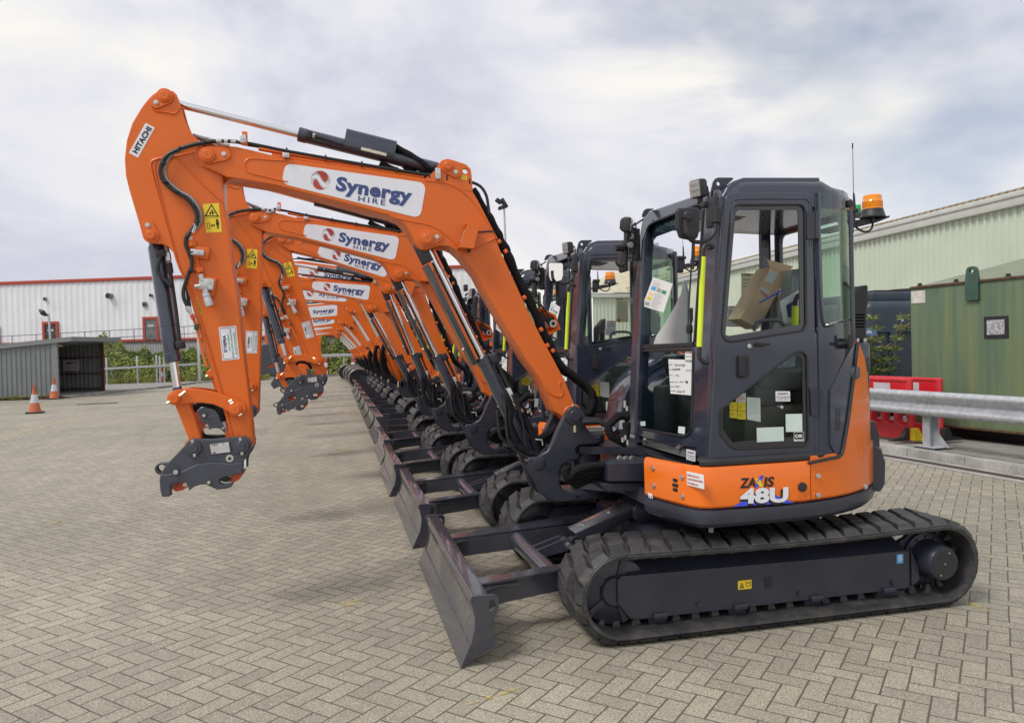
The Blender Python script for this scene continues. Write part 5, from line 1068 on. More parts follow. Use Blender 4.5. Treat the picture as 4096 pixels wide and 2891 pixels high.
def arm48(T):
    S = side(1.11); A = lambda *p: S.px('A', *p); B = lambda *p: S.px('B', *p)
    right = A((880, 690), (893, 830), (900, 1030), (935, 1260), (975, 1590)) + B((770, 290), (800, 560), (820, 760), (845, 960), (864, 1140), (868, 1200), (845, 1240), (800, 1250))
    left = B((755, 1245), (735, 1170), (712, 1080), (668, 930), (626, 800), (580, 650), (530, 480), (482, 310))
    mid_l = A((545, 1555), (520, 1490), (490, 1438), (450, 1390), (400, 1370))
    out = A((232, 270), (265, 225), (300, 183), (333, 152), (370, 131), (410, 121), (450, 121), (490, 132), (518, 158), (535, 200), (552, 262), (572, 335), (602, 410), (646, 482), (696, 532), (745, 562), (800, 600)) + right + left + mid_l + A((300, 1365), (268, 1345), (245, 1312), (215, 1200), (170, 1050), (135, 930), (108, 820), (98, 680), (115, 530), (160, 390))
    b = mb(ORANGE); b.plate(S, out, -.028, 0, bev=.004); b.plate(S, out, -.165, -.137, bev=.004)
    core = A((345, 690), (420, 668), (700, 612), (800, 610)) + right + left + A((540, 1550), (470, 1290), (400, 1010), (350, 800), (335, 720))
    b.plate(S, core, -.150, -.015, bev=.004)
    ar = b.build('arm', T, sharp=28)
    b = mb(ORANGE)
    def bead(pts, r=.005): b.tube(smooth([side(1.108).pt(*p) for p in pts], 3), r, n=6)
    bead(A((700, 617), (560, 650), (420, 672), (350, 685), (318, 705), (312, 750), (345, 880), (400, 1080), (470, 1330), (545, 1570)) + B((490, 260), (560, 500), (630, 740), (690, 950), (735, 1130)), .006)
    bead(A((365, 690), (345, 730), (350, 800), (420, 1080), (490, 1350), (560, 1590)) + B((505, 290), (580, 530), (650, 770), (715, 1010)), .003)
    bead(A((515, 665), (600, 750), (710, 860), (820, 965), (900, 1035))); bead(A((868, 800), (885, 900), (903, 1035), (940, 1260), (972, 1500)), .004)
    bead(A((312, 215), (320, 262), (350, 292), (400, 300), (450, 305), (490, 316), (525, 300), (540, 262)), .006)
    bead(B((800, 600), (820, 760), (848, 980), (860, 1100)), .003)
    b.build('weld_beads', ar); b = mb(ORANGE); p1, p2 = A((425, 178))[0], A((356, 229))[0]; boss(b, p1, 1.098, .036, .012, .72); keeper(b, p1, p2, 1.11, .048, .034)
    b.build('cylinder_pin', ar); b = mb(ORANGE); p1, p2 = A((315, 1300))[0], A((289, 1219))[0]; boss(b, p1, 1.098, .033, .012, .72); keeper(b, p1, p2, 1.11, .046, .032)
    b.build('cylinder_pin', ar); b = mb(ORANGE); p1 = A((775, 655))[0]; b.m(ORANGE).cyl((p1[0], 1.112, p1[1]), (p1[0], 1.10, p1[1]), .075, n=30)
    b.build('pivot_collar', ar)
    # stickers
    q = A((268, 390), (343, 430), (207, 672), (133, 633)); o = mb(WHITE).plate(S, q[::-1], 0, .0015, bev=0).build('name_sticker', ar); b = mb(INK); t = A((199, 641), (320, 437)); ftext(b, S, 'HITACHI', t[0], t[1], .030, bold=.035, d=.003); b.build('lettering', o)
    q = A((732, 1048), (862, 1040), (887, 1273), (760, 1280)); o = mb(YELLOW).plate(S, q[::-1], 0, .0015, bev=0).build('warning_sticker', ar)
    b = mb(INK); cxy = lambda f, g: (q[0][0] * (1 - f) * (1 - g) + q[1][0] * f * (1 - g) + q[2][0] * f * g + q[3][0] * (1 - f) * g, q[0][1] * (1 - f) * (1 - g) + q[1][1] * f * (1 - g) + q[2][1] * f * g + q[3][1] * (1 - f) * g)
    pict_triangle(b, S, cxy(.5, .24), .042, .002); b.plate(S, [cxy(0.04, .49), cxy(.96, .49), cxy(.96, .497), cxy(.04, .497)], .002, .0025, bev=0)
    b.plate(S, [cxy(.32, .36), cxy(.44, .25), cxy(.48, .30), cxy(.40, .38)], .002, .0025, bev=0); b.plate(S, [cxy(.5, .2), cxy(.56, .2), cxy(.60, .38), cxy(.5, .38)], .002, .0025, bev=0); b.plate(S, [cxy(.62, .25), cxy(.72, .36), cxy(.62, .34)], .002, .0025, bev=0)
    b.plate(S, [cxy(.1, .66), cxy(.3, .66), cxy(.3, .86), cxy(.1, .86)], .002, .0025, holes=[[cxy(.13, .675), cxy(.27, .675), cxy(.27, .845), cxy(.13, .845)]], bev=0)
    b.plate(S, [cxy(.34, .755), cxy(.43, .70), cxy(.43, .74), cxy(.53, .74), cxy(.53, .70), cxy(.62, .755), cxy(.53, .81), cxy(.53, .77), cxy(.43, .77), cxy(.43, .81)], .002, .0025, bev=0)
    b.plate(S, ell(*cxy(.78, .585), .0075, n=12), .002, .0025, bev=0); b.plate(S, [cxy(.68, .63), cxy(.88, .63), cxy(.88, .75), cxy(.84, .75), cxy(.84, .88), cxy(.79, .88), cxy(.79, .78), cxy(.77, .78), cxy(.77, .88), cxy(.72, .88), cxy(.72, .75), cxy(.68, .75)], .002, .0025, bev=0); b.build('pictogram', o)
    q = B((655, 477), (763, 467), (785, 672), (680, 683)); o = mb(WHITE).plate(S, fillet(q[::-1], .004), 0, .0015, bev=0).build('coupler_sticker', ar); b = mb(INK)
    qq = fillet(B((661, 484), (757, 474), (778, 665), (686, 676))[::-1], .008); qi = fillet(B((663, 487), (755, 477), (776, 663), (688, 673))[::-1], .007); b.plate(S, qq, .0015, .002, holes=[qi], bev=0)
    t = B((706, 604), (697, 526)); ftext(b, S, 'TEFRA', t[0], t[1], .016, bold=.03, d=.003); k = B((688, 612), (706, 610), (708, 630), (690, 632)); b.m(NAVY).plate(S, k[::-1], .0015, .0022, bev=0)
    k = B((692, 620), (697, 627), (705, 614), (702, 612), (696, 621), (694, 618)); b.m(WHITE).plate(S, k, .0022, .0028, bev=0)
    b.m(GREENP)
    for txt, a_, c_ in (('FULLY AUTOMATIC', (727, 620), (716, 516)), ('DOUBLE LOCKING COUPLER FITTED', (750, 662), (731, 486)), ('NO SAFETY PIN REQUIRED', (769, 644), (753, 508))): t = B(a_, c_); ftext(b, S, txt, t[0], t[1], .0075, bold=.008, d=.003)
    b.build('lettering', o)
    q = B((511, 298), (522, 295), (556, 396), (545, 400)); o = mb(YELLOW).plate(S, q[::-1], 0, .0015, bev=0).build('hose_sticker', ar); b = mb(INK); t = B((553, 395), (521, 299)); ftext(b, S, 'HAMMER RETURN', t[0], t[1], .0055, bold=.02, d=.003); b.build('lettering', o)
    # hoses on the near face
    hs = P3(side(1.075), 'A', [(1030, 545), (960, 538), (850, 537), (740, 550), (640, 572), (540, 605), (450, 655), (412, 720), (400, 790), (430, 868), (520, 945), (600, 990), (660, 1055), (694, 1130), (688, 1200), (650, 1262), (615, 1305), (605, 1370), (632, 1440), (655, 1510), (650, 1590)])
    hs2 = P3(side(1.09), 'B', [(480, 120), (455, 190), (438, 250), (442, 300), (462, 345)])
    b = mb(HOSE); wavy(b, [p + Vector((-.008, 0, 0)) for p in hs] + hs2, .0115)
    wavy(b, P3(side(1.12), 'B', [(500, 60), (470, 170), (462, 250), (470, 310), (478, 350)]), .010)
    for i in (3, 5, 7, 9, 10, 12, 14, 16, 18, 20): b.box(hs[i], (.034, .034, .010), Matrix.Rotation(.6 + i * .3, 3, 'Y'), bev=.002)
    b.m(STEELH); wavy(b, [p + Vector((.014, .012, .004)) for p in hs[1:16]], .0105)
    wavy(b, P3(side(1.16), 'A', [(650, 490), (720, 510), (800, 530), (900, 570)]), .012); wavy(b, P3(side(1.2), 'A', [(690, 510), (800, 560), (900, 585)]), .012)
    b.m(ZINC)
    for a_, c_ in (((840, 537), (885, 537)), ((905, 537), (935, 537)), ((960, 540), (1000, 545)), ((905, 560), (950, 570))): p = P3(side(1.07), 'A', [a_, c_]); b.cyl(p[0], p[1], .011, n=8)
    for a_, c_ in (((672, 1210), (650, 1280)), ((640, 1310), (630, 1335))): p = P3(side(1.075), 'A', [a_, c_]); b.cyl(p[0], p[1], .0125, n=6)
    b.build('arm_hoses', ar)
    b = mb(ORANGE)
    for a_, c_, w in (((640, 1340), (648, 1390), .05), ((700, 1560), (712, 1600), .05), ((650, 1390), (700, 1560), .018)): p = P3(side(1.09), 'A', [a_, c_]); b.cyl(p[0], p[1], w / 2, n=6)
    p = P3(side(1.095), 'A', [(720, 1440)])[0]; b.box(p, (.09, .03, .07), Matrix.Rotation(.15, 3, 'Y'), bev=.003)
    p = P3(side(1.095), 'B', [(600, 225)])[0]; b.box(p, (.07, .03, .11), Matrix.Rotation(.15, 3, 'Y'), bev=.003)
    b.m(ZINC); p = P3(side(1.075), 'A', [(690, 1440)])[0]; b.box(p, (.075, .03, .035), Matrix.Rotation(.1, 3, 'Y'), bev=.004); b.bolt(p + Vector((0, -.015, 0)), (0, -1, 0), .009, .008)
    p = P3(side(1.07), 'B', [(582, 212)])[0]; b.box(p, (.085, .04, .07), Matrix.Rotation(.1, 3, 'Y'), bev=.008)
    for q in ((598, 196), (606, 228)): v = P3(side(1.05), 'B', [q])[0]; b.bolt(v, (0, -1, 0), .011, .01)
    for a_, c_, r_ in (((545, 150), (553, 190), .016), ((508, 225), (545, 222), .014), ((570, 245), (590, 300), .019)): v = P3(side(1.06), 'B', [a_, c_]); b.cyl(v[0], v[1], r_, n=8)
    b.m(GALV); v = P3(side(1.06), 'B', [(572, 262), (582, 285), (586, 300), (602, 345)]); b.tube([v[0], v[1], v[1] * .6 + v[2] * .4, v[2], v[3]], [.021, .024, .021, .024, .024], n=20)
    v = P3(side(1.09), 'B', [(462, 352), (476, 378), (490, 400), (500, 425)]); b.m(ZINC).cyl(v[0], v[1], .017, n=6).cyl(v[1], v[2], .011, n=6).m(HOOK).cyl(v[2], v[3], .014, n=6)
    b.m(ORANGE); b.tube(smooth(P3(side(1.105), 'B', [(500, 425), (520, 480), (560, 640), (585, 720)]), 3), .009, n=8)
    b.m(mat('dark green clip', (.02, .09, .06), .5)); v = P3(side(1.09), 'B', [(517, 474)])[0]; b.box(v, (.02, .03, .035), bev=.003); b.build('hammer_valve', ar)
    return ar
def link48(T):
    M = lambda y, *p: XZ(y, 'M', *p)
    out = [(590, 172), (700, 155), (850, 165), (1000, 188), (1130, 225), (1230, 265), (1320, 300), (1380, 335), (1402, 395), (1382, 450), (1332, 482), (1270, 480), (1215, 440), (1130, 382), (1020, 338), (900, 320), (780, 320), (680, 335), (610, 352), (545, 345), (505, 310), (495, 265), (510, 215), (545, 182)]
    for y in (1.075, 1.295):
        b = mb(ORANGE); b.plate(side(y), M(1.075, *out), -.025, 0, bev=.004)
        if y < 1.1:
            for q in ((572, 268), (1280, 395)): c = M(1.075, q)[0]; boss(b, c, 1.075, .038, .02, .72)
            b.m(BRASS)
            for q, s in (((650, 228), .6), ((685, 200), .6), ((1222, 300), .5), ((1240, 325), .5), ((505, 315), .5), ((1335, 458), .4)): c = M(1.06, q)[0]; b.cyl((c[0] - .009, 1.06, c[1] - .005), (c[0] + .009, 1.06, c[1] + .005), .009, n=6)
        b.build('side_link', T)
    b = mb(ORANGE); b.plate(side(1.10), fillet(M(1.10, (570, 330), (640, 300), (735, 310), (800, 480), (880, 735), (850, 790), (760, 800)), .02), -.17, 0, bev=.006)
    b.tube([side(1.1).pt(*M(1.1, (795, 840))[0], .0), side(1.1).pt(*M(1.1, (795, 840))[0], -.17)], .055, n=24); b.build('power_link', T)
    b = mb(SLEEVE); wavy(b, P3(side(1.19), 'M', [(1145, 530), (1120, 450), (1065, 385), (980, 345), (880, 337), (805, 378), (772, 440), (782, 520), (822, 620), (870, 688), (950, 730), (1050, 745)]), .020, n=10); b.m(ZINC); v = P3(side(1.17), 'M', [(1155, 540), (1170, 600), (1185, 640)]); b.cyl(v[0], v[1], .012, n=8).cyl(v[1], v[2], .016, n=6); b.m(ORANGE); v = P3(side(1.17), 'M', [(1200, 690)])[0]; b.box(v, (.03, .05, .05)); b.build('coupler_hose', T)
def coupler48(T):
    S = side(1.05); M = lambda *p: S.px('M', *p)
    out = M((742, 758), (790, 734), (850, 738), (1000, 743), (1200, 726), (1310, 712), (1392, 708), (1440, 732), (1466, 790), (1460, 850), (1430, 920), (1388, 985), (1372, 1040), (1368, 1128), (1290, 1148), (1220, 1162), (1140, 1178), (1100, 1205), (1100, 1245), (1140, 1262), (1200, 1255), (1262, 1245), (1232, 1290), (1180, 1310), (1075, 1322), (1005, 1292), (940, 1260), (870, 1265), (800, 1290), (746, 1333), (735, 1290), (718, 1250), (690, 1235), (590, 1240), (548, 1250), (530, 1280), (536, 1388), (512, 1402), (435, 1406), (412, 1330), (403, 1220), (415, 1150), (440, 1090), (492, 1020), (600, 910))
    low = M((412, 1150), (520, 1140), (640, 1120), (740, 1070), (850, 1025), (960, 1008), (1100, 1010), (1250, 1020), (1362, 1000), (1368, 1128), (1290, 1148), (1220, 1162), (1140, 1178), (1100, 1205), (1100, 1245), (1140, 1262), (1200, 1255), (1262, 1245), (1232, 1290), (1180, 1310), (1075, 1322), (1005, 1292), (940, 1260), (870, 1265), (800, 1290), (746, 1333), (735, 1290), (718, 1250), (690, 1235), (590, 1240), (548, 1250), (530, 1280), (536, 1388), (512, 1402), (435, 1406), (412, 1330), (403, 1220))
    b = mb(COUP); b.plate(S, out, -.035, 0, bev=.006); b.plate(S, out, -.285, -.25, bev=.006); b.plate(S, low, 0.0, .014, bev=.010, res=2); b.plate(S, low, -.299, -.285, bev=.010)
    core = M((500, 1060), (760, 820), (1000, 960), (1370, 900), (1360, 1120), (1150, 1150), (900, 1220), (700, 1200), (560, 1210), (420, 1180)); b.plate(S, core, -.25, -.035, bev=.002)
    b.plate(side(1.15), fillet(M((560, 1020), (490, 1034), (400, 1044), (330, 1058), (300, 1100), (312, 1145), (345, 1170), (408, 1218), (560, 1150)), [.0, .01, .01, .03, .03, .03, .02, .01, 0]), -.06, 0, holes=[ell(*M((370, 1115))[0], .026, n=18)], bev=.008)
    c = b.build('quick_coupler', T)
    for q, u, l in (((795, 840), (790, 760), (812, 920)), ((1345, 818), (1340, 738), (1360, 900))):
        b = mb(COUP); p = M(q)[0]; boss(b, p, 1.05, .046, .02, .6, COUP); b.m(ZINC)
        for w in (u, l): p = M(w)[0]; b.cyl((p[0], 1.03, p[1] - .009), (p[0], 1.03, p[1] + .009), .0085, n=6)
        b.build('pivot_pin', c)
    for q, r_ in (((597, 1114), .0135), ((980, 1232), .0095)):
        p = M(q)[0]; b = mb(COUP).tube([(p[0], 1.036, p[1]), (p[0], 1.026, p[1])], [r_ * 1.5, r_ * 1.4], n=20); b.m(ZINC).cyl((p[0], 1.026, p[1]), (p[0], 1.020, p[1]), r_, n=18); b.build('cross_pin', c)
    p = M((1213, 963))[0]; b = mb(ZINC).cyl((p[0], 1.05, p[1]), (p[0], 1.044, p[1]), .0125, .0125, n=24); b.plate(S, ell(*p, .0225, n=24), 0, .004, holes=[ell(*p, .0125, n=18)], bev=.001); b.m(INK).cyl((p[0], 1.05, p[1]), (p[0], 1.0425, p[1]), .0095, n=14)
    b.build('lock_indicator', c)
    b = mb(HOOK); b.plate(side(1.10), M((538, 1300), (585, 1292), (612, 1270), (615, 1242), (650, 1235), (705, 1235), (722, 1262), (705, 1315), (640, 1352), (575, 1367), (537, 1350)), -.18, 0, bev=.006); b.build('front_hook', c)
    b = mb(HOOK); b.plate(side(1.075), M((1207, 1160), (1290, 1145), (1355, 1133), (1350, 1165), (1315, 1218), (1262, 1246), (1212, 1246), (1222, 1205)), -.22, 0, bev=.006); b.build('rear_hook', c)
    p = M((680, 1280))[0]; b = mb(ZINC).cyl((p[0], 1.10, p[1]), (p[0], 1.09, p[1]), .013, n=16); b.build('hook_pin', c)
    q = M((968, 795), (1215, 762), (1236, 890), (988, 925)); b = mb(COUP).plate(S, fillet(q[::-1], .004), 0, .006, bev=.003); q = M((985, 802), (1200, 772), (1218, 885), (1005, 912)); b.m(mat('aluminium plate', (.62, .60, .60), .4, metal=.3)).plate(S, q[::-1], .006, .008, bev=0)
    b.m(INK); t = M((1024, 815), (1083, 807)); ftext(b, S, 'TEFRA', t[0], t[1], .006, bold=.03, d=.0085); t = M((1128, 800), (1152, 797)); ftext(b, S, 'CE', t[0], t[1], .006, d=.0085)
    q = M((1003, 806), (1018, 804), (1019, 816), (1004, 818)); b.plate(S, q[::-1], .008, .0085, bev=0); q = M((1018, 893), (1055, 888), (1056, 900), (1019, 905)); b.plate(S, q[::-1], .008, .0085, bev=0)
    b.m(GREYP)
    for k in range(5): t = M((1010, 836 + 13 * k), (1210, 808 + 13 * k)); b.plate(S, [t[0], t[1], (t[1][0], t[1][1] + .0008), (t[0][0], t[0][1] + .0008)], .008, .0084, bev=0)
    b.build('rating_plate', c)
    b = mb(WHITE); v = P3(S, 'M', [(1383, 980), (1397, 965), (1400, 1075), (1370, 1085)]); b.rings([[p + Vector((0, .0, 0)) for p in v], [p + Vector((.002, -.001, 0)) for p in v]]); b.build('serial_label', c)
    return c
# ---------------------------------------------------------------- slewing body
def Yb(X):
    t = max(0, min(.995, (X - 1.83) / 1.075)); return .98 - .98 * math.sqrt(1 - t * t)
def oncurve(z, q, off=0.0):
    x, y = px(z, *q); Y = 0.0
    for _ in range(14): p = onY(x, y, Y - off); Y = .5 * Y + .5 * Yb(min(p.x, 2.88))
    return (p.x, p.z)
def bodyarc(X, z, off=0):
    X = min(X, 2.895); t = max(0.0, (X - 1.83) / 1.075); y = Yb(X)
    if t > 0: nx, ny = t, -math.sqrt(max(0, 1 - t * t))
    else: nx, ny = 0, -1
    return Vector((X + nx * off, y + ny * off, z))
def patch(b, rows, n=14, off=0.0, th=.02):
    """rows: list of ((xL,zL),(xR,zR)) bottom to top, bent round the body curve"""
    F = [[bodyarc(a[0] + (c[0] - a[0]) * k / n, a[1] + (c[1] - a[1]) * k / n, off) for k in range(n + 1)] for a, c in rows]
    Bk = [[bodyarc(a[0] + (c[0] - a[0]) * k / n, a[1] + (c[1] - a[1]) * k / n, off - th) for k in range(n + 1)] for a, c in rows]
    b.grid(F); b.grid(Bk, flip=True)
    for e in (0, -1): b.grid([F[e], Bk[e]])
    b.grid([[r[0] for r in F], [r[0] for r in Bk]]); b.grid([[r[-1] for r in F], [r[-1] for r in Bk]])
def planpath(off=0.0, full=True):
    """plan outline of the slewing deck, front-left chamfer round to the tail"""
    P = [(1.20, .46), (1.235, .30), (1.27, .16), (1.295, .07), (1.325, .025), (1.37, .004), (1.45, 0), (1.65, 0), (1.83, 0)]
    P += [(1.83 + 1.075 * sin(radians(a)), .98 - .98 * cos(radians(a))) for a in range(6, 181, 6)] if full else []
    out = []
    for i, p in enumerate(P):
        a = Vector(P[max(i - 1, 0)]); c = Vector(P[min(i + 1, len(P) - 1)]); d = (c - a).normalized(); n = Vector((d.y, -d.x)); out.append((p[0] + n.x * off, p[1] + n.y * off))
    return out
def ring_band(b, path, prof, close_front=None):
    """sweep profile [(off, z)] along plan path"""
    rows = []
    for i in range(len(path)):
        a = Vector(path[max(i - 1, 0)]); c = Vector(path[min(i + 1, len(path) - 1)]); d = (c - a).normalized(); n = Vector((d.y, -d.x))
        rows.append([(path[i][0] + n.x * o, path[i][1] + n.y * o, z) for o, z in prof])
    b.rings(rows)
def body48(T):
    P = planpath()
    b = mb(DARKM)
    V = planpath(-.02); b.rings([[(x, y, .63) for x, y in V] + [(1.83, 1.94, .63), (1.2, 1.6, .63)], [(x, y, .72) for x, y in V] + [(1.83, 1.94, .72), (1.2, 1.6, .72)]])
    ring_band(b, P, [(-.05, .585), (-.01, .592), (.012, .615), (.018, .65), (.012, .685), (-.01, .697), (-.05, .697)])
    b.build('deck_frame', T)
    # lower orange skirts: front-left and rear
    zb, zt = .700, .928; i0 = 9
    b = mb(ORANGE2); ring_band(b, P[:9] + [(1.93, Yb(1.93)), (1.978, Yb(1.978))], [(-.02, zb), (.004, zb), (.012, zb + .012), (.014, zt - .03), (.006, zt - .006), (-.012, zt)]); fr = b.build('side_skirt', T)
    b = mb(ORANGE2); sk = [p for p in P if p[0] > 1.93]; k = 10
    ring_band(b, [(1.985, Yb(1.985))] + P[k + 1:19], [(-.02, zb), (.004, zb), (.012, zb + .012), (.014, zt - .02), (.012, zt + .02), (-.01, zt + .03)])
    # upper rear quarter cover
    def row(l, r): return (oncurve('G', l, .012), oncurve('G', r, .012))
    rows = [row((1512, 1012), (1962, 1000)), row((1512, 955), (1970, 930)), row((1660, 935), (1976, 850)), row((1745, 905), (1974, 780)), row((1775, 800), (1972, 690)), row((1800, 640), (1968, 560)), row((1828, 440), (1958, 400)), row((1850, 250), (1944, 260)), row((1866, 120), (1925, 150)), row((1872, 60), (1900, 90)), row((1874, 35), (1885, 50))]
    patch(b, rows, off=.013, th=.03); rc = b.build('rear_quarter_cover', T)
    b = mb(BLACK); pts = [bodyarc(*oncurve('G', q, .02), .02) for q in ((1500, 960), (1660, 925), (1742, 900), (1768, 800), (1795, 640), (1822, 440), (1845, 250), (1860, 120), (1868, 40))]; b.tube(smooth(pts, 3), .009, n=8); b.build('seal', rc)
    # recessed bolts on the skirts
    def bolt_at(par, z, q, off=.016):
        b = mb(ORANGE2); p = bodyarc(*oncurve(z, q, .012), .012); n = Vector((0, -1, 0)); b.m(ZINC).bolt(p + n * .004, n, .011, .012); return b
    for q in ((1567, 1057), (1568, 1203), (1925, 1140)): bolt_at(rc, 'G', q).build('bolt', rc)
    # front chamfer bolts and vent: plane through the chamfer
    c0, c1 = Vector((P[1][0], P[1][1], 0)), Vector((P[2][0], P[2][1], 0)); F = Plane(c1, (c1 - c0), (0, 0, 1)); 
    if F.n.x > 0: F = Plane(c1, (c0 - c1), (0, 0, 1))
    for q in ((685, 492), (695, 772), (1158, 635), (1165, 945)):
        a_, z_ = F.px('P', q)[0]; b = mb(ORANGE2); b.tube([F.pt(a_, z_, .008), F.pt(a_, z_, .0145), F.pt(a_, z_, .012)], [.022, .019, .014], n=18); b.m(ZINC).bolt(F.pt(a_, z_, .014), F.n, .0105, .010); b.build('bolt', fr)
    b = mb(INK)
    for k, q in enumerate((685, 765, 838)): a_, z_ = F.px('P', (1050, q))[0]; w = .024 if k == 1 else .019; b.plate(F, fillet([(a_ - w, z_ - .009), (a_ + w, z_ - .009), (a_ + w, z_ + .009), (a_ - w, z_ + .009)], .007), .013, .0165, bev=0)
    b.build('vent', fr)
    F2 = F.off(.016); q = F2.px('P', (1203, 540), (1480, 600), (1490, 835), (1213, 765)); o = mb(PAPER).plate(F2, q[::-1], 0, .0012, bev=0).build('notice_sticker', fr); b = mb(REDP)
    for txt, a_, c_ in (('ENSURE CAB DOOR IS', (1218, 612), (1410, 660)), ('CLOSED BEFORE RAISING', (1220, 675), (1467, 730)), ('OR LOWERING CAB.', (1222, 738), (1392, 785))): t = F2.px('P', a_, c_); ftext(b, F2, txt, t[0], t[1], .0085, bold=.015, d=.0022)
    b.build('lettering', o)
    q = F2.px('P', (575, 888), (645, 912), (656, 990), (585, 965)); b = mb(WHITE).plate(F2, q[::-1], 0, .001, bev=0); b.m(INK); t = F2.px('P', (592, 960), (645, 975)); ftext(b, F2, 'A  A', t[0], t[1], .012, d=.002); b.build('deck_label', fr)
    # model lettering
    S = side(-.0145); G = lambda *p: S.px('G', *p)
    b = mb(BLUEP); b.plate(S, G((922, 1293), (1128, 1170), (1195, 1182), (1387, 1262))[::-1], 0, .0008, bev=0)
    b.m(INK); t = G((972, 1148), (1098, 1143)); ftext(b, S, 'ZA', t[0], t[1], .052, bold=.03, d=.0012, shear=.15); t = G((1158, 1140), (1238, 1134)); ftext(b, S, 'IS', t[0], t[1], .052, bold=.03, d=.0012, shear=.15)
    b.m(BLUEP).plate(S, G((1087, 1145), (1112, 1142), (1160, 1053), (1134, 1054))[::-1], .001, .0018, bev=0); b.m(YELLOW).plate(S, G((1126, 1142), (1154, 1140), (1122, 1074), (1086, 1076))[::-1], .0018, .0026, bev=0); b.m(BLUEP).plate(S, G((1112, 1103), (1126, 1075), (1160, 1053), (1134, 1054), (1105, 1090))[::-1], .0026, .003, bev=0)
    t = G((974, 1280), (1322, 1268)); b.m(INK); ftext(b, S, '48U', t[0], t[1], .078, bold=.045, d=.0020); t = G((974, 1263), (1342, 1250)); b.m(WHITE); ftext(b, S, '48U', t[0], t[1], .078, bold=.045, d=.0030)
    b.build('model_badge', fr)
    c_ = G((1455, 1143))[0]; b = mb(BLACK); b.tube([(c_[0], -.010, c_[1]), (c_[0], -.020, c_[1]), (c_[0], -.021, c_[1])], [.0265, .025, .02], n=28); b.build('filler_cap', fr)
    b = mb(REDP)
    for q in ((1435, 1215), (1470, 1213), (1437, 1250), (1470, 1247)): p = G(q)[0]; b.plate(S, ell(*p, .007, n=12), 0, .0008, holes=[ell(*p, .0055, n=12)], bev=0)
    b.build('symbol_label', fr)
    # rear counterweight, bonnet
    b = mb(DARK); Q = [(1.83 + 1.075 * sin(radians(a)), .98 - .98 * cos(radians(a))) for a in range(60, 127, 6)]
    ring_band(b, Q, [(-.1, .60), (.02, .60), (.05, .66), (.06, .80), (.055, .98), (.03, 1.06), (-.1, 1.06)])
    Q2 = [(1.83 + 1.075 * sin(radians(a)), .98 - .98 * cos(radians(a))) for a in range(58, 134, 6)]; ring_band(b, Q2, [(-.3, .62), (.0, .62), (.010, 1.0), (-.03, 1.35), (-.12, 1.50), (-.3, 1.55)])
    b.build('counterweight', T)
    b = mb(DARK); b.box((2.45, .98, 1.12), (.62, 1.1, .82), bev=.08, seg=4); b.build('engine_cover', T)
    b = mb(ORANGE2); Q3 = [(1.83 + 1.05 * sin(radians(a)), .98 - .96 * cos(radians(a))) for a in range(126, 181, 6)] + [(1.5, 1.94), (1.25, 1.90), (1.15, 1.6)]
    ring_band(b, Q3, [(-.04, .71), (.0, .71), (.012, .86), (-.01, .95), (-.3, .96), (-.3, .71)]); b.build('right_side_cover', T)
    arc = smooth([Vector(p) for p in ((1.42, .95, 0), (1.465, 1.0, 0), (1.495, 1.10, 0), (1.53, 1.19, 0), (1.60, 1.30, 0), (1.72, 1.40, 0), (1.90, 1.46, 0), (2.4, 1.47, 0))], 4); ap = [(p.x, p.y) for p in arc] + [(2.4, .95), (1.42, .90)]
    b = mb(DARK); b.plate(side(1.14), ap, -.62, 0, bev=.03, res=3); b.build('right_hood', T)
    ar2 = [(p.x - .055 * (1 if p.x < 1.7 else .3), p.y + (.055 if p.x > 1.5 else .02)) for p in arc[:-3]]; ring = ar2 + [(p.x, p.y) for p in arc[:-3]][::-1]; b = mb(DARK); b.plate(side(1.45), ring, -.30, 0, bev=.012, res=2)
    b.m(WHITE).plate(side(1.449), [(1.415, .985), (1.455, .985), (1.465, 1.07), (1.425, 1.07)], 0, .002, bev=0); b.build('hood_rib', T)
    b = mb(DARK); patch(b, [(oncurve('G', (1985, 1240)), oncurve('G', (2092, 1250))), (oncurve('G', (1985, 1190)), oncurve('G', (2105, 1180))), (oncurve('G', (1990, 960)), oncurve('G', (2105, 960))), (oncurve('G', (1990, 830)), oncurve('G', (2060, 860)))], off=.03, th=.1) if False else None
    # rear bumper on the left corner
    a0 = [(1.83 + 1.075 * sin(radians(a)), .98 - .98 * cos(radians(a))) for a in (52, 55, 60, 66, 72, 78)]
    ring_band(b, a0, [(-.04, .64), (.05, .64), (.075, .69), (.08, .82), (.06, .90), (.0, .93), (-.04, .93)]); b.build('corner_bumper', T)
    b = mb(BLACK); path = [p for p in planpath(.0)[4:12]]; ring_band(b, path, [(-.06, .925), (.0, .925), (.010, .935), (.010, .95), (-.005, .965), (-.06, .968)]); b.build('floor_edge', T)
# ---------------------------------------------------------------- cab
def quarter(X):   # plan curve of the cab's rear left corner
    t = min(1, max(0, (X - 2.09) / .40)); return .035 + .40 * (1 - math.sqrt(max(0, 1 - t * t)))
def onq(z, q):
    x, y = px(z, *q); Y = .05
    for _ in range(16): p = onY(x, y, Y); Y = .5 * Y + .5 * quarter(min(p.x, 2.44))
    return (min(p.x, 2.455), p.z)
def qp(X, z, off=0): X = min(X, 2.47); return Vector((X, quarter(X) - off, z))
def qpatch(b, rows, n=12, off=0, th=.02):
    F = [[qp(a[0] + (c[0] - a[0]) * k / n, a[1] + (c[1] - a[1]) * k / n, off) for k in range(n + 1)] for a, c in rows]; Bk = [[p + Vector((0, th, 0)) for p in r] for r in F]
    b.grid(F); b.grid(Bk, flip=True)
    for e in (0, -1): b.grid([F[e], Bk[e]])
    b.grid([[r[0] for r in F], [r[0] for r in Bk]]); b.grid([[r[-1] for r in F], [r[-1] for r in Bk]])
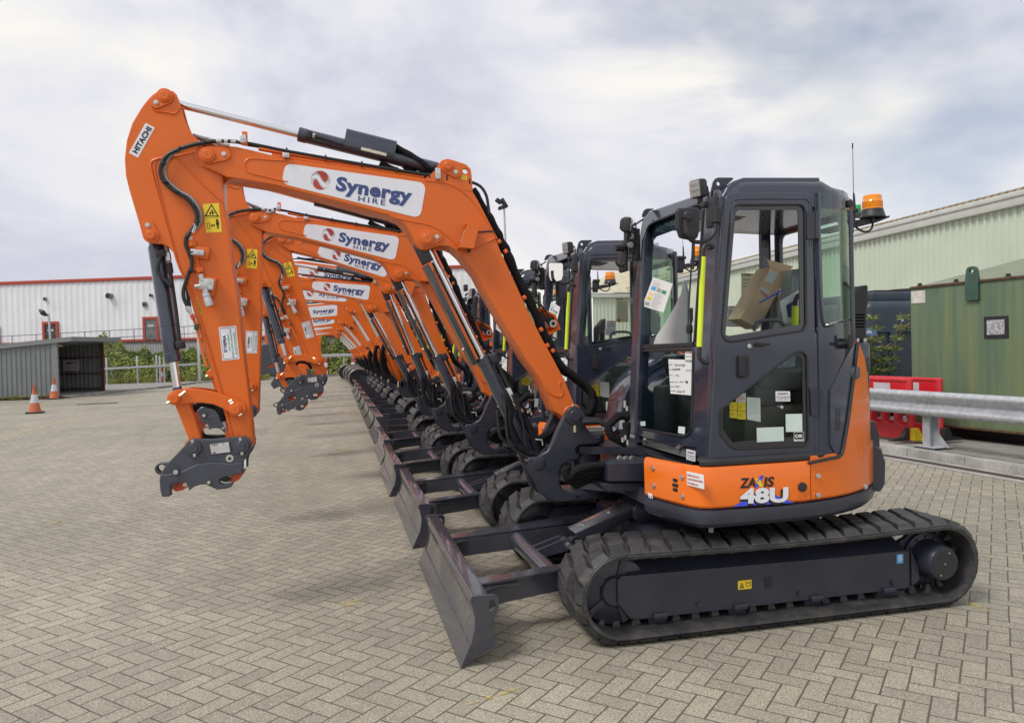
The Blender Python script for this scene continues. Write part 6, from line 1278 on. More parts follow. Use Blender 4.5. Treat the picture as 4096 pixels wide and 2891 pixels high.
def cab48(T):
    S = side(.055); F = lambda *p: S.px('F', *p); G = lambda *p: S.px('G', *p)
    E = bpy.data.objects.new('cab', None)
    fl = F((822, 330), (842, 250), (880, 185), (930, 140), (1010, 113), (1590, 113), (1605, 300), (1570, 420), (1560, 700)) + G((1570, 935), (1575, 960), (745, 985), (722, 985), (745, 700), (770, 0)) + F((800, 900))
    dh = F((905, 268), (940, 250), (1495, 250), (1522, 280), (1530, 700)) + G((1545, 890), (1530, 920), (790, 945), (765, 930), (790, 0)) + F((845, 500), (868, 340))
    b = mb(DARK); b.plate(S, fillet(fl, [.03, .05, .05, .05, .03] + [.01] * (len(fl) - 5), 3), -.035, 0, holes=[fillet(dh, .02)], bev=.012, res=3)
    cab = b.build('cab', T)
    # front frame
    pb = (1.395, .05, .92); pt_ = (1.485, .05, 2.319)
    FP = Plane(pb, (0, -1, 0), (pt_[0] - pb[0], 0, pt_[2] - pb[2])); ff = lambda *p: FP.px('F', *p); fg = lambda *p: FP.px('G', *p)
    outer = fg((722, 985), (600, 870), (125, 735), (125, 600)) + ff((137, 1500), (200, 600), (222, 460), (240, 390), (300, 365), (690, 232), (790, 205), (815, 260), (805, 400), (770, 1000), (745, 1500))
    up = ff((262, 520), (285, 480), (320, 458), (650, 325), (690, 330), (697, 370), (660, 900), (628, 1385), (203, 1402)); lo = fg((205, 104), (620, 96), (608, 690), (592, 735), (560, 755), (520, 752), (215, 695), (180, 650), (178, 560))
    b = mb(DARK); b.plate(FP, fillet(outer[::-1], .015), -.035, .0, holes=[fillet(up, .02), fillet(lo, .02)], bev=.010, res=2)
    b.build('front_frame', cab)
    b = mb(BLACK)
    for pts in (up, lo): b.tube([FP.pt(p[0], p[1], .002) for p in fillet(pts, .03, 4)], .007, n=6, close=True)
    z1 = ff((203, 1418), (628, 1400)); b.tube([FP.pt(*p, .004) for p in z1], .008, n=8); b.build('front_seals', cab)
    g = mb(WSCREEN); g.plate(FP, fillet(up, .02), -.012, -.006, bev=0); g.build('windscreen', cab); g = mb(WSCREEN); g.plate(FP, fillet(lo, .02), -.012, -.006, bev=0); g.build('lower_windscreen', cab)
    # far side frame, rear frame, roof, floor, back wall
    S2 = side(1.03); yy = 1.03
    def xzr(x0, z0, x1, z1): return [(x0, z0), (x1, z0), (x1, z1), (x0, z1)]
    b = mb(DARK); b.plate(S2, fillet([(1.40, .93), (2.42, .93), (2.42, 2.38), (2.36, 2.45), (1.62, 2.47), (1.50, 2.40), (1.46, 2.3), (1.37, 1.0)], .03), -.035, 0, holes=[fillet([(1.47, 1.28), (2.34, 1.28), (2.34, 2.40), (1.60, 2.40), (1.54, 2.30)], .04)], bev=.01)
    b.build('right_frame', cab)
    g = mb(GLASS); g.plate(side(1.04), xzr(1.46, 1.27, 2.35, 2.41), -.006, 0, bev=0); g.build('right_window', cab)
    Rr = Plane((2.44, 1.03, 0), (0, -1, 0), (0, 0, 1)); b = mb(DARK); W = .80; b.plate(Rr, fillet([(0, .93), (W, .93), (W, 2.44), (0, 2.44)], .03), -.03, 0, holes=[fillet([(.07, 1.5), (W - .10, 1.5), (W - .10, 2.32), (.07, 2.32)], .05)], bev=.008); b.build('rear_frame', cab)
    g = mb(GLASS); g.plate(Rr, [(.06, 1.49), (W - .09, 1.49), (W - .09, 2.33), (.06, 2.33)], -.02, -.014, bev=0); g.build('rear_window', cab)
    # roof
    z0 = F((1300, 205))[0][1]
    rp = F((838, 262), (862, 205), (905, 160), (960, 128), (1020, 112), (1300, 110), (1600, 112)) + [(2.20, 2.478), (2.33, 2.455), (2.42, 2.42), (2.46, 2.37), (2.45, 2.345), (1.56, 2.37), (1.50, 2.30)]
    rows = []; ys = [.035, .05, .09, .16, .6, .92, .985, 1.02, 1.035]; ins = [.055, .028, .008, 0, 0, 0, .008, .028, .055]
    cx_ = sum(p[0] for p in rp) / len(rp)
    for y, i_ in zip(ys, ins):
        r = []
        for x, z in rp:
            zz_ = z - i_ * (1 if z > 2.40 else .1); xx = x
            if x > 2.09: xx = min(x, 2.09 + .40 * math.sqrt(max(0, 1 - (max(0, .435 - y) / .40) ** 2)) + .01)
            if x < 1.6: xx = x + i_ * .7
            r.append((xx, y, zz_))
        rows.append(r)
    b = mb(DARK); b.rings(rows); b.build('roof', cab, sharp=50)
    b = mb(mat('headliner', (.34, .35, .36), .8)); b.box((1.92, .53, 2.405), (.82, .88, .03), bev=.01); b.box((1.9, .6, 2.38), (.35, .3, .04), bev=.01); b.build('headliner', cab)
    b = mb(mat('cab interior trim', (.13, .135, .13), .7)); b.box((1.83, .54, .955), (.84, .92, .06)); b.box((2.22, .62, 1.18), (.28, .72, .50), bev=.04); b.box((2.0, .93, 1.12), (.85, .12, .36), bev=.03); b.box((2.28, .45, 1.40), (.25, .7, .08), bev=.02); b.build('interior_trim', cab)
    # door
    DS = side(.033); F_ = lambda *p: DS.px('F', *p); G_ = lambda *p: DS.px('G', *p)
    dout = F_((868, 260), (900, 235), (960, 228), (1490, 228), (1530, 262), (1543, 700)) + G_((1572, 900), (1560, 935), (1530, 948), (790, 975), (750, 965), (740, 930), (775, 300), (770, 0)) + F_((790, 1340), (838, 500), (855, 330))
    w1 = F_((905, 385), (925, 340), (965, 325), (1430, 322), (1462, 335), (1475, 370), (1482, 1240), (1462, 1285), (905, 1372), (865, 1360), (838, 1320), (836, 1280)); w2 = G_((820, 570), (830, 545), (1385, 122), (1430, 108), (1470, 118), (1490, 150), (1502, 790), (1482, 828), (950, 853), (905, 835), (822, 740), (818, 650))
    b = mb(DARK); b.plate(DS, fillet(dout, [.03, .03, .03, .05, .05, .02, .03, .03, .03, .03, .03, .03, .0, 0, 0, 0, .02][:len(dout)], 4), -.03, 0, holes=[fillet(w1, .02), fillet(w2, .02)], bev=.007, res=2)
    door = b.build('door', cab)
    def inset(pts, k): c = (sum(p[0] for p in pts) / len(pts), sum(p[1] for p in pts) / len(pts)); return [(c[0] + (p[0] - c[0]) * k, c[1] + (p[1] - c[1]) * k) for p in pts]
    i1 = F_((945, 395), (955, 372), (975, 363), (1418, 362), (1424, 372), (1440, 1225), (1430, 1240), (905, 1325), (875, 1322), (870, 1310)); i2 = G_((850, 560), (850, 540), (1375, 150), (1430, 138), (1455, 160), (1465, 735), (1455, 755), (960, 795), (930, 812), (850, 705), (848, 620))
    BORD = mat('ceramic window border', (.012, .014, .020), .08, coat=1)
    for o_, i_, nm in ((w1, i1, 'door_window'), (w2, i2, 'lower_door_window')):
        b = mb(BORD); b.plate(DS, fillet(o_, .02), -.012, -.006, holes=[fillet(i_, .015)], bev=.0005); b.m(GLASS if nm == 'door_window' else MT['lower door glass'] if 'lower door glass' in MT else glass('lower door glass', (.84, .90, .86), 1.3)).plate(DS, fillet(i_, .015), -.011, -.007, bev=0); b.m(BLACK).tube([DS.pt(p[0], p[1], -.001) for p in fillet(o_, .02)], .006, n=6, close=True); b.build(nm, door)
    # upper raised door frame moulding
    b = mb(DARK); k = F_((905, 470), (925, 320), (975, 280), (1440, 278), (1490, 290), (1510, 340), (1515, 640)); b.tube(smooth([DS.pt(p[0], p[1], -.003) for p in k], 4), .008, n=8); b.build('door_moulding', door)
    b = mb(DARKM); q = F_((1478, 378), (1555, 378), (1560, 590), (1480, 590)); b.plate(DS, fillet(q[::-1], .008), 0, .012, bev=.004); b.cyl(DS.pt(*F_((1553, 375))[0], .012), DS.pt(*F_((1553, 585))[0], .012), .010, n=12); b.build('hinge', door); b = mb(DARKM)
    q = G_((1503, 388), (1585, 388), (1590, 600), (1515, 600)); b.plate(DS, fillet(q[::-1], .008), 0, .012, bev=.004); b.cyl(DS.pt(*G_((1580, 385))[0], .012), DS.pt(*G_((1583, 598))[0], .012), .010, n=12); b.build('hinge', door)
    b = mb(BLACK); q = G_((945, 150), (960, 135), (1030, 138), (1045, 155), (1045, 290), (1010, 312), (960, 312), (945, 290)); b.plate(DS, fillet(q[::-1], .01), 0, .004, bev=.002); q = G_((955, 140), (1003, 140), (1003, 305), (955, 295)); b.plate(DS, fillet(q[::-1], .01), .004, .022, bev=.006)
    q = G_((1078, 48), (1090, 38), (1155, 38), (1165, 50), (1155, 72), (1090, 72)); b.plate(DS, fillet(q[::-1], .008), 0, .008, bev=.002); b.tube([DS.pt(*p, .02) for p in G_((1095, 50), (1120, 52), (1190, 50))], .006, n=8); b.build('door_handle', door)
    c_ = G_((1043, 66))[0]; b = mb(ZINC); b.tube([DS.pt(*c_, 0), DS.pt(*c_, .008), DS.pt(*c_, .010)], [.0125, .0125, .010], n=20); b.build('lock', door)
    # stickers on the lower glass
    D2 = DS.off(-.006); g2 = lambda *p: D2.px('G', *p)
    b = mb(PAPER)
    for q in (((1246, 410), (1357, 410), (1359, 487), (1248, 487)),): q = g2(*q); b.plate(D2, fillet(q[::-1], .003), .001, .002, bev=0)
    t = g2((1262, 436), (1340, 434)); b.m(INK); ftext(b, D2, '05E004', t[0], t[1], .009, bold=.01, d=.0026); t = g2((1252, 455), (1354, 453)); ftext(b, D2, 'EU Type Approval', t[0], t[1], .005, d=.0026)
    for zz_ in (463, 474): t = g2((1256, zz_), (1350, zz_)); lines_of_print(b, D2, t[0][0], t[1][0], t[0][1], 1, .002, .002, .0026, seed=zz_)
    b.build('approval_sticker', door); b = mb(PALEL)
    for q in (((1324, 585), (1450, 582), (1452, 718), (1326, 721)), ((1102, 690), (1308, 682), (1310, 790), (1105, 800))): q = g2(*q); b.plate(D2, q[::-1], .001, .002, bev=0); b.build('blank_sticker', door); b = mb(PALEL)
    q = g2((1386, 722), (1463, 720), (1464, 790), (1388, 792)); b.m(PAPER).plate(D2, q[::-1], .001, .002, bev=0); b.m(INK).plate(D2, [(q[3][0] + .002, q[3][1] + .012), (q[2][0] - .002, q[2][1] + .012), (q[1][0] - .002, q[1][1] - .002), (q[0][0] + .002, q[0][1] - .002)], .002, .0023, bev=0); b.m(WHITE); t = g2((1394, 764), (1458, 762)); ftext(b, D2, 'OK', t[0], t[1], .017, bold=.04, d=.0028); b.m(INK); t = g2((1398, 782), (1458, 780)); ftext(b, D2, 'HITACHI', t[0], t[1], .0035, bold=.02, d=.0028)
    b.build('inspection_sticker', door)
    c_ = g2((1290, 532))[0]; b = mb(ZINC); b.tube([D2.pt(*c_, -.03), D2.pt(*c_, .01), D2.pt(*c_, .012)], [.009, .009, .006], n=16); b.build('window_stud', door)
    # inner labels behind the lower glass (on the seat base, y .16)
    S16 = side(.075); h = lambda *p: S16.px('G', *p); b = mb(YELLOW)
    for q in (((895, 492), (953, 492), (953, 555), (895, 552)), ((957, 494), (1019, 496), (1020, 562), (958, 560)), ((896, 556), (954, 558), (955, 618), (897, 612)), ((958, 563), (1020, 565), (1021, 627), (959, 624))):
        v = h(*q); b.m(YELLOW).plate(S16, v[::-1], 0, .001, bev=0); c_ = ((v[0][0] * 2 + v[1][0]) / 3, (v[0][1] + v[3][1]) / 2); b.m(INK); pict_triangle(b, S16, c_, .009, .001)
    v = h((1027, 455), (1130, 462), (1133, 645), (1030, 625)); b.m(PAPER).plate(S16, v[::-1], 0, .001, bev=0); b.m(GREYP); lines_of_print(b, S16, v[0][0] + .01, v[1][0] - .01, v[0][1] - .012, 9, .010, .0016, .0012, 5); v = h((945, 430), (1020, 424), (1020, 500), (945, 495)); b.m(PAPER).plate(S16, v[::-1], 0, .001, bev=0); b.m(REDP); lines_of_print(b, S16, v[0][0] + .004, v[1][0] - .004, v[0][1] - .016, 4, .007, .003, .0012, 6)
    b.m(mat('seat base', (.15, .145, .12), .7)).box((2.0, .60, 1.07), (.62, .84, .30), bev=.02); b.build('seat_base', cab)
    # quarter panel and curved glass
    def qrow(l, r): return (onq('F', l), onq('F', r))
    b = mb(GLASSD); rows = [qrow((1625, 1235), (1836, 1185)), qrow((1605, 1180), (1836, 1120)), qrow((1592, 1000), (1834, 1000)), qrow((1580, 600), (1828, 600)), qrow((1572, 300), (1825, 300)), qrow((1580, 215), (1822, 255))]
    qpatch(b, rows, th=.006); b.build('quarter_window', cab)
    b = mb(DARK); bl, br_ = onq('G', (1570, 925)), onq('G', (1850, 880))
    qpatch(b, [((2.07, .93), (2.46, .93)), ((2.07, onq('F', (1560, 1300))[1]), (2.46, onq('F', (1838, 1250))[1])), (onq('F', (1558, 1262)), onq('F', (1838, 1200)))], off=.0, th=.02)
    qpatch(b, [((2.075, 1.2), (2.12, 1.2)), ((2.07, 2.3), (2.10, 2.3)), ((2.07, 2.40), (2.12, 2.42))], off=.004, th=.03)
    b.tube(smooth([qp(*p, .006) for p in [onq('F', q) for q in ((1572, 235), (1572, 500), (1582, 900), (1602, 1180), (1625, 1240), (1660, 1245), (1838, 1192))]], 3), .011, n=8)
    b.build('quarter_panel', cab)
    b = mb(BLACK); p = onq('F', (1800, 320)); b.cyl(qp(*p, .0), qp(*p, .03), .022, n=18, bev=.006); p = onq('F', (1770, 1385)); v = qp(*p, .03); b.box(v, (.03, .06, .06), bev=.01); b.tube([v, v + Vector((-.05, -.03, .0)), v + Vector((-.09, -.03, 0))], .009, n=8); b.cyl(v + Vector((.0, -.03, -.02)), v + Vector((0, -.03, .05)), .012, n=10); b.build('rear_latch', cab)
    # raised dark engine side cover with louvres
    b = mb(DARK); G2 = lambda q: oncurve('G', q, .0)
    patch(b, [(G2((1560, 925)), G2((1745, 905))), (G2((1560, 500)), G2((1800, 560))), (G2((1560, -40)), G2((1850, 60)))], off=-.012, th=.02)
    patch(b, [(G2((1690, 885)), G2((1735, 900))), (G2((1655, 820)), G2((1765, 800))), (G2((1650, 560)), G2((1800, 560))), (G2((1652, 405)), G2((1822, 400))), (G2((1740, 215)), G2((1845, 215))), (G2((1832, 40)), G2((1862, 45)))], off=.014, th=.03)
    b.m(INK)
    for k in range(10):
        z_ = 548 + k * 17; a_, c_ = G2((1690, z_)), G2((1724, z_ - 1)); b.tube([bodyarc(*a_, .015), bodyarc(*c_, .015)], .0035, n=6)
    b.build('engine_side_cover', cab)
    # handrail with hi-vis sleeve
    R = side(-.005); b = mb(BLACK); pts = P3(R, 'F', [(768, 648), (752, 632), (725, 632), (700, 650), (692, 690), (685, 800), (667, 1400), (662, 1460), (672, 1505), (700, 1525), (728, 1530)]); wavy(b, [pts[0] + Vector((0, .05, 0))] + pts + [pts[-1] + Vector((0, .05, 0))], .0115)
    b.build('handrail', cab); b = mb(HIVIS); v = P3(R, 'F', [(694, 722), (664, 1410)]); b.cyl(v[0], v[1], .0145, n=16); b.build('sleeve', cab)
    # mirror
    Mr = side(-.16); q = Mr.px('F', (505, 345), (660, 340), (672, 360), (672, 520), (655, 582), (600, 592), (520, 575), (498, 500), (493, 370)); b = mb(BLACK); b.plate(Mr, fillet(q[::-1], .02), -.03, 0, bev=.012, res=2); q2 = inset(q, .78); b.plate(Mr, fillet(q2[::-1], .02), 0, .006, bev=.004)
    c_ = Mr.px('F', (562, 415))[0]; b.tube([Mr.pt(*c_, 0), Mr.pt(*c_, .03), Mr.pt(*c_, .035)], [.028, .024, .018], n=20)
    mo = b.build('mirror', cab); b = mb(MIRROR); b.plate(Mr.off(-.031), fillet(inset(q, .9)[::-1], .02), -.003, 0, bev=0); b.build('mirror_face', mo)
    b = mb(BLACK); pts = P3(side(-.19), 'F', [(556, 440), (558, 500), (575, 560)]) + P3(side(-.12), 'F', [(610, 600), (660, 610), (715, 600), (760, 565), (785, 520), (792, 470)]); wavy(b, pts, .011)
    v = P3(side(-.10), 'F', [(792, 345), (792, 465)]); b.tube([v[0], v[0] * .95 + v[1] * .05, v[1] * .95 + v[0] * .05, v[1]], [.022, .026, .026, .022], n=20); v = P3(side(-.03), 'F', [(765, 380)])[0]; b.box(v, (.03, .10, .16), bev=.006); b.build('mirror_arm', cab)
    # work lights
    def light(zz, c_, y, rot, nm):
        p = P3(side(y), zz, [c_])[0]; b = mb(BLACK); R3 = Matrix.Rotation(rot, 3, 'Z') @ Matrix.Rotation(-.12, 3, 'Y'); b.box(p, (.055, .085, .10), R3, bev=.012, seg=3)
        for k in range(3): b.box(p + R3 @ Vector((.03 + .006 * k, 0, 0)), (.012, .07 - .012 * k, .085 - .012 * k), R3, bev=.004)
        b.box(p + Vector((.01, 0, -.06)), (.03, .02, .05), bev=.006); w_ = [p + Vector((.05, .02, .0)), p + Vector((.07, .03, .02)), p + Vector((.08, .04, -.04)), p + Vector((.07, .05, -.09))]; b.tube(smooth(w_, 4), .005, n=6)
        o = b.build(nm, cab); b = mb(CLEAR); b.box(p - R3 @ Vector((.029, 0, 0)), (.004, .074, .088), R3, bev=.001); b.m(ZINC); b.box(p - R3 @ Vector((.031, 0, 0)), (.002, .074, .012), R3)
        for yy_ in (-.02, 0, .02):
            for zc in (-.03, .03): b.cyl(p - R3 @ Vector((.027, yy_, zc)), p - R3 @ Vector((.032, yy_, zc)), .008, n=8)
        b.build('lens', cab); return o
    light('N', (1015, 245), .10, .35, 'work_light'); light('N', (95, 715), 1.06, 2.6, 'work_light')
    b = mb(DARKM); q = side(.13).px('N', (1178, 385), (1185, 260), (1210, 155), (1235, 115), (1270, 98), (1500, 98), (1400, 180), (1290, 300), (1220, 380)); b.plate(side(.13), fillet(q[::-1], .01), -.01, 0, holes=[ell(*side(.13).px('N', (1277, 178))[0], .011, n=16)], bev=.002); b.build('lifting_eye', cab); b = mb(DARKM)
    q = side(.96).px('N', (285, 620), (292, 570), (315, 520), (350, 500), (460, 500), (380, 540), (330, 600)); b.plate(side(.96), fillet(q[::-1], .01), -.01, 0, bev=.002); b.build('lifting_eye', cab)
    b = mb(BLACK); 
    for q, w, h in (((1205, 450), .05, .06), ((1120, 450), .05, .03)): v = P3(side(.02), 'N', [q])[0]; b.box(v, (w, .05, h), bev=.005)
    b.build('mirror_bracket', cab); b = mb(BLACK)
    for q, w, h in (((160, 915), .03, .17), ((215, 900), .03, .14), ((210, 1100), .04, .08), ((85, 900), .02, .1)): v = P3(side(1.10), 'N', [q])[0]; b.box(v, (w, .06, h), bev=.005)
    v = P3(side(1.16), 'N', [(90, 1010), (85, 1120), (60, 1200), (10, 1245), (-30, 1230), (-50, 1180)]); wavy(b, v, .010); v = P3(side(1.16), 'N', [(-60, 1010), (60, 1010)]); b.cyl(v[0], v[1], .024, n=18); v = P3(side(1.2), 'N', [(40, 1120)])[0]; b.box(v, (.03, .12, .22), bev=.012)
    v = P3(side(1.02), 'N', [(300, 640), (240, 680), (170, 730), (150, 790), (190, 810)]); wavy(b, v, .006)
    b.m(ZINC)
    for q in ((143, 858), (132, 970)): v = P3(side(1.06), 'N', [q])[0]; b.cyl(v, v + Vector((0, -.008, 0)), .020, n=18)
    b.build('far_mirror', cab)
    # wiper
    b = mb(BLACK); W_ = FP.off(.015); wp = [W_.pt(*p) for p in ff((640, 400), (628, 700), (606, 1040), (596, 1250), (606, 1290))]; b.tube(wp, .005, n=6); b.tube([W_.pt(*p, .004) for p in ff((655, 370), (648, 600), (640, 820))], .006, n=6); b.box(W_.pt(*ff((607, 1275))[0]), (.03, .04, .05), bev=.008); wavy(b, [W_.pt(*p, -.03) for p in ff((670, 430), (660, 560), (672, 640), (655, 760), (668, 860), (650, 960), (655, 1040))], .004); b.build('wiper', cab)
    # papers
    FI = FP.off(-.014 + .012); q = FI.px('F', (312, 878), (462, 928), (392, 1148), (228, 1098)); b = mb(PAPER); b.plate(FI, q[::-1], 0, .001, bev=0); u_ = Vector((q[1][0] - q[0][0], q[1][1] - q[0][1])).normalized(); 
    rnd = random.Random(3)
    def U(f, g): return (q[0][0] + (q[1][0] - q[0][0]) * f + (q[3][0] - q[0][0]) * g, q[0][1] + (q[1][1] - q[0][1]) * f + (q[3][1] - q[0][1]) * g)
    b.m(GREYP)
    for k in range(30):
        g_ = .08 + k * .028
        if .26 < g_ < .42 or (g_ < .16 and k % 2): continue
        f0 = .40 if g_ > .44 else .1; b.plate(FI, [U(f0, g_ + .010), U(f0 + rnd.uniform(.25, .5), g_ + .010), U(f0 + rnd.uniform(.25, .5), g_), U(f0, g_)], .001, .0014, bev=0)
    for f_, g_, m_ in ((.12, .27, SKYP), (.40, .27, GREYP), (.66, .27, GREENP), (.1, .46, CARD), (.1, .62, YELLOW), (.1, .80, GREYP)): b.m(m_).plate(FI, [U(f_, g_ + .12), U(f_ + .22, g_ + .12), U(f_ + .22, g_), U(f_, g_)], .0012, .0018, bev=0)
    b.build('instruction_sheet', cab)
    q = FI.px('G', (428, 165), (612, 172), (606, 442), (445, 428)); b = mb(PALEL if False else PAPER); b.plate(FI, q[::-1], 0, .001, bev=0); b.m(INK)
    for txt, a_, c_, cap in (('Synergy', (478, 218), (560, 216), .014), ('040088', (456, 252), (520, 250), .012), ('Yes', (480, 298), (512, 296), .012), ('YES /', (512, 346), (552, 345), .009), ('No', (486, 382), (514, 380), .012), ('April', (496, 420), (552, 422), .014)): t = FI.px('G', a_, c_); ftext(b, FI, txt, t[0], t[1], cap, bold=.002, d=.0016)
    for txt, a_, c_ in (('CUSTOMER', (430, 210), (462, 210)), ('JOB No.', (432, 248), (452, 248)), ('BUCKET', (432, 290), (462, 290)), ('SIGNWRITING / DECALS', (436, 343), (502, 343)), ('PAINTING REQ.', (440, 378), (478, 378)), ('DATE REQUIRED', (446, 410), (488, 411))): t = FI.px('G', a_, c_); ftext(b, FI, txt, t[0], t[1], .004, bold=.01, d=.0016)
    b.plate(FI, FI.px('G', (556, 332), (578, 332), (578, 350), (566, 352))[::-1], .001, .0015, bev=0); b.m(GREYP); t = FI.px('G', (562, 258), (610, 262)); ftext(b, FI, '050052', t[0], t[1], .012, d=.0016); b.build('job_sheet', cab)
    q = FI.px('G', (556, 104), (622, 106), (618, 194), (556, 190)); b = mb(PAPER); b.plate(FI, q[::-1], 0, .001, bev=0); b.m(REDP); t = FI.px('G', (562, 120), (621, 122)); ftext(b, FI, 'FINAL INSPECTION', t[0], t[1], .005, bold=.01, d=.0016); b.m(INK); t = FI.px('G', (562, 150), (612, 150)); ftext(b, FI, 'DATE 12-4-19', t[0], t[1], .006, d=.0016); t = FI.px('G', (560, 180), (614, 180)); ftext(b, FI, 'SIGNATURE M.A.', t[0], t[1], .005, d=.0016)
    b.build('inspection_card', cab); b = mb(PALEL)
    for q in (((213, 642), (252, 640), (252, 675), (216, 675)), ((505, 678), (556, 684), (553, 738), (503, 730))): q = FI.px('G', *q); b.plate(FI, q[::-1], 0, .001, bev=0)
    b.build('glass_stickers', cab)
    FS = FP.off(.002); q = FS.px('P', (1200, 183), (1345, 218), (1343, 387), (1200, 352)); b = mb(WHITE); b.plate(FS, fillet(q[::-1], .003), 0, .001, bev=0); b.m(INK); t = FS.px('P', (1218, 245), (1325, 270)); ftext(b, FS, '05E004', t[0], t[1], .011, bold=.01, d=.0016); t = FS.px('P', (1208, 280), (1335, 308)); ftext(b, FS, 'EU Type Approval', t[0], t[1], .005, d=.0016)
    for k in range(2): t = FS.px('P', (1215, 305 + 27 * k), (1328, 332 + 27 * k)); ftext(b, FS, 'e13*2016/1628', t[0], t[1], .004, d=.0016)
    b.build('approval_label', cab)
    b = mb(ZINC)
    for q in ((528, 32), (1062, 165), (1085, 140)): b.bolt(FS.pt(*FS.px('P', q)[0]), FS.n, .010, .010)
    b.m(BLACK); v = [FS.pt(*p, .006) for p in FS.px('P', (300, 45), (1355, 140))]; b.tube(v, .004, n=6); v = [FS.pt(*p, .012) for p in FS.px('P', (280, 165), (1350, 490))]; b.tube(v, .010, n=8); b.build('apron_trim', cab)
    # seat under plastic, controls, boxes
    b = mb(SEATG); b.box((2.05, .55, 1.29), (.44, .46, .14), bev=.05, seg=4); b.box((2.26, .55, 1.60), (.14, .44, .60), Matrix.Rotation(.12, 3, 'Y'), bev=.06, seg=4); b.box((2.31, .55, 1.96), (.10, .26, .18), Matrix.Rotation(.12, 3, 'Y'), bev=.04, seg=4); 
    for y in (.27, .84): b.box((2.0, y, 1.36), (.40, .13, .12), bev=.03); b.box((1.88, y, 1.28), (.22, .12, .16), bev=.04)
    seat = b.build('seat', cab)
    b = mb(BLACK)
    for y in (.28, .83): b.tube([(1.84, y, 1.38), (1.83, y, 1.46), (1.80, y, 1.52), (1.79, y, 1.57)], [.02, .018, .028, .024], n=12)
    for y in (.48, .62): b.tube([(1.55, y, .98), (1.58, y, 1.2), (1.66, y, 1.35)], .010, n=8); b.box((1.55, y, 1.0), (.14, .08, .03), bev=.01)
    b.box((1.52, .86, 1.15), (.12, .18, .35), bev=.03); b.box((1.55, .80, 1.45), (.06, .18, .14), Matrix.Rotation(-.3, 3, 'Y'), bev=.02)
    for k in range(8): b.tube(smooth([Vector((1.50 + .03 * k, .3 + .06 * k, .985)), Vector((1.52 + .03 * k, .33 + .06 * k, 1.03)), Vector((1.58, .38 + .06 * k, .99))], 3), .012, n=6)
    b.build('controls', cab)
    v = P3(side(.30), 'F', [(1085, 1290), (1095, 1235), (1150, 1210), (1270, 1210), (1305, 1230), (1320, 1255)]); b = mb(SEATG); wavy(b, v, .011); b.build('arm_bar', cab)
    b = mb(FILM); random.seed(5); rows = []
    for i in range(12):
        r = []
        for j in range(20):
            a = 2 * pi * j / 20; z_ = 1.25 + i * .072; rr = .30 - .012 * i + .03 * noise.noise(Vector((i * .8, j * .9, 0))); r.append((2.26 + .06 * (i / 12) + cos(a) * rr * .5, .55 + sin(a) * rr * .92, z_ + .02 * noise.noise(Vector((j, i, 3)))))
        rows.append(r)
    b.rings(rows, cap=True); b.build('seat_cover', cab)
    # white/clear sheet over console seen through the windscreen
    b = mb(mat('polythene sheet', (.62, .64, .66), .3, bump=.6, bscale=9)); g_ = FP.off(-.35); q = g_.px('F', (310, 1395), (330, 1330), (400, 1230), (470, 1110), (520, 1010), (545, 900), (570, 1000), (575, 1395)); b.plate(g_, q[::-1], -.02, 0, bev=.004); b.build('polythene_sheet', cab)
    B2 = side(.62); q = B2.px('F', (980, 1190), (1205, 805), (1330, 850), (1420, 800), (1170, 1100), (1100, 1270)); b = mb(CARD); q = B2.px('F', (975, 1195), (1205, 800), (1345, 845), (1120, 1272)); b.plate(B2, q[::-1], -.16, 0, bev=.004); q = B2.px('F', (1185, 742), (1385, 795), (1345, 845), (1205, 800)); b.plate(B2, q[::-1], -.01, 0, bev=.001); q = B2.px('F', (1205, 825), (1270, 850), (1225, 925), (1160, 905)); b.m(PAPER).plate(B2, q[::-1], 0, .002, bev=0); q = B2.px('F', (1130, 950), (1210, 985), (1190, 1015), (1115, 985)); b.plate(B2, q[::-1], 0, .002, bev=0); b.m(REDP); t = B2.px('F', (1118, 990), (1180, 1030)); ftext(b, B2, 'TEQ', t[0], t[1], .018, bold=.02, d=.003); b.build('cardboard_box', cab)
    q = B2.px('F', (1130, 1080), (1290, 985), (1270, 1230), (1160, 1240)); b = mb(PAPER); B3 = side(.40); b.plate(B3, q[::-1], -.004, 0, bev=0); q = B2.px('F', (1175, 1110), (1250, 1065), (1245, 1190), (1190, 1200)); b.m(NAVY).plate(B3, q[::-1], 0, .002, bev=0); b.m(BLUEP); v = P3(B3, 'F', [(1125, 1072), (1295, 980)]); b.cyl(v[0], v[1], .005, n=6); b.build('document_bag', cab)
    # notices on the far window
    B4 = side(1.025); b = mb(THINC); q = B4.px('F', (985, 848), (1110, 848), (1110, 1110), (985, 1110)); b.plate(B4, q[::-1], 0, .001, bev=0); b.m(INK); t = B4.px('F', (1003, 868), (1058, 868)); ftext(b, B4, 'TEFRA', t[0], t[1], .016, bold=.02, d=.0016); q_ = B4.px('F', (986, 852), (998, 852), (998, 868), (986, 868)); b.m(NAVY).plate(B4, q_[::-1], .001, .0016, bev=0); b.m(GREYP); lines_of_print(b, B4, q[0][0] + .01, q[1][0] - .01, q[0][1] - .04, 9, .024, .010, .0014, 8); q_ = B4.px('F', (993, 1075), (1027, 1075), (1027, 1110), (993, 1110)); b.m(THINY).plate(B4, q_[::-1], .001, .0018, bev=0)
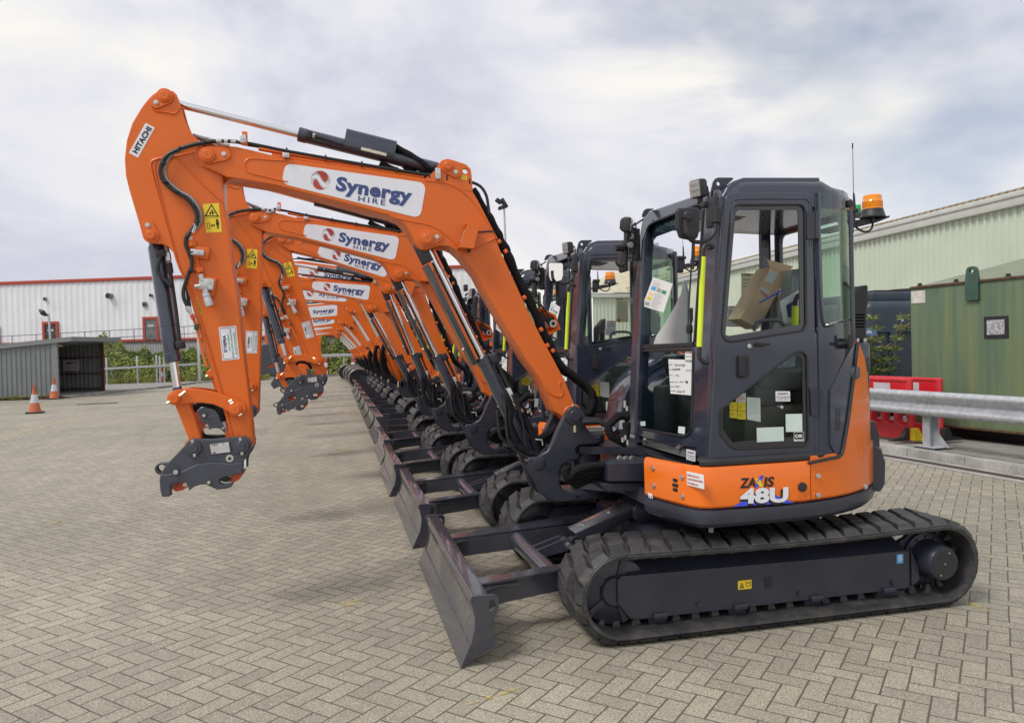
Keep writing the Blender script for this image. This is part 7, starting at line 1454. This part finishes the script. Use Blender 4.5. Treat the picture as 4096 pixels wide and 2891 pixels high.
    for q_, tt in (((878, 1098), 'WARNING'), ((1122, 846), 'DANGER')):
        q = B4.px('F', q_, (q_[0] + 105, q_[1]), (q_[0] + 105, q_[1] + 70), (q_[0], q_[1] + 70)); b.m(THINW).plate(B4, q[::-1], 0, .001, bev=0); b.m(REDP); t = B4.px('F', (q_[0] + 12, q_[1] + 16), (q_[0] + 90, q_[1] + 16)); ftext(b, B4, tt, t[0], t[1], .012, bold=.02, d=.0016); b.m(INK); lines_of_print(b, B4, q[0][0] + .01, q[1][0] - .01, q[0][1] - .03, 3, .015, .006, .0014, 9)
    q = B4.px('F', (868, 1170), (978, 1172), (976, 1258), (868, 1255)); b.m(THINW).plate(B4, q[::-1], 0, .001, bev=0); b.m(GREYP); lines_of_print(b, B4, q[0][0] + .01, q[1][0] - .01, q[0][1] - .015, 4, .018, .008, .0014, 10); b.build('window_notices', cab)
    b = mb(HIVIS); v = P3(side(.36), 'F', [(1398, 1098), (1398, 1245)]); b.cyl(v[0], v[1], .02, n=14); b.m(BLACK); v = P3(side(.36), 'F', [(1398, 1100), (1400, 1060), (1420, 1020), (1450, 1010)]); b.tube(smooth(v, 3), .014, n=8); b.build('inner_handrail', cab)
    # rear: exhaust guard, aerial, beacons
    S3 = side(.42); q = S3.px('F', (1842, 1368), (1842, 1082), (1855, 1050), (1945, 938), (1955, 945), (1955, 1078), (1942, 1118), (1942, 1368)); b = mb(BLACK); hs = [fillet(S3.px('F', (1860, z_), (1930, z_), (1930, z_ + 8), (1860, z_ + 8)), .003) for z_ in (1162, 1184, 1208, 1232, 1254)]; b.plate(S3, q[::-1], -.16, 0, holes=hs, bev=.004); b.m(ZINC)
    for q_ in ((1865, 1358), (1920, 1358)): v = P3(S3, 'F', [q_])[0]; b.cyl(v + Vector((0, -.01, -.01)), v + Vector((0, -.01, .01)), .012, n=8)
    b.build('exhaust_guard', T)
    b = mb(DARK); v = P3(side(.40), 'F', [(1950, 1370)])[0]; b.box((v.x - .06, .62, v.z - .10), (.14, .5, .2), bev=.03); b.build('bonnet_edge', T)
    b = mb(BLACK); v = P3(side(.42), 'O', [(682, 238), (682, 305), (683, 305), (694, 875), (698, 900), (706, 1100)]); b.tube(v, [.004, .004, .0018, .0022, .006, .010], n=8); v = P3(side(.42), 'O', [(690, 1110)])[0]; b.cyl(v - Vector((.05, 0, 0)), v + Vector((.03, 0, 0)), .014, n=12); b.box(v + Vector((-.02, .03, -.07)), (.06, .05, .14), bev=.006); b.build('aerial', T)
    for yb_, q, r_, mm, nm in ((.48, (942, 910, 1200), 130, AMBER, 'amber_beacon'), (.86, (755, 1035, 1200), 42, GREENL, 'green_beacon')):
        S4 = side(yb_); v = P3(S4, 'O', [(q[0], q[1]), (q[0], q[2])]); rr = .83 * (S4.px('O', (q[0] + r_, q[1]))[0][0] - S4.px('O', (q[0], q[1]))[0][0]); H = (v[0].z - v[1].z); c = v[1]; zf = lambda f: c + Vector((0, 0, H * f))
        b = mb(mm); b.tube([zf(.36), zf(.40)] + [zf(.42 + .02 * k) for k in range(14)] + [zf(.72), zf(.76), zf(.95), zf(.99), zf(1.0)], [rr, rr] + [rr * (1.0 if k % 2 else .965) for k in range(14)] + [rr * .97, rr * .93, rr * .90, rr * .80, rr * .4], n=32); be = b.build(nm, T)
        b = mb(BLACK); b.tube([zf(-.02), zf(.02), zf(.04), zf(.30), zf(.36)], [rr * 1.27, rr * 1.27, rr * 1.22, rr * 1.05, rr * 1.02], n=32) if mm is AMBER else b.tube([zf(-.02), zf(.28), zf(.36)], [rr * 1.15, rr * 1.15, rr], n=24); b.build('beacon_base', be)
    b = mb(BLACK); v = P3(side(.55), 'O', [(665, 1250), (850, 1280), (940, 1215)]); 
    b.rings([[v[0] + Vector((0, -.06, 0)), v[0] + Vector((0, .40, 0)), v[0] + Vector((0, .40, -.02)), v[0] + Vector((0, -.06, -.03))], [v[1] + Vector((0, -.1, .01)), v[1] + Vector((0, .36, .01)), v[1] + Vector((0, .36, -.01)), v[1] + Vector((0, -.1, -.01))], [v[2] + Vector((.03, -.12, .0)), v[2] + Vector((.03, .1, .0)), v[2] + Vector((.03, .1, -.012)), v[2] + Vector((.03, -.12, -.012))]])
    wavy(b, P3(side(.46), 'O', [(940, 1240), (942, 1290), (930, 1340), (890, 1378), (840, 1385), (780, 1365), (720, 1320), (670, 1270)]), .007); v = P3(side(.46), 'O', [(940, 1235)])[0]; b.cyl(v - Vector((0, 0, .015)), v + Vector((0, 0, .02)), .014, n=10); v = P3(side(.44), 'O', [(680, 1200)])[0]; b.box(v + Vector((-.01, .03, 0)), (.07, .06, .12), bev=.006); b.build('beacon_bracket', T)
    return cab, mo
def excavator48(label):
    T = thing('mini_excavator', CTR, label, 'excavator', 'orange mini excavators parked in a row')
    undercarriage(T, 1.957, .865, 2.875, .262, .40); frame48(T); blade48(T); swing48(T)
    R = {'T': T}
    R['boom'] = boom48(T); R['arm'] = arm48(T)
    e0 = set(o.name for o in T.children); link48(T); R['links'] = [o for o in T.children if o.name not in e0]; R['coupler'] = coupler48(T)
    mid = 1.195
    foot_c = XZ(1.19, 'K', (707, 820))[0]; rod = XZ(1.19, 'C', (1408, 1287))[0]
    rod = (XZ(1.08, 'C', (1408, 1287))[0]); lowc = XZ(1.04, 'K', (707, 820))[0]
    def ex(b, L, bl, R_):
        b.m(BLACK).box((bl * .94, -R_ * .2, -R_ * 1.35), (.07, .07, .06), bev=.012); b.tube([(bl * .93, -R_ * .3, -R_ * 1.5), (bl * .75, -R_ * .3, -R_ * 1.5), (bl * .42, -R_ * .3, -R_ * 1.5), (bl * .40, -R_ * .3, -R_ * 1.3)], .013, n=8); b.m(ZINC).cyl((bl * .45, -R_ * .3, -R_ * 1.5), (bl * .41, -R_ * .3, -R_ * 1.5), .019, n=6).box((bl * .6, -R_ * .3, -R_ * 1.25), (.10, .05, .03), bev=.004)
        b.m(SLEEVE); wavy(b, [Vector((bl * .42, -R_ * .4, -R_ * 1.6)), Vector((bl * .30, -R_ * .5, -R_ * 1.5)), Vector((bl * .15, -R_ * .7, -R_ * 1.3)), Vector((bl * .02, -R_ * .8, -R_ * 1.0))], .024)
        b.m(HOSE); wavy(b, [Vector((bl * .60, -R_ * .9, -R_ * 1.4)), Vector((bl * .35, -R_ * 1.1, -R_ * .9)), Vector((bl * .05, -R_ * 1.2, R_ * .8)), Vector((-bl * .02, -R_ * 1.1, R_ * .4)), Vector((-bl * .08, -R_ * 1.0, -R_ * 2.2))], .010)
    R['bc'] = cylinder(T, 'boom_cylinder', lowc, rod, mid, .048, .78, .0255, DARK, CTR, extra=ex)
    b = mb(HOSE); wavy(b, P3(side(1.12), 'K', [(385, 180), (400, 300), (405, 450), (425, 600), (480, 690), (560, 745), (640, 765), (700, 745), (760, 690), (795, 640)]), .010); wavy(b, P3(side(1.16), 'K', [(320, 330), (335, 450), (350, 560), (430, 640), (540, 700), (660, 730)]), .010)
    b.m(SLEEVE); wavy(b, P3(side(1.13), 'K', [(420, 230), (440, 330), (440, 450), (470, 560), (520, 650), (600, 720), (690, 735)]), .021); wavy(b, P3(side(1.25), 'K', [(880, 480), (800, 540), (720, 600), (660, 640)]), .03); b.m(ZINC); v = P3(side(1.1), 'K', [(675, 595), (735, 600), (745, 650)]); b.tube(v, .006, n=6); b.build('cylinder_hoses', T)
    # rod guard travels with the rod
    b = mb(mat('guard plate', (.035, .035, .040), .3, coat=.4, var=.2, dust=.15)); L = R['bc']['L']; b.box((L - .50, 0, .082), (.72, .105, .006), bev=.001); b.box((L - .50, -.052, .068), (.72, .006, .035), bev=.001); b.box((L - .50, .052, .068), (.72, .006, .035), bev=.001); b.m(DARKM).box((L - .06, -.035, .045), (.14, .012, .07), bev=.003).box((L - .06, .035, .045), (.14, .012, .07), bev=.003); b.m(ZINC).bolt((L - .74, -.01, .086), (0, 0, 1), .012, .012); g = b.build('rod_guard', R['bc']['rod'])
    p0, p1 = XZ(1.078, 'C', (1600, 617))[0], XZ(1.11, 'A', (425, 178))[0]; Lc = hypot(p0[0] - p1[0], p0[1] - p1[1])
    def ex2(b, L, bl, R_):
        b.m(DARK); b.plate(Plane((bl * .30, 0, 0), (0, 1, 0), (0, 0, 1)), fillet([(-.055, -.10), (-.062, -.03), (-.03, -.005), (.03, -.005), (.062, -.03), (.055, -.10), (.05, -.10), (.05, -.035), (.02, -.015), (-.02, -.015), (-.05, -.035), (-.05, -.10)], .004), 0, .01, bev=0) if False else None
        x0, x1 = bl * .36, bl * .70; prof = [(-.062, -.055), (-.062, -.082), (-.045, -.098), (.045, -.098), (.062, -.082), (.062, -.055)]; pr2 = [(-.058, -.055), (-.058, -.080), (-.043, -.094), (.043, -.094), (.058, -.080), (.058, -.055)]
        b.rings([[(x, p[0], p[1]) for p in prof + pr2[::-1]] for x in (x0, x1)]); b.box(((x0 + x1) / 2, -.064, -.035), (x1 - x0, .006, .10), bev=.002)
        b.m(BRASS).box((x0 + .13, -.068, .01), (.16, .005, .018)).bolt((x0 + .10, -.07, .01), (0, -1, 0), .008, .006).bolt((x0 + .16, -.07, .01), (0, -1, 0), .008, .006)
        b.m(BLACK).box((bl * .93, -R_ * 1.1, .0), (.035, .04, .045), bev=.006); b.tube([(bl * .90, -R_ * 1.15, 0), (bl * .80, -R_ * 1.1, .005), (bl * .70, -R_ * 1.0, .01)], .010, n=8); b.m(ZINC).cyl((bl * .905, -R_ * 1.15, 0), (bl * .89, -R_ * 1.15, 0), .016, n=6)
        b.m(SLEEVE)
        for k in range(3): wavy(b, [Vector((x0 + .02, -.03 + .025 * k, -.07)), Vector((x0 - .10, -.03 + .02 * k, -.035 + .04 * k)), Vector((bl * .13, -.03 + .02 * k, .01 + .03 * k)), Vector((bl * .02, -.02 + .02 * k, .06))], .020)
        wavy(b, [Vector((x0 + .08, -.02, .06)), Vector((x0 - .03, -.02, .085)), Vector((bl * .14, -.02, .09)), Vector((bl * .0, -.01, .08))], .024)
    R['ac'] = cylinder(T, 'arm_cylinder', p0, p1, mid, .043, Lc * .55, .0235, DARK, CTR, extra=ex2)
    q0, q1 = XZ(1.19, 'A', (330, 1290))[0], XZ(1.19, 'M', (592, 262))[0]; q0, q1 = XZ(1.11, 'A', (315, 1300))[0], XZ(1.075, 'M', (572, 268))[0]; Lq = hypot(q0[0] - q1[0], q0[1] - q1[1])
    def ex3(b, L, bl, R_):
        b.m(BLACK).box((bl * .14, -R_ * 1.15, +.030), (.04, .04, .05), bev=.008); wavy(b, [Vector((bl * .16, -R_ * 1.3, .03)), Vector((bl * .28, -R_ * 1.3, .0)), Vector((bl * .38, -R_ * 1.3, .05)), Vector((bl * .40, -R_ * 1.2, +.062)), Vector((bl * .34, -R_ * 1.1, .062))], .012); b.tube([(bl * .22, -R_ * .9, +.066), (bl * .34, -R_ * .9, +.066), (bl * .60, -R_ * .9, +.066), (bl * .85, -R_ * .9, +.06)], .011, n=8); b.cyl((bl * .22, -R_ * .9, +.066), (bl * .30, -R_ * .9, +.066), .019, n=6); b.box((bl * .87, -R_ * .6, +.06), (.05, .06, .05), bev=.01); b.m(STEELH).tube([(bl * .0, -R_ * .9, +.066), (bl * .22, -R_ * .9, +.066)], .014, n=8); b.m(ZINC).cyl((bl * .14, -R_ * .9, +.066), (bl * .20, -R_ * .9, +.066), .017, n=8)
    R['kc'] = cylinder(T, 'bucket_cylinder', q0, q1, mid, .047, Lq * .78, .0235, DARK, CTR, extra=ex3)
    body48(T); R['cab'], R['mirror'] = cab48(T)
    return R
# ---------------------------------------------------------------- copies along the row
def copy_tree(o, parent=None, mp=None):
    c = o.copy(); COL.objects.link(c); mp[o.name] = c
    if parent is not None: c.parent = parent
    for ch in o.children: copy_tree(ch, c, mp)
    return c
def pose(R, mp, br, ar_, cr=0.0):
    """turn boom by br about the foot and the arm by ar_ more about the boom nose"""
    fx, fz = FOOT; g = lambda o: mp[o.name] if mp else o; C3 = Vector(CTR)
    def about(c, a): return Matrix.Translation((c[0], 0, c[1])) @ Matrix.Rotation(-a, 4, 'Y') @ Matrix.Translation((-c[0], 0, -c[1]))
    M1 = about((fx, fz), br); ba2 = rot2(BA, FOOT, br); M2 = about(ba2, ar_) @ M1; Tm = Matrix.Translation(-C3); Ti = Matrix.Translation(C3)
    g(R['boom']).matrix_local = Tm @ M1
    for o in [R['arm'], R['coupler']] + R['links']: g(o).matrix_local = Tm @ M2
    if cr:
        pr, pl_, lk = XZ(1.05, 'M', (1345, 818))[0], XZ(1.05, 'M', (795, 840))[0], XZ(1.075, 'M', (572, 268))[0]
        g(R['coupler']).matrix_local = Tm @ M2 @ about(pr, cr); n = rot2(pl_, pr, cr); da = atan2(n[1] - lk[1], n[0] - lk[0]) - atan2(pl_[1] - lk[1], pl_[0] - lk[0])
        for o in R['links']:
            if o.name.startswith('power_link'): g(o).matrix_local = Tm @ M2 @ about(lk, da)
    B = lambda p: rot2(p, FOOT, br); A = lambda p: rot2(rot2(p, FOOT, br), ba2, ar_)
    for key, fb, ft in (('bc', lambda p: p, B), ('ac', B, A), ('kc', A, A)):
        c = R[key]; place_cyl(c, g(c['o']), g(c['rod']), fb(c['base']), ft(c['tip']), CTR)
R1 = excavator48('nearest orange mini excavator, closest to the camera and seen in full')
T1 = R1['T']
for i, (x, y, br, ar_, cr, lab) in enumerate(((-.005, 2.3756, -radians(1.2), -radians(6.3), -radians(9), 'second mini excavator in the row, its mirror face showing beside the nearest boom'),
                                         (-.036, 4.6468, -radians(5.1), radians(14.6), -radians(10), 'third mini excavator in the row, boom raised higher and coupler swung forward'),
                                         (.003, 7.0588, radians(1.6), radians(3.6), 0, 'fourth mini excavator in the row, last one on plain rubber tracks'))):
    mp = {}; c = copy_tree(T1, None, mp); c['label'] = lab; c.location = Vector(CTR) + Vector((x, y, 0)); pose(R1, mp, br, ar_, cr)
    for k_ in [k_ for k_ in mp if k_.split('.')[0] in ('cardboard_box', 'document_bag', 'polythene_sheet')]: bpy.data.objects.remove(mp.pop(k_))
    mf = mp[R1['mirror'].name]; q = [v.co for v in R1['mirror'].data.vertices]; cm = Vector((sum(v.x for v in q) / len(q), sum(v.y for v in q) / len(q), sum(v.z for v in q) / len(q)))
    mf.matrix_local = Matrix.Translation(cm) @ Matrix.Rotation(radians(172), 4, 'Z') @ Matrix.Translation(-cm)
# ---------------------------------------------------------------- midi excavators with bolt-on pads
CT2 = (2.1, 1.2, 0)
MOVED = ('swing_casting', 'boom', 'boom_cylinder', 'hose_bundle', 'arm', 'arm_cylinder', 'bucket_cylinder', 'quick_coupler')
def midi(label):
    T = thing('midi_excavator', CT2, label, 'excavator', 'larger orange excavators on padded tracks further down the row')
    W = 2.3; undercarriage(T, W, .98, 3.25, .33, .45, pads=True)
    b = mb(DARKM); b.box((2.1, 1.15, .45), (1.4, 1.4, .25), bev=.03); b.cyl((2.1, 1.15, .55), (2.1, 1.15, .74), .5, n=36); b.build('undercarriage_frame', T)
    # blade
    face = [(.06, .46), (.075, .42), (.12, .33), (.135, .24), (.115, .15), (.06, .07), (.0, .003)]; fr = smooth([Vector((p[0], 0, p[1])) for p in face], 4)
    b = mb(BLADE); b.grid([[(p.x, y, max(.002, p.z)) for y in (.01, W - .01)] for p in fr], flip=True); b.grid([[(p.x + .018, y, max(.004, p.z)) for y in (.01, W - .01)] for p in fr]); b.box((.12, W / 2, .465), (.12, W - .03, .014), bev=.003); b.tube([(fr[16].x, .01, fr[16].z), (fr[16].x, W - .01, fr[16].z)], .005, n=6); bl = b.build('blade', T)
    for y in (.0, W - .016): b = mb(BLADE); b.plate(side(y), fillet([(.03, .47), (.30, .47), (.30, .36), (.25, .27), (.24, .12), (.16, .01), (0, .004), (.06, .07), (.115, .15), (.135, .24), (.12, .33), (.06, .43)], .015), -.016, 0, holes=[fillet([(.22, .40), (.28, .40), (.28, .44), (.22, .44)], .015)], bev=.002); b.build('end_plate', bl)
    for y in (.45, 1.70): b = mb(BLADE); b.rings([[(.15, y, .12), (.15, y, .36), (.15, y + .12, .36), (.15, y + .12, .12)], [(1.5, y + .05, .25), (1.5, y + .05, .42), (1.5, y + .15, .42), (1.5, y + .15, .25)]]); b.m(mat('bright weld', (.25, .26, .28), .3, metal=.6)).box((.55, y - .005, .26), (.5, .01, .012)); b.build('blade_arm', bl)
    # swing casting with round eye
    b = mb(CASTM); q = [(.95, 1.25), (1.0, 1.36), (1.12, 1.38), (1.20, 1.30), (1.35, 1.0), (1.45, .98), (1.45, .72), (.98, .72), (.86, .85), (.84, 1.0), (.95, 1.1)]
    for y in (1.02, 1.36): b.plate(side(y), fillet(q, .03), -.06, 0, holes=[ell(.96, .98, .045, n=20)], bev=.012)
    b.box((1.15, 1.22, .85), (.42, .3, .22), bev=.02); b.tube([(.96, 1.015, .98), (.96, 1.0, .98), (.96, 1.0, .98), (.96, 1.03, .98)], [.062, .060, .047, .045], n=24); b.cyl((1.4, 1.22, .7), (1.4, 1.22, 1.05), .13, n=24); b.m(BRASS).cyl((.86, 1.0, .93), (.86, 1.0, 1.04), .014, n=6); b.build('swing_casting', T)
    # boom
    top = [(-1.35, 3.02), (-1.25, 3.10), (-1.0, 3.13), (-.2, 3.08), (.25, 3.00), (.62, 2.78), (.85, 2.40), (1.02, 1.95), (1.22, 1.30), (1.18, 1.22), (1.06, 1.24)]; bot = [(.82, 1.75), (.58, 2.15), (.38, 2.36), (.15, 2.47), (.06, 2.46), (-.03, 2.52), (-.12, 2.66), (-.5, 2.72), (-1.0, 2.80), (-1.32, 2.92)]
    S = side(1.10); b = mb(ORANGE); b.plate(S, fillet(top + bot, .03), -.26, 0, bev=.006); bm_ = b.build('boom', T, sharp=28)
    b = mb(ORANGE); boss(b, (.08, 2.53), 1.09, .05, .02, .65); b.m(ZINC).cyl((.0, 1.08, 2.56), (.0, 1.08, 2.60), .012, n=6).cyl((.16, 1.08, 2.50), (.16, 1.08, 2.54), .012, n=6); b.m(ORANGE); boss(b, (1.13, 1.29), 1.02, .06, .02, .65)
    for y in (1.13, 1.2, 1.27): b.tube([(-1.1, y, 3.19), (-.2, y, 3.13), (.3, y, 3.05), (.66, y, 2.82)], .014, n=8)
    b.m(HOSE).tube(smooth([Vector((-1.2, 1.12, 3.15)), Vector((-.6, 1.12, 3.20)), Vector((.2, 1.12, 3.10)), Vector((.5, 1.12, 2.99)), Vector((.75, 1.12, 2.72))], 4), .012, n=6); b.build('pipes_and_pins', bm_)
    b = mb(BLACK); b.box((.42, 1.06, 2.52), (.09, .07, .10), bev=.01); b.build('boom_light', bm_)
    synergy_sign(bm_, S, [(-1.08, 2.81), (-.02, 2.74), (.03, 3.02), (-1.05, 3.08)], None, (-.60, 2.885), (-.06, 2.855), .085, (-.43, 2.82), (-.20, 2.805), .035, (-.78, 2.945), .085)
    cy = cylinder(T, 'boom_cylinder', (.96, .98), (.08, 2.53), 1.23, .075, 1.02, .036, ORANGE, CT2, extra=lambda b, L, bl, R_: b.box((bl * .72, 0, -.02), (.12, .17, .17), bev=.01).m(ZINC).bolt((bl * .72, -.085, -.05), (0, -1, 0), .014, .012).m(ORANGE).tube([(bl * .8, -.03, -.09), (bl * .1, -.03, -.09)], .014, n=8) and None)
    b = mb(SLEEVE)
    for k in range(4): wavy(b, [Vector((.62 + .03 * k, 1.12 + .04 * k, 1.75)), Vector((.55 + .03 * k, 1.10 + .04 * k, 1.45)), Vector((.62 + .03 * k, 1.10 + .04 * k, 1.18)), Vector((.85, 1.12 + .04 * k, 1.0)), Vector((1.1, 1.15 + .04 * k, .95))], .028)
    b.build('hose_bundle', T)
    # arm, cylinder and coupler
    S = side(1.13); b = mb(ORANGE); b.plate(S, fillet([(-1.66, 3.30), (-1.55, 3.48), (-1.42, 3.46), (-1.34, 3.30), (-1.22, 3.05), (-1.22, 2.8), (-1.36, 1.50), (-1.48, 1.42), (-1.56, 1.50), (-1.66, 2.6)], .04), -.2, 0, bev=.006); b.cyl((-1.3, 1.09, 3.0), (-1.3, 1.37, 3.0), .06, n=20); b.build('arm', T)
    cylinder(T, 'arm_cylinder', (.12, 3.22), (-1.47, 3.40), 1.23, .05, .95, .028, ORANGE, CT2)
    cylinder(T, 'bucket_cylinder', (-1.58, 2.75), (-1.72, 1.68), 1.23, .05, .78, .028, DARK, CT2)
    b = mb(COUP); b.plate(side(1.07), fillet([(-1.40, 1.52), (-1.50, 1.56), (-1.74, 1.50), (-1.92, 1.30), (-1.86, 1.16), (-1.7, 1.20), (-1.56, 1.14), (-1.42, 1.20), (-1.36, 1.34)], .025), -.3, 0, bev=.01); b.m(HOOK).box((-1.45, 1.2, 1.17), (.12, .2, .06), bev=.01); b.build('quick_coupler', T)
    # body and cab
    b = mb(DARKM); P = [(1.45 + .0, .5), (1.55, .06), (2.0, 0.02), (2.3, .0)] + [(2.1 + 1.15 * sin(radians(a)), 1.15 - 1.15 * cos(radians(a))) for a in range(20, 161, 10)] + [(1.6, 2.26), (1.42, 1.9)]
    b.rings([[(x, y, .74) for x, y in P], [(x, y, .86) for x, y in P]]); b.build('deck_frame', T)
    b = mb(ORANGE2); b.rings([[(x, y, .86) for x, y in P], [(x, y, 1.12) for x, y in P]]); P2 = [p for p in P if p[0] > 2.4]; b.rings([[(x, y, 1.12) for x, y in P2], [(x - .05, y, 1.75) for x, y in P2]]); b.build('body_panels', T)
    b = mb(DARK); S = side(.06); o_ = fillet([(1.62, 1.1), (2.7, 1.1), (2.7, 2.62), (1.95, 2.66), (1.78, 2.55)], .05); w_ = fillet([(1.80, 1.65), (2.2, 1.6), (2.2, 2.48), (1.95, 2.48)], .04); w2 = fillet([(2.32, 1.65), (2.6, 1.65), (2.6, 2.48), (2.32, 2.48)], .04)
    b.plate(S, o_, -.05, 0, holes=[w_, w2], bev=.01); b.plate(side(1.05), o_, -.05, 0, holes=[w_, w2], bev=.01); b.rings([[(1.92, .06, 2.60), (2.72, .06, 2.56), (2.72, 1.1, 2.56), (1.92, 1.1, 2.60)], [(1.98, .12, 2.70), (2.70, .12, 2.66), (2.70, 1.04, 2.66), (1.98, 1.04, 2.70)]]); b.box((1.66, .58, 1.25), (.06, 1.0, .3)); b.box((2.68, .58, 1.85), (.05, 1.0, 1.5)); 
    for y in (.09, 1.07): b.tube([(1.62, y, 1.15), (1.70, y, 1.9), (1.80, y, 2.5), (1.95, y, 2.62)], .035, n=8)
    cab = b.build('cab', T)
    b = mb(GLASS); b.plate(side(.08), o_, -.006, 0, bev=0); b.rings([[(1.63, .1, 1.3), (1.63, 1.06, 1.3), (1.636, 1.06, 1.3), (1.636, .1, 1.3)], [(1.78, .1, 2.5), (1.78, 1.06, 2.5), (1.786, 1.06, 2.5), (1.786, .1, 2.5)]]); b.build('cab_windows', cab)
    b = mb(SEATG); b.box((2.3, .55, 1.5), (.5, .5, .16), bev=.04); b.box((2.5, .55, 1.85), (.14, .46, .65), bev=.05); b.build('seat', cab)
    for y in (.03, 1.12): b = mb(BLACK); b.tube(smooth([Vector((1.66, y, 1.35)), Vector((1.60, y - .03, 1.45)), Vector((1.68, y - .03, 2.2)), Vector((1.76, y, 2.3))], 4), .013, n=8); b.build('handrail', cab); b = mb(HIVIS); b.cyl((1.605, y - .03, 1.5), (1.675, y - .03, 2.15), .020, n=12); b.build('sleeve', cab)
    b = mb(BLACK); b.plate(side(-.12), fillet([(1.42, 2.0), (1.60, 2.0), (1.62, 2.32), (1.42, 2.32)], .03), -.03, 0, bev=.01); b.tube(smooth([Vector((1.52, -.1, 2.1)), Vector((1.6, -.1, 1.98)), Vector((1.75, .0, 2.1))], 4), .012, n=8); b.build('mirror', cab)
    b = mb(BLACK); b.box((1.72, .15, 2.72), (.07, .12, .12), bev=.015); b.build('work_light', cab)
    for o in T.children:
        if o.name.split('.')[0] in MOVED: o.location.x -= .33
    return T
M1_ = midi('first of the larger excavators on padded tracks, just past the fourth mini excavator')
M1_.location = Vector(CT2) + Vector((.03, 9.63, 0))
labs = ['second larger excavator on padded tracks, low orange boom cylinder in view', 'third larger excavator on padded tracks, between the second and fourth', 'fourth larger excavator on padded tracks, half way down that group', 'fifth larger excavator on padded tracks, only slivers showing', 'sixth larger excavator on padded tracks, next to last of that group', 'last larger excavator on padded tracks, before the steel tracked machines']
def pitch_group(T, ang, foot):
    for o in T.children:
        if o.name.split('.')[0] in ('boom', 'arm', 'quick_coupler', 'arm_cylinder', 'bucket_cylinder'):
            C3 = Vector(CT2); Mx = Matrix.Translation((foot[0], 0, foot[1])) @ Matrix.Rotation(-ang, 4, 'Y') @ Matrix.Translation((-foot[0], 0, -foot[1]))
            o.matrix_basis = Matrix.Translation(-C3) @ Mx @ Matrix.Translation(C3) @ o.matrix_basis
        if o.name.split('.')[0] == 'boom_cylinder':
            base, tip = (.63, .98), rot2((-.25, 2.53), foot, ang); c = dict(L=hypot(.96 - .08, .98 - 2.53), y=1.23); place_cyl(c, o, o.children[0], base, tip, CT2)
for k, (y, lab) in enumerate(zip((12.35, 14.98, 17.77, 20.96, 23.83, 27.09), labs)):
    mp = {}; c = copy_tree(M1_, None, mp); c['label'] = lab; c.location = Vector(CT2) + Vector((.03, y, 0)); pitch_group(c, (.0, .14, .20, .21, .20, .20)[k], (.80, 1.29))
pitch_group(M1_, -.09, (.80, 1.29))
# ---------------------------------------------------------------- big steel tracked excavators at the far end
CT3 = (1.6, 1.4, 0)
def heavy(label):
    T = thing('tracked_excavator', CT3, label, 'excavator', 'large steel tracked excavators at the far end of the row')
    undercarriage(T, 2.6, -.35, 3.0, .46, .55, studs=True)
    b = mb(DARKM); b.box((1.4, 1.3, .6), (1.8, 1.6, .4), bev=.04); b.cyl((1.4, 1.3, .7), (1.4, 1.3, 1.05), .6, n=32); b.build('undercarriage_frame', T)
    b = mb(ORANGE2); b.box((1.9, 1.3, 1.45), (3.0, 2.6, .75), bev=.08); b.build('body', T)
    b = mb(DARK); b.plate(side(.05), fillet([(.45, 1.1), (1.9, 1.1), (1.95, 2.75), (.95, 2.85), (.6, 2.3)], .1), -.95, 0, bev=.03); cab = b.build('cab', T)
    b = mb(BORDER); b.plate(side(.045), fillet([(.65, 1.6), (1.3, 1.55), (1.3, 2.65), (.98, 2.68), (.75, 2.3)], .05), -.01, 0, bev=.001); b.build('cab_window', cab)
    for y in (.0, .35): b = mb(HIVIS); b.tube(smooth([Vector((.42, y, 1.25)), Vector((.44, y, 1.8)), Vector((.60, y, 2.4))], 4), .022, n=10); b.build('handrail_sleeve', cab)
    b = mb(BLACK); b.box((.30, -.05, 2.0), (.12, .2, .34), bev=.04); b.build('mirror', cab)
    b = mb(ORANGE); b.plate(side(1.2), fillet([(.9, 1.5), (.5, 3.0), (-.6, 3.7), (-2.2, 3.5), (-2.2, 3.2), (-.6, 3.1), (.1, 2.5), (.5, 1.4)], .1), -.4, 0, bev=.01); b.build('boom', T)
    b = mb(ORANGE); b.plate(side(1.25), fillet([(-2.0, 3.4), (-2.5, 3.6), (-2.45, 2.6), (-2.2, 1.6), (-2.0, 1.6), (-1.95, 2.8)], .05), -.3, 0, bev=.01); b.build('arm', T)
    return T
BORDER = mat('dark cab glass', (.02, .03, .035), .1, coat=1)
H1 = heavy('nearest steel tracked excavator, bright studded track against the padded machines'); hq = [onY(x, 1500, Y_) for x, Y_ in ((1392, 31), (1381, 35), (1372, 39), (1352, 43))]; H1.location = Vector(CT3) + Vector((hq[0].x + .81, hq[0].y, 0))
for y, lab in ((1, 'second steel tracked excavator in the bright studded group'), (2, 'third steel tracked excavator in the bright studded group'), (3, 'farthest excavator of all, steel tracked, beside the scrub')):
    mp = {}; c = copy_tree(H1, None, mp); c['label'] = lab; c.location = Vector(CT3) + Vector((hq[y].x + .81, hq[y].y, 0))
untag()
